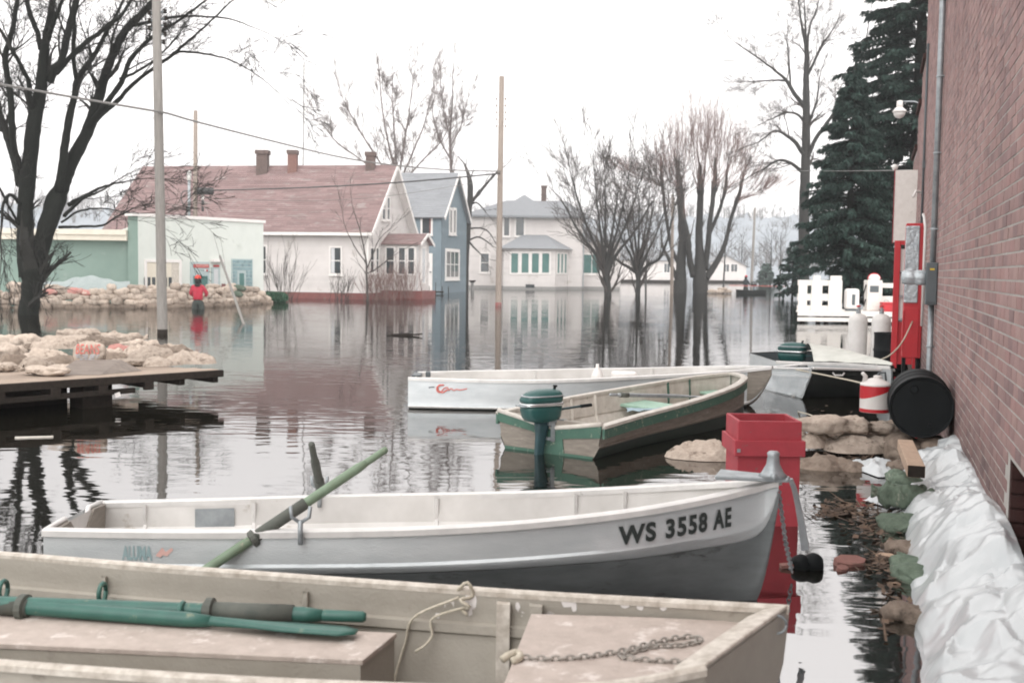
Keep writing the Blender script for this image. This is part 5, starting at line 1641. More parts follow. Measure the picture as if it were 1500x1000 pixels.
for z0_, z1_ in ((413, 420), (432, 442)):
    y2 = y0 + .9
    obj('rail', MB().box(V((1300 - 750) / FPX * y2, y2, (pz(z0_, y2) + pz(z1_, y2)) / 2), (.62, .04, pz(z0_, y2) - pz(z1_, y2))), M_whitewood, rl)
for px in (1289, 1312):
    obj('post', MB().box(V((px - 750) / FPX * y2, y2 + .04, (zt + pz(411, y2)) / 2), (.1, .06, pz(411, y2) - zt)), M_whitewood, rl)
rc = root('red_toolbox', V(x_of(1299), y0 + .1, zt), 'small red metal box on the dock under the railing', 'box')
obj('case', MB().box(V(x_of(1299), y0 + .1, zt + .13), (.36, .26, .26)), M_red2, rc, bevel=.02)
obj('lid', MB().box(V(x_of(1299), y0 + .1, zt + .29), (.38, .28, .06)), M_red2, rc, bevel=.015)
obj('handle', MB().tube([V(x_of(1299) - .08, y0 + .1, zt + .32), V(x_of(1299) - .06, y0 + .1, zt + .38), V(x_of(1299) + .06, y0 + .1, zt + .38), V(x_of(1299) + .08, y0 + .1, zt + .32)], .012, 6), M_galv, rc)

# ------------------------------------------------------------------ buildings
def out_n(u): return V(u.y, -u.x, 0)
def lap(p0, u, zs, lim, proud=.022):
    """lapped boards: zs course edges, lim(z) -> (a0, a1)"""
    mb = MB()
    n = out_n(u)
    for z0, z1 in zip(zs, zs[1:]):
        a0, a1 = lim(z0)
        b0, b1 = lim(z1)
        if a1 - a0 < .03: continue
        q = [p0 + u * a0 + n * proud + V(0, 0, z0), p0 + u * a1 + n * proud + V(0, 0, z0), p0 + u * b1 + n * .004 + V(0, 0, z1), p0 + u * b0 + n * .004 + V(0, 0, z1)]
        mb.quad(*q)
        mb.quad(p0 + u * a0 + V(0, 0, z0), p0 + u * a1 + V(0, 0, z0), q[1], q[0])
    return mb
def frange(a, b, s):
    n = max(1, round((b - a) / s))
    return [a + (b - a) * i / n for i in range(n + 1)]
def fbox(mb, p0, u, a0, a1, z0, z1, d0, d1):
    n = out_n(u)
    return mb.prism([p0 + u * a0 + n * d0 + V(0, 0, z0), p0 + u * a1 + n * d0 + V(0, 0, z0), p0 + u * a1 + n * d1 + V(0, 0, z0), p0 + u * a0 + n * d1 + V(0, 0, z0)], (0, 0, z1 - z0))
def pane_box(px0, py0, px1, py1, p0, u):
    a0, zt_ = onwall(px0, py0, p0, u)
    a1, _ = onwall(px1, (py0 + py1) / 2, p0, u)
    _, zb = onwall((px0 + px1) / 2, py1, p0, u)
    _, zt_ = onwall((px0 + px1) / 2, py0, p0, u)
    return a0, zb, a1, zt_
def window(par, p0, u, r, cols=1, rows_=2, glass=None, fm=None, fw=.09, sill=True, curtain=False, name='window'):
    a0, z0, a1, z1 = r
    fm = fm or M_trim
    mb = MB()
    for x0, x1, y0, y1 in ((a0 - fw, a0, z0 - fw, z1 + fw), (a1, a1 + fw, z0 - fw, z1 + fw), (a0, a1, z1, z1 + fw), (a0, a1, z0 - fw, z0)):
        fbox(mb, p0, u, x0, x1, y0, y1, .0, .075)
    w = obj(name, mb, fm, par)
    for i in range(cols):
        for j in range(rows_):
            x0, x1 = lerp(a0, a1, i / cols), lerp(a0, a1, (i + 1) / cols)
            y0, y1 = lerp(z0, z1, j / rows_), lerp(z0, z1, (j + 1) / rows_)
            obj('pane', fbox(MB(), p0, u, x0 + .012, x1 - .012, y0 + .012, y1 - .012, -.01, .034), glass or M_glass, w)
    mu = MB()
    for i in range(1, cols): fbox(mu, p0, u, lerp(a0, a1, i / cols) - .03, lerp(a0, a1, i / cols) + .03, z0, z1, .0, .06)
    for j in range(1, rows_): fbox(mu, p0, u, a0, a1, lerp(z0, z1, j / rows_) - .025, lerp(z0, z1, j / rows_) + .025, .0, .052)
    if mu.v: obj('glazing_bar', mu, fm, w)
    if curtain:
        obj('curtain', fbox(MB(), p0, u, a0 + .02, a0 + (a1 - a0) * .38, z0 + .02, z1 - .02, .0, .037), M_curtain, w)
    if sill: obj('sill', fbox(MB(), p0, u, a0 - fw - .04, a1 + fw + .04, z0 - fw - .05, z0 - fw, .0, .12), fm, w)
    return w
def slope(a, b, c, d, n=16, step=.012, th=.10):
    """roof slope a,b (eave) up to d,c (ridge) with visible courses and thickness"""
    mb = MB()
    nn = (b - a).cross(d - a).normalized()
    if nn.z < 0: nn = -nn
    for i in range(n):
        t0, t1 = i / n, (i + 1) / n
        p, q, r_, s_ = a.lerp(d, t0) + nn * step, b.lerp(c, t0) + nn * step, b.lerp(c, t1), a.lerp(d, t1)
        L_ = (b - a).length
        cuts, x = [0.0], R.uniform(.2, .9)
        while x < L_ - .2:
            cuts.append(x / L_)
            x += R.uniform(.35, 1.3)
        cuts.append(1.0)
        for u0, u1 in zip(cuts, cuts[1:]):
            o_ = nn * R.uniform(-.004, .004)
            mb.quad(p.lerp(q, u0) + o_, p.lerp(q, u1) + o_, s_.lerp(r_, u1), s_.lerp(r_, u0))
            mb.quad(a.lerp(d, t0).lerp(b.lerp(c, t0), u0), a.lerp(d, t0).lerp(b.lerp(c, t0), u1), p.lerp(q, u1) + o_, p.lerp(q, u0) + o_)
    mb.add([a, b, c, d, a - nn * th, b - nn * th, c - nn * th, d - nn * th], [(4, 5, 1, 0), (5, 6, 2, 1), (6, 7, 3, 2), (7, 4, 0, 3), (7, 6, 5, 4)])
    return mb
def chimney(par, p, w, h, m=None):
    c = obj('chimney', MB().box(p + V(0, 0, h / 2 - .4), (w, w, h + .8)), m or M_chim, par)
    obj('chimney_cap', MB().box(p + V(0, 0, h + .02), (w * 1.2, w * 1.2, .22)), M_chim, c)

# --- white house with the long red roof
hA = V(far(538, 434, 57).x, 57, 0)
hl, hd = V(-.9816, .191, 0), V(.191, .9816, 0)
HL, HW = 14.6, 8.0
h1 = root('white_house', hA, 'white clapboard house with a long faded red roof and three chimneys', 'house')
eave, ridge = 3.72, 7.25
fL = hA + hl * HL
uF = -hl
obj('wall', lap(fL, uF, frange(.33, eave + .1, .125), lambda z: (0, HL)), M_siding, h1, fix=False, label='front clapboard wall')
def glim(z):
    if z <= eave: return (0, HW)
    k = (z - eave) / (ridge - eave)
    return (HW / 2 * k, HW - HW / 2 * k)
obj('gable_wall', lap(hA, hd, frange(.33, ridge - .02, .125), glim), M_siding, h1, fix=False)
obj('rear_wall', MB().prism([hA + hl * .05 + hd * (HW - .05), fL - hl * .05 + hd * (HW - .05), fL - hl * .05 + hd * .05, hA + hl * .05 + hd * .05], (0, 0, eave)), M_siding, h1)
fm_ = MB()
fbox(fm_, fL, uF, 0, HL, -1.4, .34, -.2, .012)
fbox(fm_, hA, hd, .0, HW, -1.4, .34, -.2, .012)
obj('foundation', fm_, M_redfound, h1)
ov = .38
zo = eave - ov * (ridge - eave) / (HW / 2)
e0, e1 = hA - hd * ov + uF * ov + V(0, 0, zo + .1), fL - hd * ov - uF * ov + V(0, 0, zo + .1)
r0, r1 = hA + hd * HW / 2 + uF * ov + V(0, 0, ridge + .1), fL + hd * HW / 2 - uF * ov + V(0, 0, ridge + .1)
b0, b1 = hA + hd * (HW + ov) + uF * ov + V(0, 0, zo + .1), fL + hd * (HW + ov) - uF * ov + V(0, 0, zo + .1)
rf = obj('roof', slope(e1, e0, r0, r1, 34), M_redroof, h1, fix=False)
obj('rear_roof', slope(b0, b1, r1, r0, 6), M_redroof, h1, fix=False)
bgb = MB()
for p, q in ((e0, r0), (b0, r0)): bgb.bar(p + uF * .02 - V(0, 0, .1), q + uF * .02 - V(0, 0, .1), .05, .22)
bgb.bar(e1 - V(0, 0, .1) - hd * .02, e0 - V(0, 0, .1) - hd * .02, .05, .16)
obj('verge_board', bgb, M_trim, h1)
sf_ = MB()
for p, q in ((e0, r0), (b0, r0)):
    dn = V(0, 0, -.2)
    sf_.prism([p + dn, q + dn, q - uF * (ov + .01) + dn, p - uF * (ov + .01) + dn], (0, 0, .03))
obj('soffit', sf_, M_trim, h1)
obj('corner_board', MB().box(hA + V(0, 0, (.33 + eave) / 2) + uF * .02 - hd * .0, (.12, .12, eave - .33), rz=math.atan2(hd.y, hd.x)), M_trim, h1)
for px, w in ((385, .62), (429, .5), (543, .5)):
    p = far(px, 245, 61)
    q_ = far(px, 244, 61 + (538 - px) * .0065)
    chimney(rf, V(q_.x, q_.y, ridge + .05), w, .72 if px != 543 else .6, M_chim if px != 429 else M_chim_r)
window(h1, fL, uF, pane_box(485, 363, 499.5, 400.5, fL, uF), 1, 2, M_glass, curtain=True)
window(h1, fL, uF, pane_box(384, 361, 390, 400, fL, uF), 1, 2, M_glass)
window(h1, hA, hd, pane_box(541.5, 364, 546.5, 399, hA, hd), 1, 2, M_glass)
window(h1, hA, hd, pane_box(550, 364, 553.5, 399, hA, hd), 1, 2, M_glass)
window(h1, hA, hd, pane_box(559, 290, 563.2, 321, hA, hd), 1, 2, M_glass)
window(h1, hA, hd, pane_box(566, 290, 569.6, 321, hA, hd), 1, 2, M_glass)
# entry porch on the gable side
a_p, _ = onwall(559, 395, hA, hd)
pp0 = hA + hd * a_p
nx = out_n(hd)
PL, PW_ = 2.0, 2.3
ez, rz_ = EYE + (393 - 357) / FPX * 60, EYE + (393 - 344) / FPX * 60
po = obj('porch', lap(pp0, nx, frange(.45, ez, .125), lambda z: (0, PL)), M_siding, h1, fix=False)
pe = pp0 + nx * PL
def plim(z):
    if z <= ez: return (0, PW_)
    k = (z - ez) / (rz_ - ez)
    return (PW_ / 2 * k, PW_ - PW_ / 2 * k)
obj('porch_end', lap(pe, hd, frange(.45, rz_, .125), plim), M_siding, po, fix=False)
o_ = .22
zq = ez - o_ * (rz_ - ez) / (PW_ / 2)
for sgn in (0, 1):
    ea = pp0 + hd * (-o_ if sgn == 0 else PW_ + o_) + V(0, 0, zq + .07)
    eb = ea + nx * (PL + .25)
    ra = pp0 + hd * PW_ / 2 + V(0, 0, rz_ + .07)
    rb_ = ra + nx * (PL + .25)
    obj('porch_roof', slope(ea, eb, rb_, ra, 8, .01, .07), M_redroof, po, fix=False)
    obj('porch_verge', MB().bar(eb + nx * .03 - V(0, 0, .05), rb_ + nx * .03 - V(0, 0, .05), .05, .14), M_trim, po)
for x in (.28, .98, 1.5):
    window(po, pp0, nx, (x, 1.35, x + (.42 if x < .9 else .34), 2.75), 1, 2, M_glass, fw=.07, sill=False, name='porch_window')
window(po, pe, hd, (.75, .9, 1.45, 2.75), 1, 1, M_curtain, fw=.09, sill=False, name='porch_door')
obj('step_plinth', MB().prism([pp0 - hd * .15 + V(0, 0, -1.4), pp0 - hd * .15 + nx * (PL + .35) + V(0, 0, -1.4), pp0 + hd * (PW_ + .2) + nx * (PL + .35) + V(0, 0, -1.4), pp0 + hd * (PW_ + .2) + V(0, 0, -1.4)], (0, 0, 1.83)), M_redfound, po)

# --- blue grey house behind it
cC = V(far(646, 428, 74).x, 74, 0)
BD, BLn = 7.2, 8.5
h2 = root('blue_house', cC, 'blue grey shingled house with white door and tall white windows', 'house')
ez2, rz2 = EYE + (394 - 316) / FPX * 74, EYE + (394.6 - 257) / FPX * 77.5
fl2 = cC + hl * BLn
obj('wall', lap(fl2, uF, frange(.0, ez2 + .1, .26), lambda z: (0, BLn), .02), M_blue, h2, fix=False, label='wall with the white door')
def blim(z):
    if z <= ez2: return (0, BD)
    k = (z - ez2) / (rz2 - ez2)
    return (BD / 2 * k, BD - BD / 2 * k)
obj('gable_wall', lap(cC, hd, frange(.0, rz2 - .02, .26), blim, .02), M_blue, h2, fix=False)
obj('rear_wall', MB().prism([cC + hl * .05 + hd * (BD - .05), fl2 - hl * .05 + hd * (BD - .05), fl2 - hl * .05 + hd * .05, cC + hl * .05 + hd * .05], (0, 0, ez2)), M_blue, h2)
fm_ = MB()
fbox(fm_, fl2, uF, 0, BLn, -1.4, .03, -.2, .0)
fbox(fm_, cC, hd, 0, BD, -1.4, .03, -.2, .0)
obj('foundation', fm_, M_found, h2)
ov = .3
zo = ez2 - ov * (rz2 - ez2) / (BD / 2)
e0, e1 = cC - hd * ov + uF * ov + V(0, 0, zo + .1), fl2 - hd * ov + V(0, 0, zo + .1)
r0, r1 = cC + hd * BD / 2 + uF * ov + V(0, 0, rz2 + .1), fl2 + hd * BD / 2 + V(0, 0, rz2 + .1)
b0, b1 = cC + hd * (BD + ov) + uF * ov + V(0, 0, zo + .1), fl2 + hd * (BD + ov) + V(0, 0, zo + .1)
obj('roof', slope(e1, e0, r0, r1, 22), M_greyroof, h2, fix=False)
obj('rear_roof', slope(b0, b1, r1, r0, 6), M_greyroof, h2, fix=False)
bgb = MB()
for p, q in ((e0, r0), (b0, r0)): bgb.bar(p + uF * .02 - V(0, 0, .1), q + uF * .02 - V(0, 0, .1), .06, .2)
obj('verge_board', bgb, M_trim, h2)
dr_ = pane_box(612.5, 371, 633.5, 425, fl2, uF)
dd_ = obj('door', fbox(MB(), fl2, uF, dr_[0], dr_[2], -.1, dr_[3], .0, .05), M_trim, h2, bevel=.01)
q = pane_box(617, 384, 629, 392.5, fl2, uF)
obj('door_window', fbox(MB(), fl2, uF, q[0], q[2], q[1], q[3], .04, .062), M_glass, dd_)
q = pane_box(630, 397.5, 632, 399.5, fl2, uF)
obj('door_knob', fbox(MB(), fl2, uF, q[0], q[2], q[1], q[3], .04, .11), M_box_grey, dd_)
wr = window(h2, fl2, uF, pane_box(619, 317.5, 631.5, 342, fl2, uF), 1, 1, M_glass, fw=.12)
obj('red_shutter', fbox(MB(), fl2, uF, *(lambda r: (r[2] - .10, r[2] - .005, r[1], r[3]))(pane_box(619, 317.5, 631.5, 342, fl2, uF)), .036, .05), M_redfound, wr)
window(h2, cC, hd, pane_box(658.5, 308, 661, 340.5, cC, hd), 1, 1, M_glass, fw=.18)
window(h2, cC, hd, pane_box(664, 308, 666.5, 340.5, cC, hd), 1, 1, M_glass, fw=.18)
window(h2, cC, hd, pane_box(653, 369, 671, 405.5, cC, hd), 3, 2, M_glass, fw=.22)
ld = root('landing', far(632, 429, 72.5), 'low dark step with thin stakes in front of the blue house door', 'step')
c0 = V(far(632, 429, 72.5).x, 72.4, 0)
obj('slab', MB().box(c0 + V(0, 0, .12), (1.6, .9, .1)), M_wood_dk, ld)
for k in range(9): obj('stake', MB().box(c0 + V(-2.2 + .42 * k, -.5, .15), (.04, .04, .7 + .5 * (k % 3 == 0))), M_wood_dk, ld)

# --- pale green commercial building
kK = V(far(203, 420, 44.5).x, 44.5, 0)
kR = V(far(386, 420, 50.0).x, 50.0, 0)
uS = (kR - kK).normalized()
SL = (kR - kK).length
sh_ = root('green_store', kK, 'pale mint green store building with a white coping, garage door and sea green wing', 'building')
zp = EYE + (388.6 - 318) / FPX * 44.5
zf = fbox(MB(), kK, uS, 0, SL, -1.2, zp, -.3, 0)
obj('wall', zf, M_mint, sh_, label='mint front wall')
obj('return_wall', MB().prism([kK + V(-.01, .006, -1.2), kK + V(-.42, .006, -1.2), kK + V(-.42, .6, -1.2), kK + V(-.01, .5, -1.2)], (0, 0, zp + 1.2)), M_tealwall, sh_)
sidebody = [kK + V(-.2, .5, -1.2), kR + out_n(uS) * -.3 + V(0, 0, -1.2), kR - out_n(uS) * 5 + V(0, 0, -1.2), kK + V(-4, 9, -1.2)]
obj('body', MB().prism(sidebody, (0, 0, zp + .9)), M_mint, sh_)
obj('coping', fbox(MB(), kK, uS, -.35, SL + .08, zp, zp + .13, -.4, .07), M_trim, sh_, bevel=.01)
zw0, zw1 = EYE + (387.5 - 352.5) / FPX * 44.5, EYE + (387.5 - 337) / FPX * 44.5
obj('wing_wall', MB().prism([kK + V(-.43, .25, -1.2), kK + V(-13, .25, -1.2), kK + V(-13, 6, -1.2), kK + V(-.43, 6, -1.2)], (0, 0, 1.2 + zw0 + .05)), M_tealwall, sh_, label='sea green wing wall')
fa = obj('fascia', MB().prism([kK + V(-.43, -.12, zw0), kK + V(-13.2, -.12, zw0), kK + V(-13.2, 6.1, zw0), kK + V(-.43, 6.1, zw0)], (0, 0, (zw1 - zw0) * .52)), M_doorcream, sh_)
obj('fascia_upper', MB().prism([kK + V(-.43, -.2, lerp(zw0, zw1, .52)), kK + V(-13.2, -.2, lerp(zw0, zw1, .52)), kK + V(-13.2, 6.1, lerp(zw0, zw1, .52)), kK + V(-.43, 6.1, lerp(zw0, zw1, .52))], (0, 0, (zw1 - zw0) * .48)), M_doorcream, sh_)
for px in (18,):
    q_ = far(px, 400, 44.6)
    obj('pilaster', MB().box(V(q_.x, 44.7, .8), (.5, .14, 3.6)), M_tealwall, sh_)
def frect(*a): return pane_box(*a, kK, uS)
q = frect(211, 380, 265, 424)
gd = obj('garage_door', fbox(MB(), kK, uS, q[0] + .12, q[2] - .5, q[1] - .4, q[3] - .12, .0, .02), M_doorcream, sh_)
fb = MB()
fbox(fb, kK, uS, q[0], q[2], q[3] - .12, q[3], .0, .06)
fbox(fb, kK, uS, q[0], q[0] + .1, q[1] - .4, q[3] - .12, .0, .06)
fbox(fb, kK, uS, q[2] - .12, q[2], q[1] - .4, q[3] - .12, .0, .06)
obj('door_frame', fb, M_trim, gd)
obj('side_panel', fbox(MB(), kK, uS, q[2] - .5, q[2] - .12, q[1] - .4, q[3] - .12, .0, .03), M_khaki_rim, gd)
for a, b_ in ((210.5, 213.5), (215.8, 219.8), (222.2, 227), (242, 244.2), (246.4, 251)):
    r_ = frect(a, 406, b_, 420)
    obj('door_pane', fbox(MB(), kK, uS, r_[0], r_[2], r_[1], r_[3], .015, .032), M_glass, gd)
# shop entrance with red signs
r_ = frect(281, 387, 304.5, 421)
ww = obj('shop_window', fbox(MB(), kK, uS, r_[0] - .1, r_[2] + .05, r_[1] - .3, r_[3] + .1, .0, .05), M_frame_g, sh_)
obj('pane', fbox(MB(), kK, uS, r_[0] + .03, r_[2] - .06, r_[1] - .25, r_[3] - .5, .04, .06), M_glass_g, ww)
s2 = frect(282.2, 387, 304.5, 392.2)
obj('red_sign', fbox(MB(), kK, uS, s2[0], s2[2], s2[1], s2[3], .04, .07), M_sign_red, ww)
lv, lf = text_mesh('TELEPHONE', .2, .004, 1.05)
k = (s2[2] - s2[0]) * .86 / max(v.x for v in lv)
n_ = out_n(uS)
obj('sign_lettering', MB().add([kK + uS * (s2[0] + (s2[2] - s2[0]) * .07 + v.x * k) + n_ * .074 + V(0, 0, s2[1] + (s2[3] - s2[1]) * .28 + v.y * .85) for v in lv], lf), M_letter_r, ww, fix=False)
q = frect(298.5, 394.5, 303, 397.8)
obj('red_sticker', fbox(MB(), kK, uS, (q[0] + q[2]) / 2, q[2], q[1], q[3], .05, .064), M_red2, ww)
obj('white_sticker', fbox(MB(), kK, uS, q[0], (q[0] + q[2]) / 2, q[1], q[3], .05, .064), M_trim, ww)
r_ = frect(309, 380, 321.5, 424)
dw = obj('door', fbox(MB(), kK, uS, r_[0], r_[2], r_[1] - .4, r_[3] - .35, .0, .04), M_frame_g, sh_)
q = frect(312.5, 394, 318.5, 424)
obj('door_pane', fbox(MB(), kK, uS, q[0], q[2], q[1] - .2, q[3], .03, .052), M_curtain, dw)
q = frect(312, 388, 320, 391)
obj('red_sign', fbox(MB(), kK, uS, q[0], q[2], q[1], q[3], .03, .055), M_sign_red, dw)
q = frect(308, 379.5, 323.5, 383.5)
obj('door_hood', fbox(MB(), kK, uS, q[0], q[2], q[1], q[3], .0, .25), M_trim, dw)
q = frect(324.5, 415.5, 327.8, 424)
obj('wall_box', fbox(MB(), kK, uS, q[0], q[2], q[1], q[3], .0, .12), M_redfound, sh_)
r_ = frect(340, 380.5, 368.5, 421)
gw = obj('glass_block_window', fbox(MB(), kK, uS, r_[0] - .05, r_[2] + .05, r_[1] - .3, r_[3] + .04, .0, .03), M_frame_g, sh_)
nb_, nr_ = 9, 9
for i in range(nb_):
    for j in range(nr_):
        if 2 <= i <= 5 and 1 <= j <= 5: continue
        x0, x1 = lerp(r_[0], r_[2], i / nb_), lerp(r_[0], r_[2], (i + 1) / nb_)
        y0, y1 = lerp(r_[1] - .2, r_[3], j / nr_), lerp(r_[1] - .2, r_[3], (j + 1) / nr_)
        obj('glass_block', fbox(MB(), kK, uS, x0 + .012, x1 - .012, y0 + .012, y1 - .012, .02, .05), M_glassblk, gw)
x0, x1 = lerp(r_[0], r_[2], 2 / nb_), lerp(r_[0], r_[2], 6 / nb_)
y0, y1 = lerp(r_[1] - .2, r_[3], 1 / nr_), lerp(r_[1] - .2, r_[3], 6 / nr_)
obj('sash', fbox(MB(), kK, uS, x0, x1, y0, y1, .02, .055), M_frame_g, gw)
obj('pane', fbox(MB(), kK, uS, x0 + .12, x1 - .12, y0 + .12, y1 - .12, .05, .068), M_glass_g, gw)

# --- white two-storey house
TY = 95.0
tX = lambda px, y=TY: (px - 750) / FPX * y
tZ = lambda px, py, y=TY: far(px, py, y).z
h3 = root('hipped_house', V(tX(770), TY, 0), 'white two-storey house with a hipped grey roof and a long sun porch', 'house')
x0, x1 = tX(684), tX(851)
z2 = tZ(770, 316)
p0 = V(x0, TY, 0)
uX = V(1, 0, 0)
obj('wall', lap(p0, uX, frange(.25, z2, .2), lambda z: (0, x1 - x0)), M_siding, h3, fix=False)
obj('wall_body', MB().prism([V(x0, TY + .03, -1.2), V(x1, TY + .03, -1.2), V(x1, TY + 9, -1.2), V(x0, TY + 9, -1.2)], (0, 0, 1.2 + z2)), M_siding, h3)
obj('foundation', MB().prism([V(x0 - .02, TY - .03, -1.3), V(x1 + .02, TY - .03, -1.3), V(x1 + .02, TY + .02, -1.3), V(x0 - .02, TY + .02, -1.3)], (0, 0, 1.56)), M_found, h3)
def hip(x0, x1, y0, y1, ze, zr, ov, name, m, par, rx0, rx1, ry=None):
    ry = ry or (y0 + y1) / 2
    a, b, c, d = V(x0 - ov, y0 - ov, ze), V(x1 + ov, y0 - ov, ze), V(x1 + ov, y1 + ov, ze), V(x0 - ov, y1 + ov, ze)
    r0, r1 = V(rx0, ry, zr), V(rx1, ry, zr)
    mb = MB().add([a, b, c, d, r0, r1, a - V(0, 0, .16), b - V(0, 0, .16), c - V(0, 0, .16), d - V(0, 0, .16)],
                  [(0, 1, 5, 4), (1, 2, 5), (2, 3, 4, 5), (3, 0, 4), (6, 7, 1, 0), (7, 8, 2, 1), (8, 9, 3, 2), (9, 6, 0, 3), (9, 8, 7, 6)])
    return obj(name, mb, m, par)
zr = far(765, 288, TY + 4.5).z
rf3 = hip(x0, x1, TY, TY + 9, z2, zr - .35, .5, 'roof', M_greyroof, h3, tX(740, TY + 4.5), tX(826, TY + 4.5))
hip(tX(722), tX(808), TY - .4, TY + 5, z2 - .02, zr, .3, 'front_roof', M_greyroof, h3, tX(764, TY + 2.8), tX(766, TY + 2.8))
chimney(rf3, V(tX(793.5, TY + 4.6), TY + 4.6, zr - .6), .45, far(793, 274, TY + 4.6).z - zr + .6, M_chim)
for a, b_ in ((738.5, 746), (756, 767.5)):
    window(h3, p0, uX, pane_box(a, 319, b_, 345, p0, uX), 1, 1, M_glass, fw=.12)
window(h3, p0, uX, pane_box(704.5, 371.5, 716, 398, p0, uX), 1, 2, M_glass, fw=.12)
# sun porch
PY = TY - 2.6
s0, s1 = tX(736, PY), tX(812, PY)
zpv = far(775, 364, PY).z
pq = V(s0, PY, 0)
po3 = obj('sun_porch', lap(pq, uX, frange(.25, zpv, .2), lambda z: (0, s1 - s0)), M_siding, h3, fix=False)
SDV = V(.42, .9075, 0)
SDL = 2.6 / .9075
s2_ = s1 + SDV.x * SDL
obj('porch_side', lap(V(s1, PY, 0), SDV, frange(.25, zpv, .2), lambda z: (0, SDL)), M_siding, po3, fix=False)
obj('porch_body', MB().prism([V(s0, PY + .03, -1), V(s1 - .03, PY + .03, -1), V(s2_ - .03, TY, -1), V(s0, TY, -1)], (0, 0, 1 + zpv)), M_siding, po3)
obj('porch_foundation', MB().prism([V(s0 - .02, PY - .03, -1.3), V(s1 + .04, PY - .03, -1.3), V(s2_ + .05, TY - .04, -1.3), V(s0 - .02, TY - .04, -1.3)], (0, 0, 1.56)), M_found, po3)
obj('porch_roof', MB().add([V(s0 - .4, PY - .4, zpv), V(s1 + .3, PY - .4, zpv), V(s2_ + .4, TY - .02, zpv), V(s0 - .4, TY, zpv), V(s0 + 1.6, TY, far(775, 344, TY).z), V(s2_ - 1.9, TY, far(775, 344, TY).z)], [(0, 1, 5, 4), (1, 2, 5), (3, 0, 4), (3, 2, 1, 0), (2, 3, 4, 5)]), M_greyroof, po3)
for a, b_ in ((749, 759), (764.3, 774.3), (779.3, 789.3), (794.3, 804.5)):
    window(po3, pq, uX, pane_box(a, 371, b_, 399.5, pq, uX), 1, 1, M_glass_g, fw=.14, sill=False)
for a in (.3, 1.1, 1.9):
    window(po3, V(s1, PY, 0), SDV, (a, pane_box(794, 371, 804, 399.5, pq, uX)[1], a + .5, pane_box(794, 371, 804, 399.5, pq, uX)[3]), 1, 1, M_glass_g, fw=.1, sill=False)
q = pane_box(770, 416.5, 783, 421.5, pq, uX)
obj('vent', fbox(MB(), pq, uX, q[0], q[2], max(q[1], .02), q[3], .0, .05), M_glass, po3)
# low wing on its right
wy = TY + 1.5
w0, w1 = tX(846, wy), tX(906, wy)
zw = far(870, 352, wy).z
wq = V(w0, wy, 0)
wg = obj('wing', lap(wq, uX, frange(.25, zw, .2), lambda z: (0, w1 - w0)), M_siding, h3, fix=False)
obj('wing_body', MB().prism([V(w0, wy + .03, -1.2), V(w1, wy + .03, -1.2), V(w1, wy + 6, -1.2), V(w0, wy + 6, -1.2)], (0, 0, 1.2 + zw)), M_siding, wg)
obj('wing_foundation', MB().prism([V(w0, wy - .03, -1.3), V(w1 + .02, wy - .03, -1.3), V(w1 + .02, wy + .02, -1.3), V(w0, wy + .02, -1.3)], (0, 0, 1.56)), M_found, wg)
hip(w0 + .5, w1, wy, wy + 6, zw, zw + 1.5, .4, 'wing_roof', M_greyroof, wg, w0 + 1, w1 - 2.6)
window(wg, wq, uX, pane_box(855, 373, 879, 400, wq, uX), 2, 1, M_glass_g, fw=.14)
dn = obj('downspout', MB().tube([V(x1 + .1, TY - .08, .2), V(x1 + .1, TY - .08, z2 - .1)], .05, 6), M_galv, h3)
bb = root('birdbath', far(692, 418, 83), 'grey birdbath on a thick stem standing in the water before the two-storey house', 'birdbath')
c0 = V(far(692, 418, 83).x, 83, 0)
obj('stem', MB().lathe([(.14, -.6), (.12, .3), (.1, .55), (.16, .66)], 12, c0), M_found, bb, smooth=True)
obj('bowl', MB().lathe([(.1, .64), (.24, .72), (.28, .80), (.25, .81), (.2, .76), (.02, .74)], 16, c0), M_wood_dk, bb, smooth=True)

# --- far white cottages
def cottage(px0, px1, y_, py_e, py_r, wins, label, gable_front):
    x0, x1 = (px0 - 750) / FPX * y_, (px1 - 750) / FPX * y_
    m_ = (px0 + px1) / 2
    ze, zr = far(m_, py_e, y_).z, far(m_, py_r, y_).z
    r = root('cottage', V((x0 + x1) / 2, y_, 0), label, 'house', 'white cottages beyond the willow')
    p = V(x0, y_, 0)
    W_ = x1 - x0
    def lim(z):
        if z <= ze or not gable_front: return (0, W_)
        k = (z - ze) / (zr - ze)
        return (W_ / 2 * k, W_ - W_ / 2 * k)
    obj('wall', lap(p, uX, frange(.3, zr - .05 if gable_front else ze, .25), lim), M_siding, r, fix=False)
    obj('wall_body', MB().prism([V(x0, y_ + .03, -1), V(x1, y_ + .03, -1), V(x1, y_ + 8, -1), V(x0, y_ + 8, -1)], (0, 0, 1 + ze)), M_siding, r)
    obj('foundation', MB().prism([V(x0 - .05, y_ - .05, -1), V(x1 + .05, y_ - .05, -1), V(x1 + .05, y_ + .02, -1), V(x0 - .05, y_ + .02, -1)], (0, 0, 1.4)), M_wood_dk, r)
    if gable_front:
        for a, b_ in ((V(x0 - .5, y_ - .4, ze - .25), V((x0 + x1) / 2, y_ - .4, zr + .1)), (V(x1 + .5, y_ - .4, ze - .25), V((x0 + x1) / 2, y_ - .4, zr + .1))):
            obj('roof', slope(a, a + V(0, 9, 0), b_ + V(0, 9, 0), b_, 4), M_greyroof, r, fix=False)
    else:
        obj('roof', slope(V(x0 - .4, y_ - .4, ze), V(x1 + .4, y_ - .4, ze), V(x1 + .4, y_ + 4, zr), V(x0 - .4, y_ + 4, zr), 6), M_greyroof, r, fix=False)
    for w in wins:
        window(r, p, uX, pane_box(*w, p, uX), 2, 1, M_glass, fw=.12, sill=False)
cottage(908, 990, 165, 381, 366, [(973, 386, 981, 399)], 'far white cottage left of the willow, mostly hidden by trees', False)
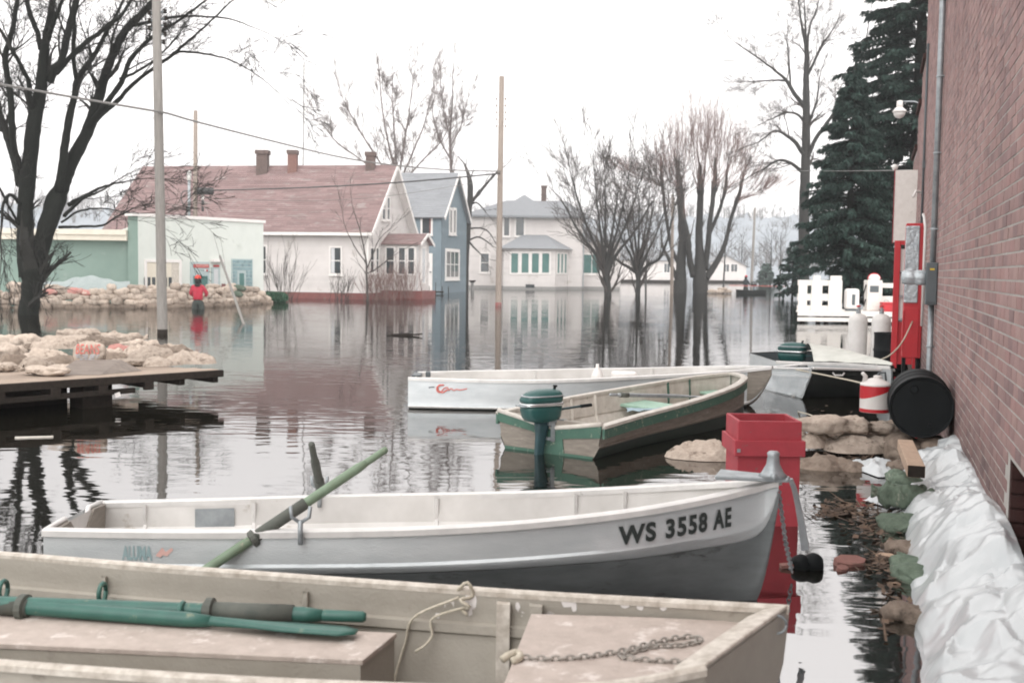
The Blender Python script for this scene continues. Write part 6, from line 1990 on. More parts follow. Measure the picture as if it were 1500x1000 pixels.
cottage(1030, 1091, 175, 388, 374, [(1037, 386, 1046, 397), (1060, 387, 1068, 398), (1071, 387, 1080, 398)], 'far white gabled cottage right of the willow', True)

# ------------------------------------------------------------------ people
def person(loc, rz, label, coat, cap_m, legs_m, hip_z=.92, k=1.0, arms=None, beard=True):
    r = root('person', loc, label, 'person', None, rz)
    r.scale = (k,) * 3
    # body: head, neck, trunk, arms and legs in one surface; faces +y
    J = {'pel': (0, 0, hip_z), 'w': (0, .01, hip_z + .16), 'ch': (0, -.0, hip_z + .40), 'nk': (0, .015, hip_z + .56), 'hd0': (0, .03, hip_z + .64), 'hd1': (0, .045, hip_z + .74), 'hd2': (0, .03, hip_z + .83),
         'shL': (-.19, 0, hip_z + .47), 'elL': (-.29, .06, hip_z + .20), 'wrL': (-.17, .27, hip_z + .14), 'haL': (-.12, .34, hip_z + .15),
         'shR': (.19, 0, hip_z + .47), 'elR': (.33, .04, hip_z + .22), 'wrR': (.24, .25, hip_z + .12), 'haR': (.17, .33, hip_z + .13),
         'hpL': (-.10, 0, hip_z - .06), 'knL': (-.12, .02, hip_z - .46), 'anL': (-.12, -.02, hip_z - .86), 'ftL': (-.13, .12, hip_z - .90),
         'hpR': (.10, 0, hip_z - .06), 'knR': (.13, .03, hip_z - .46), 'anR': (.13, -.02, hip_z - .86), 'ftR': (.14, .12, hip_z - .90)}
    N_ = list(J)
    I = {n: i for i, n in enumerate(N_)}
    E_ = [('pel', 'w'), ('w', 'ch'), ('ch', 'nk'), ('nk', 'hd0'), ('hd0', 'hd1'), ('hd1', 'hd2'), ('ch', 'shL'), ('shL', 'elL'), ('elL', 'wrL'), ('wrL', 'haL'), ('ch', 'shR'), ('shR', 'elR'), ('elR', 'wrR'), ('wrR', 'haR'), ('pel', 'hpL'), ('hpL', 'knL'), ('knL', 'anL'), ('anL', 'ftL'), ('pel', 'hpR'), ('hpR', 'knR'), ('knR', 'anR'), ('anR', 'ftR')]
    RD = {'pel': (.15, .11), 'w': (.135, .10), 'ch': (.165, .11), 'nk': .055, 'hd0': .075, 'hd1': .095, 'hd2': .08, 'shL': .065, 'elL': .045, 'wrL': .033, 'haL': .035, 'shR': .065, 'elR': .045, 'wrR': .033, 'haR': .035, 'hpL': .095, 'knL': .065, 'anL': .045, 'ftL': .045, 'hpR': .095, 'knR': .065, 'anR': .045, 'ftR': .045}
    skin('body', [J[n] for n in N_], [(I[a], I[b]) for a, b in E_], [RD[n] for n in N_], M_skin, r, 1)
    def garment(name, names, edges, rad_, m, add=None):
        pts = dict((n, J[n]) for n in names)
        if add: pts.update(add)
        nn = list(pts)
        ii = {n: i for i, n in enumerate(nn)}
        return skin(name, [pts[n] for n in nn], [(ii[a], ii[b]) for a, b in edges], [rad_[n] for n in nn], m, r, 1)
    ct = garment('jacket', ['w', 'ch', 'nk', 'shL', 'elL', 'wrL', 'shR', 'elR', 'wrR'], [('hem', 'w'), ('w', 'ch'), ('ch', 'nk'), ('ch', 'shL'), ('shL', 'elL'), ('elL', 'wrL'), ('ch', 'shR'), ('shR', 'elR'), ('elR', 'wrR')],
                 {'hem': (.205, .155), 'w': (.195, .15), 'ch': (.215, .155), 'nk': .085, 'shL': .095, 'elL': .075, 'wrL': .058, 'shR': .095, 'elR': .075, 'wrR': .058}, coat, {'hem': (0, 0, hip_z + .02)})
    garment('trousers', ['pel', 'hpL', 'knL', 'anL', 'hpR', 'knR', 'anR'], [('wst', 'pel'), ('pel', 'hpL'), ('hpL', 'knL'), ('knL', 'anL'), ('pel', 'hpR'), ('hpR', 'knR'), ('knR', 'anR')],
            {'wst': (.185, .14), 'pel': (.19, .145), 'hpL': .15, 'knL': .13, 'anL': .10, 'hpR': .15, 'knR': .13, 'anR': .10}, legs_m, {'wst': (0, 0, hip_z + .1)})
    hz_ = hip_z + .79
    cp_ = obj('cap', MB().lathe([(.118, 0), (.12, .05), (.105, .10), (.06, .135), (.01, .145)], 16, (0, .025, hz_)), cap_m, r, False, True)
    obj('cap_peak', MB().prism([V(.09 * math.cos(a), .10 + .11 * math.sin(a), hz_ + .01) for a in [math.pi * i / 8 for i in range(9)]], (0, 0, .015)), cap_m, cp_, False)
    obj('hair', MB().lathe([(.07, -.19), (.118, -.13), (.122, -.04), (.116, .01)], 14, (0, .0, hz_ - .0)), M_hair, r, False, True)
    if beard: obj('collar', MB().lathe([(.12, -.04), (.14, .0), (.115, .07), (.10, .075)], 14, (0, 0, hip_z + .53)), M_hair, r, False, True)
    for s_ in (-1, 1):
        w = V(*J['haL' if s_ < 0 else 'haR'])
        fg = MB()
        for f in range(4):
            b = w + V((f - 1.5) * .02, .03, -.005)
            L_ = (.055, .065, .06, .048)[f]
            fg.tube([b, b + V(-s_ * .01, L_ * .6, -.012), b + V(-s_ * .02, L_ * .9, -.045)], [.010, .009, .006], 6)
        fg.tube([w + V(-s_ * .03, 0, 0), w + V(-s_ * .055, .035, .0), w + V(-s_ * .05, .06, -.02)], [.012, .010, .007], 6)
        obj('fingers', fg, M_skin, r, False, True)
    return r
pl_ = at(290, 452.5)
person(pl_ + V(0, 0, -.52), .12, 'person in a red jacket, orange cap and dark waders standing thigh-deep by the sandbag wall', M_coat, M_cap, M_wader, .88, 1.0)

# far small boat with a person
fb0 = at(1100, 431)
q = fb0.y
sN = [V(fb0.x + x, fb0.y - .45 * w, .30 + .05 * abs(x)) for x, w in ((-1.12, .5), (-.6, .95), (0, 1), (.6, .98), (1.1, .85))]
sF = [V(fb0.x + x, fb0.y + .45 * w, .30 + .05 * abs(x)) for x, w in ((-1.12, .5), (-.6, .95), (0, 1), (.6, .98), (1.1, .85))]
HS = Hull(sN, sF, lambda t: -.1, [(0, 0), (.05, .6), (.12, .95), (.5, 1)])
sb = root('small_dark_boat', fb0, 'small dark boat far off in the flooded street', 'boat')
obj('hull', HS.outer(12), M_dark_hull, sb, smooth=True)
obj('interior', HS.inner(10, .05, .95, .8, .05), M_dark_hull, sb)
for i in (0, 1): obj('gunwale', HS.rail(i, .03, .04, .04, 16), M_dark_hull, sb)
obj('seat', HS.across(.4, .55, .3, .03), M_wood_dk, sb)
person(fb0 + V(-.42, .0, -.12), -.9, 'far person in dark clothes and a red cap standing in the small dark boat', mat('dark_jacket_cloth', hx('3c4346'), rough=.9), M_red2, M_wader, .80, .92)
outboard('outboard_motor', 'dark outboard motor tipped up in the small dark boat', fb0 + V(.15, .1, .62), 0.3, 1.15, M_black)
for i, (px, py, w) in enumerate(((1044, 429, .9), (1054, 429, .85), (1064, 429, .9), (1058, 425.5, .8))):
    bag(BAG_LO[i], at(px, 430, 0) + V(0, 0, (429 - py) * .05), (w, w, w * 1.5), R.uniform(-.4, .4), 'far sandbag in the low heap beside the pollard willow', 'far sandbags beside the willow')
solo('mooring_line', sag([far(1068, 418, 84), far(1100, 418.5, 84), far(1152, 419.5, 84)], .022, 10, 5), M_redscript, 'thin reddish line stretched above the water behind the small boat', 'rope')

# ------------------------------------------------------------------ poles and wires
def pole(name, base, top, r0, r1, m, label, extra=None):
    rt = root(name, base, label, 'pole')
    obj('shaft', MB().tube([base - V(0, 0, 1.0), base, base.lerp(top, .5), top], [r0, r0, (r0 + r1) / 2, r1], 12), m, rt, smooth=True)
    return rt
pb_ = at(238, 490)
pt = far(227.5, -90, pb_.y)
p1 = pole('utility_pole', pb_, pt, .118, .095, M_pole, 'grey wooden utility pole with small insulators standing in the water near the left tree')
obj('water_stain', MB().tube([pb_ - V(0, 0, .5), pb_ + V(0, 0, .13)], .1205, 12), M_wood_dk, p1, smooth=True)
for px, py in ((219, 19), (219, 30), (218.5, 41), (242, 17), (243, 27), (242, 37), (242, 50), (240, 62)):
    c = far(px, py, pb_.y)
    axp = pb_.lerp(pt, (490 - py) / 580)
    o = obj('insulator_arm', MB().bar(axp, c, .03, .03), M_box_grey, p1)
    obj('insulator', MB().lathe([(.02, -.05), (.05, -.035), (.03, 0), (.05, .035), (.02, .05)], 10, c), M_wood_dk, o, smooth=True)
pB_ = far(285, 330, 56)
pb0 = V(pB_.x, 56, 0)
p2_ = pole('utility_pole', pb0, far(286.5, 162, 56), .12, .10, M_pole2, 'brown utility pole rising behind the mint green store roof')
cr_ = far(301, 280, 55.8)
obj('transformer', MB().lathe([(.02, -.42), (.16, -.40), (.18, -.3), (.18, .3), (.16, .4), (.02, .42)], 14, cr_, Matrix.Rotation(rad(90), 3, 'Y')), M_wire, p2_, smooth=True)
obj('bracket', MB().bar(far(286, 281, 56), cr_, .05, .05), M_box_grey, p2_)
for py in (289, 297, 306):
    obj('insulator', MB().lathe([(.03, -.13), (.09, -.1), (.05, -.05), (.09, 0), (.05, .05), (.09, .1), (.03, .13)], 10, far(297, py, 55.8)), M_wire if py > 290 else M_white, p2_, smooth=True)
mst = root('service_mast', far(277, 318, 53), 'slim grey service mast with a weatherhead on the store roof', 'mast')
obj('pipe', MB().tube([far(277, 330, 53), far(277, 262, 53)], .07, 8), M_galv, mst, smooth=True)
obj('weatherhead', MB().tube([far(277, 264, 53), far(277, 254, 53), far(278.5, 250, 53)], [.09, .12, .05], 8), M_bone, mst, smooth=True)
obj('drip_loop', MB().tube([poly_at([far(277, 280, 53), far(268, 281, 53), far(265, 290, 53), far(269, 300, 53), far(273, 303, 53), far(273, 318, 53)], i / 16) for i in range(17)], .03, 5), M_wire, mst)
pc = at(730, 448)
p3 = pole('utility_pole', pc, far(735, 112, pc.y), .145, .115, M_pole2, 'tall pinkish utility pole standing alone in the water at mid street')
obj('base_band', MB().tube([pc - V(0, 0, .3), pc + V(0, 0, .16)], .15, 12), M_redfound, p3, smooth=True)
for i, py in enumerate((145, 155, 165, 175, 185)):
    for sx in (-6, 7):
        obj('insulator', MB().box(far(733.5 + sx, py, pc.y), (.07, .07, .10)), M_pole2, p3)
pw = at(984, 427)
p4 = pole('pale_post', V(far(984, 427, 82).x, 82, 0), far(985.5, 285, 82), .13, .10, M_pole2, 'slim pale pole in front of the pollard willow')
pole('far_pole', V(far(1101, 405, 120).x, 120, 0), far(1106, 304, 120), .17, .12, M_pole, 'dark distant utility pole before the hills')
an = root('antenna_mast', far(445, 250, 63), 'thin television antenna mast above the red roof', 'antenna')
obj('mast', MB().tube([far(444, 250, 63), far(445.5, 92, 63)], .035, 5), M_wire_lt, an)
for py, w in ((97, .5), (102, .4), (107, .3)):
    c = far(445, py, 63)
    obj('element', MB().tube([c - V(w, 0, 0), c + V(w, 0, 0)], .012, 4), M_wire_lt, an)
# guy with its guard
gA, gB, gC = far(298, 292, 55.5), far(322, 375, 43.5), at(357, 474)
gy = root('guy_wire', gC, 'thin guy wire with a grey guard slanting into the water right of the person', 'guy wire')
obj('wire', MB().tube([gA, gB], .012, 5), M_wire_lt, gy)
obj('guard', MB().tube([gB, gC + (gC - gB).normalized() * .4], .045, 8), M_pole, gy, smooth=True)
obj('second_wire', MB().tube([far(318, 318, 50), far(330, 392, 45)], .010, 5), M_wire_lt, gy)
def cable(pts, r, m, label):
    return solo('power_cable', MB().tube([poly_at(pts, i / 40) for i in range(41)], r, 6), m, label, 'cable', smooth=True)
y1 = pb_.y - .16
cable([far(-60, 113, y1 - 4), far(110, 143, y1 - 1.4), far(234, 164, y1)], .028, M_wire_lt, 'thick grey cable from the left edge to the near utility pole')
cable([far(236, 164, y1), far(252, 168, y1 + .6), far(290, 179, y1 + 2.5), far(400, 207, y1 + 8), far(500, 230.5, y1 + 12.5), far(577, 242, y1 + 16), far(660, 249, y1 + 19), far(733, 251, pc.y - .16)], .028, M_wire_lt, 'grey cable sagging from the near pole to the mid street pole')
cable([far(306, 279, 55.5), far(430, 275.5, 52), far(549, 269.5, 49.5), far(650, 262, 47.5), far(732, 254, pc.y - .16)], .032, M_wire, 'black cable from the pole behind the store to the mid street pole')
cable([far(298, 290, 55.4), far(430, 294, 53), far(560, 288, 50), far(732, 262, pc.y - .16)], .010, M_wire_lt, 'thin lower cable in front of the red roof')
cable([far(1112, 250, 60), far(1230, 250.5, 45), far(1341, 249.5, 24.5)], .012, M_wire_lt, 'thin wire reaching from the brick building past the spruce')

# ------------------------------------------------------------------ trees
M_twig_far = mat('pale_grey_twigs', (.17, .14, .13), (.13, .11, .105), rough=.95, spec=.2)
def rv(): return V(R.gauss(0, 1), R.gauss(0, 1), R.gauss(0, 1)).normalized()
def twig(mb, p, d, L, r, lev, up=.1, spread=.8, kids=4, wob=.22, rmin=.004, droop=0.0):
    n = 4 if lev else 3
    pts, rr, ds = [p.copy()], [r], [d]
    for i in range(n):
        d = (d + rv() * wob + V(0, 0, up - droop * (i + 1) / n)).normalized()
        p = p + d * (L / n)
        pts.append(p)
        rr.append(max(rmin, r * (1 - .75 * (i + 1) / n)))
        ds.append(d)
    mb.tube(pts, rr, 5 if r > .035 else 3, False)
    if lev <= 0: return
    for k in range(kids):
        t = R.uniform(.25, 1.0) * n
        i = min(int(t), n - 1)
        q = pts[i].lerp(pts[i + 1], t - i)
        a = (ds[i] + rv() * spread).normalized()
        twig(mb, q, a, L * R.uniform(.42, .72), max(rmin, lerp(rr[i], rr[i + 1], t - i) * .62), lev - 1, up, spread, kids, wob, rmin, droop)
def limbs_mesh(limbs, y, k=1.0):
    """limbs drawn as (px, py, half width px[, dy]) -> world polylines"""
    out = []
    for pts in limbs:
        w = []
        for q in pts:
            yy = y + (q[3] if len(q) > 3 else 0)
            w.append((far(q[0], q[1], yy), q[2] / FPX * yy * k))
        out.append(w)
    return out
def smooth_limb(w, n):
    P_, R_ = [a for a, b in w], [V(b, 0, 0) for a, b in w]
    return [poly_at(P_, i / n) for i in range(n + 1)], [max(.004, poly_at(R_, i / n).x) for i in range(n + 1)]
def tree(name, label, base, limbs, y, bm_, tm_, lev=2, thin=0.0, k_r=1.0, *, per=7, L0=2.0, up=.1, spread=.8, kids=4, t0=.3, rmin=.006, droop=0.0, group=None, sides=9, rough=.012):
    rt = root(name, base, label, 'tree', group)
    tm, cm = MB(), MB()
    for w in limbs_mesh(limbs, y, k_r):
        n = max(6, len(w) * 4)
        pts, rr = smooth_limb(w, n)
        pts = [p + rv() * rough for p in pts]
        tm.tube(pts, [r * (1 + .12 * nz((i * .6, r, 1))) for i, r in enumerate(rr)], sides if rr[0] > .06 else 6, True)
        Lw = sum((b - a).length for a, b in zip(pts, pts[1:]))
        for k in range(int(per * (1 if Lw > 2 else .6) * (1 if w[0][1] > thin else .35))):
            t = R.uniform(t0, 1.0) * n
            i = min(int(t), n - 1)
            q = pts[i].lerp(pts[i + 1], t - i)
            d = ((pts[i + 1] - pts[i]).normalized() + rv() * spread).normalized()
            twig(cm, q, d, L0 * R.uniform(.5, 1.1), max(rmin, rr[i] * .42), lev, up, spread, kids, .22, rmin, droop)
        d = (pts[-1] - pts[-2]).normalized()
        twig(cm, pts[-1], d, L0, rr[-1], lev, up, spread * .6, kids, .2, rmin, droop)
    obj('trunk', tm, bm_, rt, smooth=True)
    obj('crown', cm, tm_, rt, fix=False)
    return rt
# big bare tree at the left
b = at(41, 461)
LT = [
    [(41, 478, 17), (41, 461, 17), (44, 440, 16.5), (47, 415, 17.5), (46, 395, 18)],
    [(40, 405, 14), (36, 370, 13), (37, 320, 13), (39, 275, 13.5), (45, 225, 13, -.3), (50, 180, 12.5, -.5), (58, 140, 10.5, -.6), (63, 105, 9.5, -.7), (66, 65, 7.5, -.7), (74, 25, 6, -.6), (80, -30, 4, -.5)],
    [(52, 410, 14), (58, 375, 13.5, .2), (68, 335, 15, .3), (81, 297, 17, .5), (90, 275, 13.5, .6), (99, 250, 12, .7), (113, 222, 11, .8), (127, 195, 10, .9), (138, 165, 9.5, 1), (146, 138, 8.5, 1.1), (155, 108, 7.5, 1.2), (164, 84, 7.5, 1.2), (176, 58, 7, 1.3), (188, 40, 6.5, 1.4), (210, 18, 6, 1.5), (235, -10, 5, 1.6)],
    [(88, 280, 8.5, .4), (92, 240, 7.5, .2), (96, 205, 6.5, .1), (101, 175, 6.5, 0), (109, 140, 5.5, -.1), (113, 118, 5, -.2), (127, 96, 4.5, -.2), (140, 78, 4, -.2), (158, 42, 3, -.1), (166, 30, 2.6, 0), (185, -10, 2, 0)],
    [(112, 116, 4, -.2), (108, 92, 3.6, -.3), (108, 55, 3, -.3), (110, 20, 2.2, -.2)],
    [(74, 120, 6.5, -.6), (80, 100, 6.5, -.8), (90, 90, 6, -.9), (98, 55, 6, -1), (107, 20, 5.5, -1.1), (118, -30, 5, -1.2)],
    [(82, 108, 4, -.8), (115, 72, 4, -.7), (150, 45, 3.6, -.6), (178, 22, 3, -.5), (200, -15, 2.4, -.4)],
    [(60, 72, 4.5, -.7), (54, 45, 4.2, -.5), (42, 15, 4, -.3), (34, -30, 3, 0)],
    [(70, 62, 4, -.7), (78, 35, 3.6, -1), (92, 0, 3, -1.2)],
    [(30, 270, 8, 0), (20, 225, 7.5, .4), (8, 190, 7, .7), (-6, 160, 6, 1)],
    [(30, 245, 5.5, -.2), (20, 215, 5.5, -.6), (18, 185, 5.5, -.9), (14, 130, 5.2, -1.2), (8, 85, 5, -1.4), (18, 45, 4, -1.5), (26, -5, 3.5, -1.6)],
    [(52, 170, 4, -.4), (44, 145, 4.2, -1), (42, 120, 4, -1.3), (30, 95, 3.5, -1.6), (16, 70, 3.5, -1.8)],
    [(126, 192, 6, .9), (140, 172, 5, .6), (158, 148, 4.6, .3), (176, 124, 4.4, .1), (190, 90, 4, -.1), (205, 72, 3.4, -.2), (224, 54, 3, -.3), (262, 30, 2.2, -.4), (300, 2, 1.6, -.5)],
    [(132, 186, 4.2, .9), (152, 165, 4, 1.2), (174, 146, 3.8, 1.5), (190, 128, 3.4, 1.7), (222, 102, 3, 1.9), (248, 84, 2.8, 2.0), (265, 70, 2.4, 2.1), (296, 43, 1.8, 2.2), (338, 3, 1.3, 2.3)],
    [(250, 82, 2.2, 2.0), (270, 76, 2, 2.1), (320, 83, 1.5, 2.2), (352, 95, 1.2, 2.3), (380, 112, .9, 2.3)],
    [(176, 116, 2.6, .1), (195, 108, 2.4, -.2), (222, 92, 2.2, -.4)],
    [(188, 40, 3, 1.4), (243, 27, 2.4, 1.2), (285, 24, 1.8, 1.1), (335, 28, 1.3, 1.0), (370, 40, .8, 1.0)],
    [(100, 300, 4, .4), (122, 288, 3, .2), (148, 275, 2.2, .1), (172, 268, 1.5, 0)],
    [(94, 316, 3.4, .2), (120, 292, 2.6, -.2), (140, 283, 2, -.4)],
    [(86, 333, 2.6, .2), (120, 332, 2.2, -.1), (150, 330, 1.8, -.3), (170, 318, 1.4, -.4), (200, 303, .9, -.5)],
    [(90, 326, 2, .2), (115, 310, 1.7, 0), (150, 305, 1.3, -.2), (185, 312, .8, -.4)],
    [(30, 300, 3.2, -.3), (16, 285, 3, -.6), (5, 300, 2.6, -.8), (2, 330, 2, -1)],
    [(28, 330, 2.4, -.2), (12, 300, 2.4, -.6), (-4, 270, 2, -1)],
]
tree('bare_tree', 'large dark bare tree with a forked trunk standing in the water at the left', b, LT, b.y, M_bark, M_twig, 3, .09, .86, per=7, L0=1.9, up=.06, spread=.75, kids=4, t0=.35, rmin=.0065, droop=.10, sides=10)
# orchard-like bare trees in mid street
def fan(cx, cy, n, spread_px, h_px, w0, seed, lo=.25):
    R.seed(seed)
    out = []
    for i in range(n):
        a = lerp(-1, 1, (i + .5) / n) + R.uniform(-.12, .12)
        k = R.uniform(.75, 1.1)
        dy = R.uniform(-1.8, 1.8)
        ex, ey = cx + a * spread_px * k, cy - h_px * k * (1 - .35 * a * a)
        out.append([(cx, cy + 8, w0, 0), (cx + a * spread_px * .18, cy - h_px * .16, w0 * .8, dy * .2), (cx + a * spread_px * .5, cy - h_px * (.36 + lo * .3 * (1 - abs(a))), w0 * .55, dy * .55), (cx + a * spread_px * .8, cy - h_px * (.62 + .1 * (1 - abs(a))), w0 * .34, dy * .85), (ex, ey, w0 * .16, dy)])
    return out
tb = at(890, 434)
tree('bare_tree', 'spreading bare tree with many low limbs standing before the two-storey house', tb, [[(890, 446, 7.5), (890, 434, 7.2), (889, 412, 6.4), (887, 396, 7)]] + fan(887, 400, 9, 92, 165, 4.0, 5), tb.y, M_bark2, M_twig2, 2, 0.0, .78, per=10, L0=2.4, up=.10, spread=.62, kids=4, t0=.3, rmin=.011, sides=7)
tb = at(934, 432)
tree('bare_tree', 'bare tree with curving limbs just left of the pollard willow', tb, [[(934, 444, 5.5), (934, 432, 5.2), (935, 414, 4.6), (935, 399, 5)]] + [
    [(935, 402, 3.6), (922, 392, 3.2, .5), (908, 384, 2.6, 1), (893, 368, 2, 1.4), (884, 340, 1.5, 1.6), (880, 300, .9, 1.7)],
    [(935, 402, 3.8), (950, 388, 3.4, -.5), (966, 378, 2.8, -1), (976, 356, 2.2, -1.4), (984, 322, 1.6, -1.6), (992, 290, .9, -1.8)]] + fan(935, 404, 7, 56, 150, 3.4, 9), tb.y, M_bark2, M_twig2, 2, 0.0, .75, per=9, L0=2.4, up=.10, spread=.6, kids=4, t0=.3, rmin=.011, sides=7)
# pollard willow with upright shoots
wb = at(1012, 429)
WL = [
    [(996, 440, 14), (996, 427, 13), (997, 405, 11), (998, 380, 9), (1000, 350, 8), (999, 320, 7.5), (997, 290, 7), (995, 274, 7.5)],
    [(1027, 440, 16), (1026, 424, 15), (1025, 400, 12.5), (1025, 375, 9), (1024, 345, 7.5, .4), (1025, 315, 6.5, .5), (1026, 290, 6.2, .6), (1026, 278, 7.5, .6)],
    [(1016, 405, 7), (1010, 378, 6, -.4), (1008, 350, 5, -.8), (1002, 320, 4, -1)],
    [(1032, 395, 7, .2), (1037, 360, 5.5, -.4), (1040, 325, 5, -.8), (1044, 295, 4.5, -1), (1046, 272, 6, -1)],
    [(1038, 345, 4, -.6), (1050, 318, 3.4, -1), (1058, 295, 3, -1.2), (1062, 280, 4, -1.3)],
    [(1034, 408, 7), (1046, 390, 6, .4), (1056, 372, 5, .8), (1064, 350, 4, 1), (1071, 320, 3.4, 1.2), (1080, 292, 4, 1.3)],
    [(1000, 395, 5), (990, 378, 4, .6), (983, 360, 3.4, 1), (976, 320, 3.2, 1.2), (972, 285, 3, 1.3), (970, 268, 4, 1.4)],
    [(992, 410, 4.5), (982, 385, 3.4, -.6), (976, 372, 3, -1)],
]
wt = tree('pollard_willow', 'old pollard willow with thick trunks and a fan of pinkish upright shoots', wb, WL, wb.y, M_bark2, M_twig2, 1, 0.0, .76, per=2, L0=2.2, up=.3, spread=.5, kids=3, t0=.5, rmin=.014, sides=8)
cm = MB()
R.seed(21)
for (kx, ky, kd), n in (((995, 276, 0), 30), ((1026, 279, .6), 34), ((1046, 273, -1), 28), ((1062, 280, -1.3), 22), ((1080, 293, 1.3), 22), ((970, 269, 1.4), 20), ((984, 300, .8), 10), ((1005, 318, -1), 8)):
    for i in range(n):
        k0_ = far(kx + R.uniform(-4, 4), ky + R.uniform(-3, 6), wb.y + kd + R.uniform(-.15, .15))
        ax_ = (kx - 1024) / 52 + R.gauss(0, .42)
        ex = kx + ax_ * 40 + R.uniform(-6, 6)
        top_y = 150 + ((ex - 1030) / 78) ** 2 * 62 + abs(R.gauss(0, 26)) + (R.uniform(0, 50) if R.random() < .3 else 0)
        top_y = min(top_y, ky - 30)
        yy = wb.y + kd + R.uniform(-2.2, 2.2)
        m1 = far(lerp(kx, ex, .62) + R.uniform(-3, 3), lerp(ky, top_y, .42), lerp(wb.y + kd, yy, .5))
        e_ = far(ex, top_y, yy)
        L_ = (e_ - k0_).length
        pts = [poly_at([k0_, m1, e_], j / 6) for j in range(7)]
        r0 = R.uniform(.014, .030)
        cm.tube(pts, [lerp(r0, .008, j / 6) for j in range(7)], 4, False)
        for j in range(12):
            t = R.uniform(.45, 1)
            q_ = poly_at([k0_, m1, e_], t)
            d_ = ((e_ - m1).normalized() + rv() * .34).normalized()
            twig(cm, q_, d_, L_ * R.uniform(.10, .30), .009, 1 if j < 7 else 0, .12, .5, 3, .12, .007)
obj('shoots', cm, M_twig_pk, wt, fix=False)
# bare trees behind the roofs
R.seed(31)
tree('bare_tree', 'tall fan shaped bare tree rising behind the red roofed house', far(585, 415, 84), [
    [(585, 420, 5), (584, 330, 4.6), (583, 262, 4)],
    [(583, 270, 2.6), (570, 215, 2, .5), (560, 160, 1.4, 1), (556, 115, .8, 1.3)], [(583, 268, 2.6), (592, 210, 2, -.5), (600, 160, 1.3, -1), (606, 108, .8, -1.3)],
    [(583, 272, 2.4), (604, 225, 1.8, .8), (622, 180, 1.3, 1.4), (634, 130, .7, 1.8)], [(583, 275, 2.4), (548, 225, 1.8, -.8), (520, 180, 1.3, -1.5), (500, 140, .7, -2)],
    [(583, 278, 2.2), (530, 235, 1.7, .6), (490, 205, 1.2, 1), (462, 165, .7, 1.4)], [(583, 275, 2.2), (622, 232, 1.7, -.4), (648, 205, 1.2, -.8), (662, 170, .7, -1)],
    [(583, 270, 2.2), (578, 200, 1.7, 1.4), (574, 140, 1, 2)]], 84, M_twig_far, M_twig_far, 2, 0.0, .7, per=15, L0=1.7, up=.12, spread=.6, kids=5, t0=.15, rmin=.010, sides=6)
tree('bare_tree', 'slender bare tree rising above the blue grey roof', far(662, 400, 92), [
    [(663, 410, 4), (662, 300, 3.8), (661, 250, 3.4), (659, 205, 2.6), (662, 160, 1.8), (664, 100, .8)],
    [(661, 235, 2, .3), (645, 205, 1.5, .6), (634, 165, 1, 1), (640, 125, .6, 1.2)], [(660, 215, 1.8, -.3), (675, 185, 1.3, -.6), (684, 150, .8, -.9)],
    [(660, 205, 1.6), (648, 150, 1.1), (645, 105, .6)]], 92, M_twig_far, M_twig_far, 2, 0.0, .7, per=14, L0=1.5, up=.1, spread=.65, kids=5, t0=.15, rmin=.010, sides=6)
tree('bare_tree', 'lopped tree with stubby limbs against the corner of the blue grey house', at(684, 425), [
    [(681, 436, 3.5), (683, 424, 3.2), (684, 380, 3), (686, 340, 3.4), (688, 300, 4.2), (689, 280, 4.4), (688, 264, 3.8)],
    [(689, 298, 2.6), (700, 285, 2.4, .3), (712, 270, 2, .6), (724, 257, 1.5, .8), (734, 248, .8, 1)],
    [(687, 335, 1.4), (700, 334, 1.2, .3), (714, 338, 1, .5), (724, 352, .6, .6)],
    [(687, 352, 1.4), (700, 347, 1.2, -.3), (712, 353, .9, -.5), (724, 362, .6, -.6)],
    [(686, 352, 1.6), (694, 362, 1.3, -.3), (702, 370, .9, -.5), (708, 378, .5, -.6)],
    [(689, 300, 1.4), (698, 297, 1.2, -.3), (708, 306, 1, -.5), (712, 312, .5, -.6)]], at(684, 425).y, M_bark2, M_twig2, 1, per=4, L0=1.5, up=.02, spread=.8, kids=3, t0=.3, rmin=.013, sides=7)
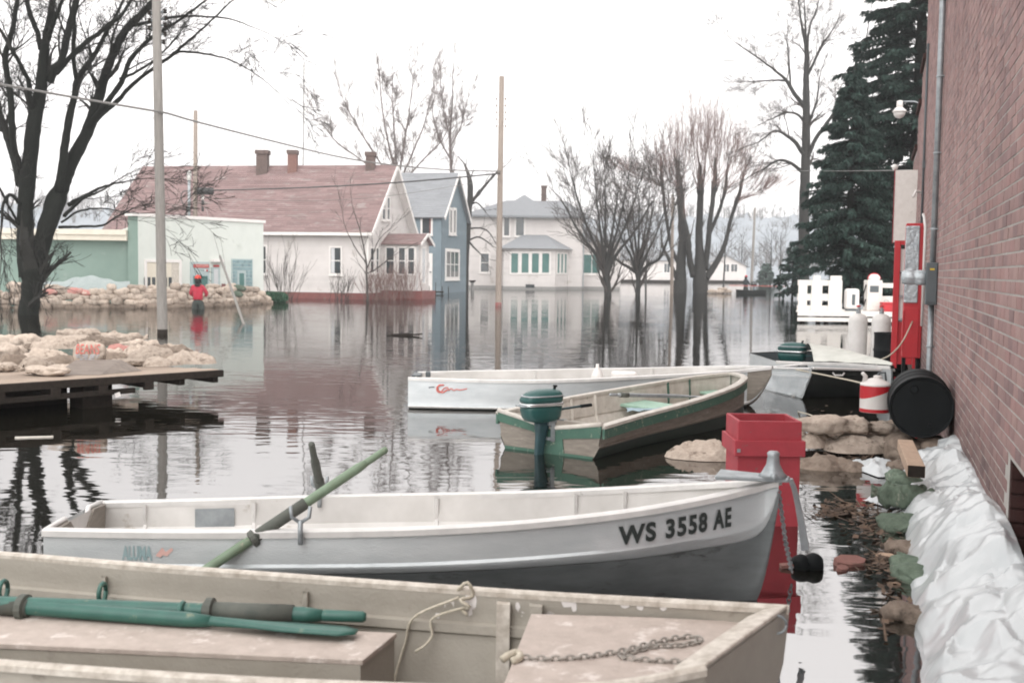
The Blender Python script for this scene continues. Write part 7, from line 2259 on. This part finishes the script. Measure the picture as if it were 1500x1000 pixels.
# bare tree beside the spruce
rb_ = at(1178, 437)
RT = [
    [(1178, 448, 9.5), (1178, 437, 9), (1177, 400, 8.6), (1178, 350, 8.2), (1178, 300, 7.6), (1180, 250, 7), (1181, 200, 6, .1), (1181, 150, 5.2, .2), (1181, 110, 4.2, .2), (1182, 76, 3.4, .2), (1175, 40, 1.8, .3), (1170, 5, 1, .3), (1165, -30, .6, .3)],
    [(1182, 76, 2.4, .2), (1186, 40, 1.5, 0), (1196, 15, 1, -.1), (1204, -20, .6, -.2)], [(1181, 78, 2.2, .2), (1180, 40, 1.4, .5), (1178, 0, .8, .7)],
    [(1180, 158, 3.6, .2), (1164, 138, 3, .3), (1152, 118, 2.4, .5), (1138, 106, 1.7, .6), (1115, 88, 1.2, .8), (1078, 63, .7, 1)],
    [(1158, 124, 1.6, .4), (1156, 95, 1.3, .3), (1153, 60, .8, .2)],
    [(1150, 118, 1.6, .5), (1130, 118, 1.2, .6), (1100, 120, .8, .8)],
    [(1182, 112, 2.4, .2), (1192, 92, 2, -.1), (1202, 70, 1.6, -.3), (1208, 60, 1.4, -.4)],
    [(1178, 228, 3.4), (1166, 210, 3, -.3), (1154, 200, 2.4, -.6), (1135, 192, 1.6, -.9), (1112, 208, 1, -1.2)],
    [(1178, 255, 3, .2), (1160, 240, 2.4, .5), (1140, 235, 1.8, .8), (1115, 250, 1.2, 1)],
    [(1180, 240, 3.4), (1194, 205, 3, -.5), (1212, 180, 2.6, -.8), (1232, 150, 2, -1), (1252, 118, 1.5, -1.2), (1268, 60, .9, -1.4), (1274, 25, .6, -1.5)],
    [(1184, 215, 2.4), (1186, 180, 2, .5), (1196, 150, 1.5, .8), (1200, 118, .9, 1)],
    [(1180, 180, 2.2), (1168, 168, 1.8, .4), (1150, 165, 1.3, .8), (1130, 175, .8, 1)],
]
R.seed(41)
tree('bare_tree', 'tall bare tree standing just left of the dark spruce', rb_, RT, rb_.y, M_bark2, M_twig2, 3, per=9, L0=1.7, up=.05, spread=.75, kids=4, t0=.3, rmin=.006, droop=.06, sides=9)
# spruce
def spruce(name, label, base, H_, Rb, z0, n_whorl, sprays, m, size=(.34, .10), seed=1, group=None):
    R.seed(seed)
    rt = root(name, base, label, 'tree', group)
    obj('trunk', MB().tube([base - V(0, 0, 1), base + V(0, 0, H_ * .4), base + V(0, 0, H_)], [Rb * .075, Rb * .055, .03], 9), M_bark, rt, smooth=True)
    mb, bmb = MB(), MB()
    for i in range(n_whorl):
        t = i / n_whorl
        z = lerp(z0, H_ * .985, t ** .95)
        Lm = Rb * (1 - t) ** .82 * (1.0 if t > .06 else .8)
        for k in range(6):
            az = R.uniform(0, 6.283)
            L_ = Lm * R.uniform(.62, 1.16) + .15
            d0 = V(math.cos(az), math.sin(az), 0)
            pts = [base + V(0, 0, z) + d0 * (L_ * q) + V(0, 0, L_ * (.10 * q - .40 * q * q + .16 * q ** 4)) for q in (0, .3, .6, .85, 1)]
            bmb.tube(pts, [.03, .025, .018, .012, .006], 3, False)
            sdv = V(-d0.y, d0.x, 0)
            for s_ in range(int(sprays * (.35 + L_ / Rb))):
                q = R.uniform(.12, 1.0) ** .8
                p = poly_at(pts, q)
                sg = R.choice((-1, 1))
                a = (d0 * R.uniform(.35, 1.0) + sdv * sg * R.uniform(.2, 1.0) + V(0, 0, R.uniform(-.75, .1))).normalized()
                l, w = size[0] * R.uniform(.6, 1.4) * (1.15 - .4 * q), size[1] * R.uniform(.7, 1.3)
                n = (a.cross(V(0, 0, 1)) + rv() * .5).normalized()
                p = p + V(0, 0, R.uniform(-.12, .05))
                mid = p + a * l * .5
                mb.add([p, mid + n * w, p + a * l + V(0, 0, -.08), mid - n * w], [(0, 1, 2, 3)])
    tag(obj('branches', bmb, M_bark, rt, fix=False), kind='stuff')
    tag(obj('crown', mb, m, rt, fix=False), kind=None)
    return rt
spruce('spruce', 'biggest dark spruce, rising out of the photo just left of the brick building', V(far(1335, 440, 52).x, 52, 0), 22.5, 5.6, .9, 118, 200, M_spruce, (.30, .05), 3)
spruce('spruce', 'shorter dark spruce with its trunk visible behind the white dock', V(far(1241, 440, 49.5).x, 49.5, 0), 11.0, 2.8, 1.4, 54, 140, M_spruce, (.26, .045), 8)
spruce('small_spruce', 'small pale green spruce on the far bank right of the small boat', V(far(1122, 412, 150).x, 150, .2), 3.0, 1.3, .2, 14, 14, M_spruce2, (.5, .16), 5)
spruce('small_spruce', 'dark young spruce leaning below the big spruce branches', V(far(1161, 416, 70).x, 70, 0), 3.6, 1.1, .5, 14, 14, M_spruce, (.34, .12), 6)
# shrubs
def shrub(label, base, h, w, n, m, seed, lev=1, name='bare_shrub'):
    R.seed(seed)
    mb = MB()
    for i in range(n):
        d = V(R.gauss(0, .32), R.gauss(0, .32), 1).normalized()
        twig(mb, base + V(R.gauss(0, w * .22), R.gauss(0, w * .18), -.2), d, h * R.uniform(.6, 1.1), .014, lev, .08, .4, 4, .12, .006)
    rt = root(name, base, label, 'shrub', 'bare shrubs along the white house')
    obj('stems', mb, m, rt, fix=False)
    return rt
shrub('tall bare shrub at the corner of the store and the white house', far(412, 436, 54.5), 2.3, 1.6, 26, M_twig2, 51)
shrub('low bare shrub under the single front window of the white house', far(497, 434, 55.5), 1.2, 1.6, 22, M_twig2, 52)
shrub('reddish low hedge of bare twigs by the entry porch', far(560, 434, 56), 1.4, 2.6, 60, M_twig_pk, 53)
shrub('bare shrub in front of the red plinth near the blue house', far(592, 431, 58), 1.5, 1.6, 40, M_twig_pk, 54)
tl = V(far(537, 436, 55).x, 55, 0)
R.seed(61)
tree('slim_tree', 'slim pale leafless tree in front of the white house corner', tl, [[(538, 445, 2.2), (538, 432, 2), (537, 400, 1.6), (536, 380, 1.3), (528, 340, .9, .2), (516, 300, .5, .4)], [(537, 395, 1.2), (545, 375, .9, -.3), (556, 350, .6, -.5), (572, 335, .35, -.6)], [(536, 385, 1), (520, 362, .8, .3), (505, 330, .5, .5), (500, 300, .3, .6)], [(537, 400, .9), (550, 395, .7, .2), (580, 372, .5, .4)]], 55, M_twig2, M_twig2, 1, per=5, L0=1.3, up=.06, spread=.6, kids=3, t0=.3, rmin=.007, sides=6)
def leafy(label, base, w, h, n, seed):
    R.seed(seed)
    mb = MB()
    for i in range(n):
        d = rv()
        r_ = R.uniform(.5, 1.0) ** .5
        p = base + V(d.x * w * r_, d.y * w * .8 * r_, h * .5 + d.z * h * .5 * r_ * (1 + .2 * nz(d * 2)))
        a, b_ = rv() * .09, rv() * .06
        mb.add([p - a, p - b_, p + a, p + b_], [(0, 1, 2, 3)])
    rt = root('evergreen_bush', base, label, 'bush')
    obj('foliage', mb, M_bush, rt, fix=False)
    st = MB()
    for k in range(5): st.tube([base + V(0, 0, -.2), base + V(R.uniform(-.3, .3) * w, R.uniform(-.2, .2), h * .6)], [.03, .01], 5)
    obj('stem', st, M_bark, rt)
leafy('left half of the green evergreen bush at the end of the sandbag wall', V(far(395, 441, 51.0).x, 51.0, -.05), .42, .55, 900, 71)
leafy('right brighter evergreen bush beside the tall bare shrub', V(far(408, 441, 51.0).x, 51.2, -.05), .40, .50, 800, 72)
R.seed(81)
for i, (px, y, h) in enumerate(((1128, 150, 7), (1142, 170, 8), (1060, 140, 7.5), (946, 130, 7), (1085, 210, 9), (905, 125, 7))):
    b = V(far(px, 405, y).x, y, 0)
    rt = root('thin_bare_tree', b, ('thin distant bare tree just right of the small dark boat', 'thin distant bare tree beside the young spruce', 'thin distant bare tree behind the willow, right side', 'thin distant bare tree between the two street trees', 'farthest thin bare tree near the distant pole', 'thin distant bare tree behind the spreading street tree')[i], 'tree', 'thin distant bare trees')
    mb, cm = MB(), MB()
    mb.tube([b - V(0, 0, .5), b + V(.1, 0, h * .5), b + V(0, 0, h)], [.14, .09, .02], 5)
    for k in range(16):
        twig(cm, b + V(0, 0, h * R.uniform(.3, .95)), (V(0, 0, .7) + rv() * .7).normalized(), h * .3, .03, 1, .1, .6, 4, .15, .014)
    obj('trunk', mb, M_bark2, rt)
    obj('crown', cm, M_twig2, rt, fix=False)
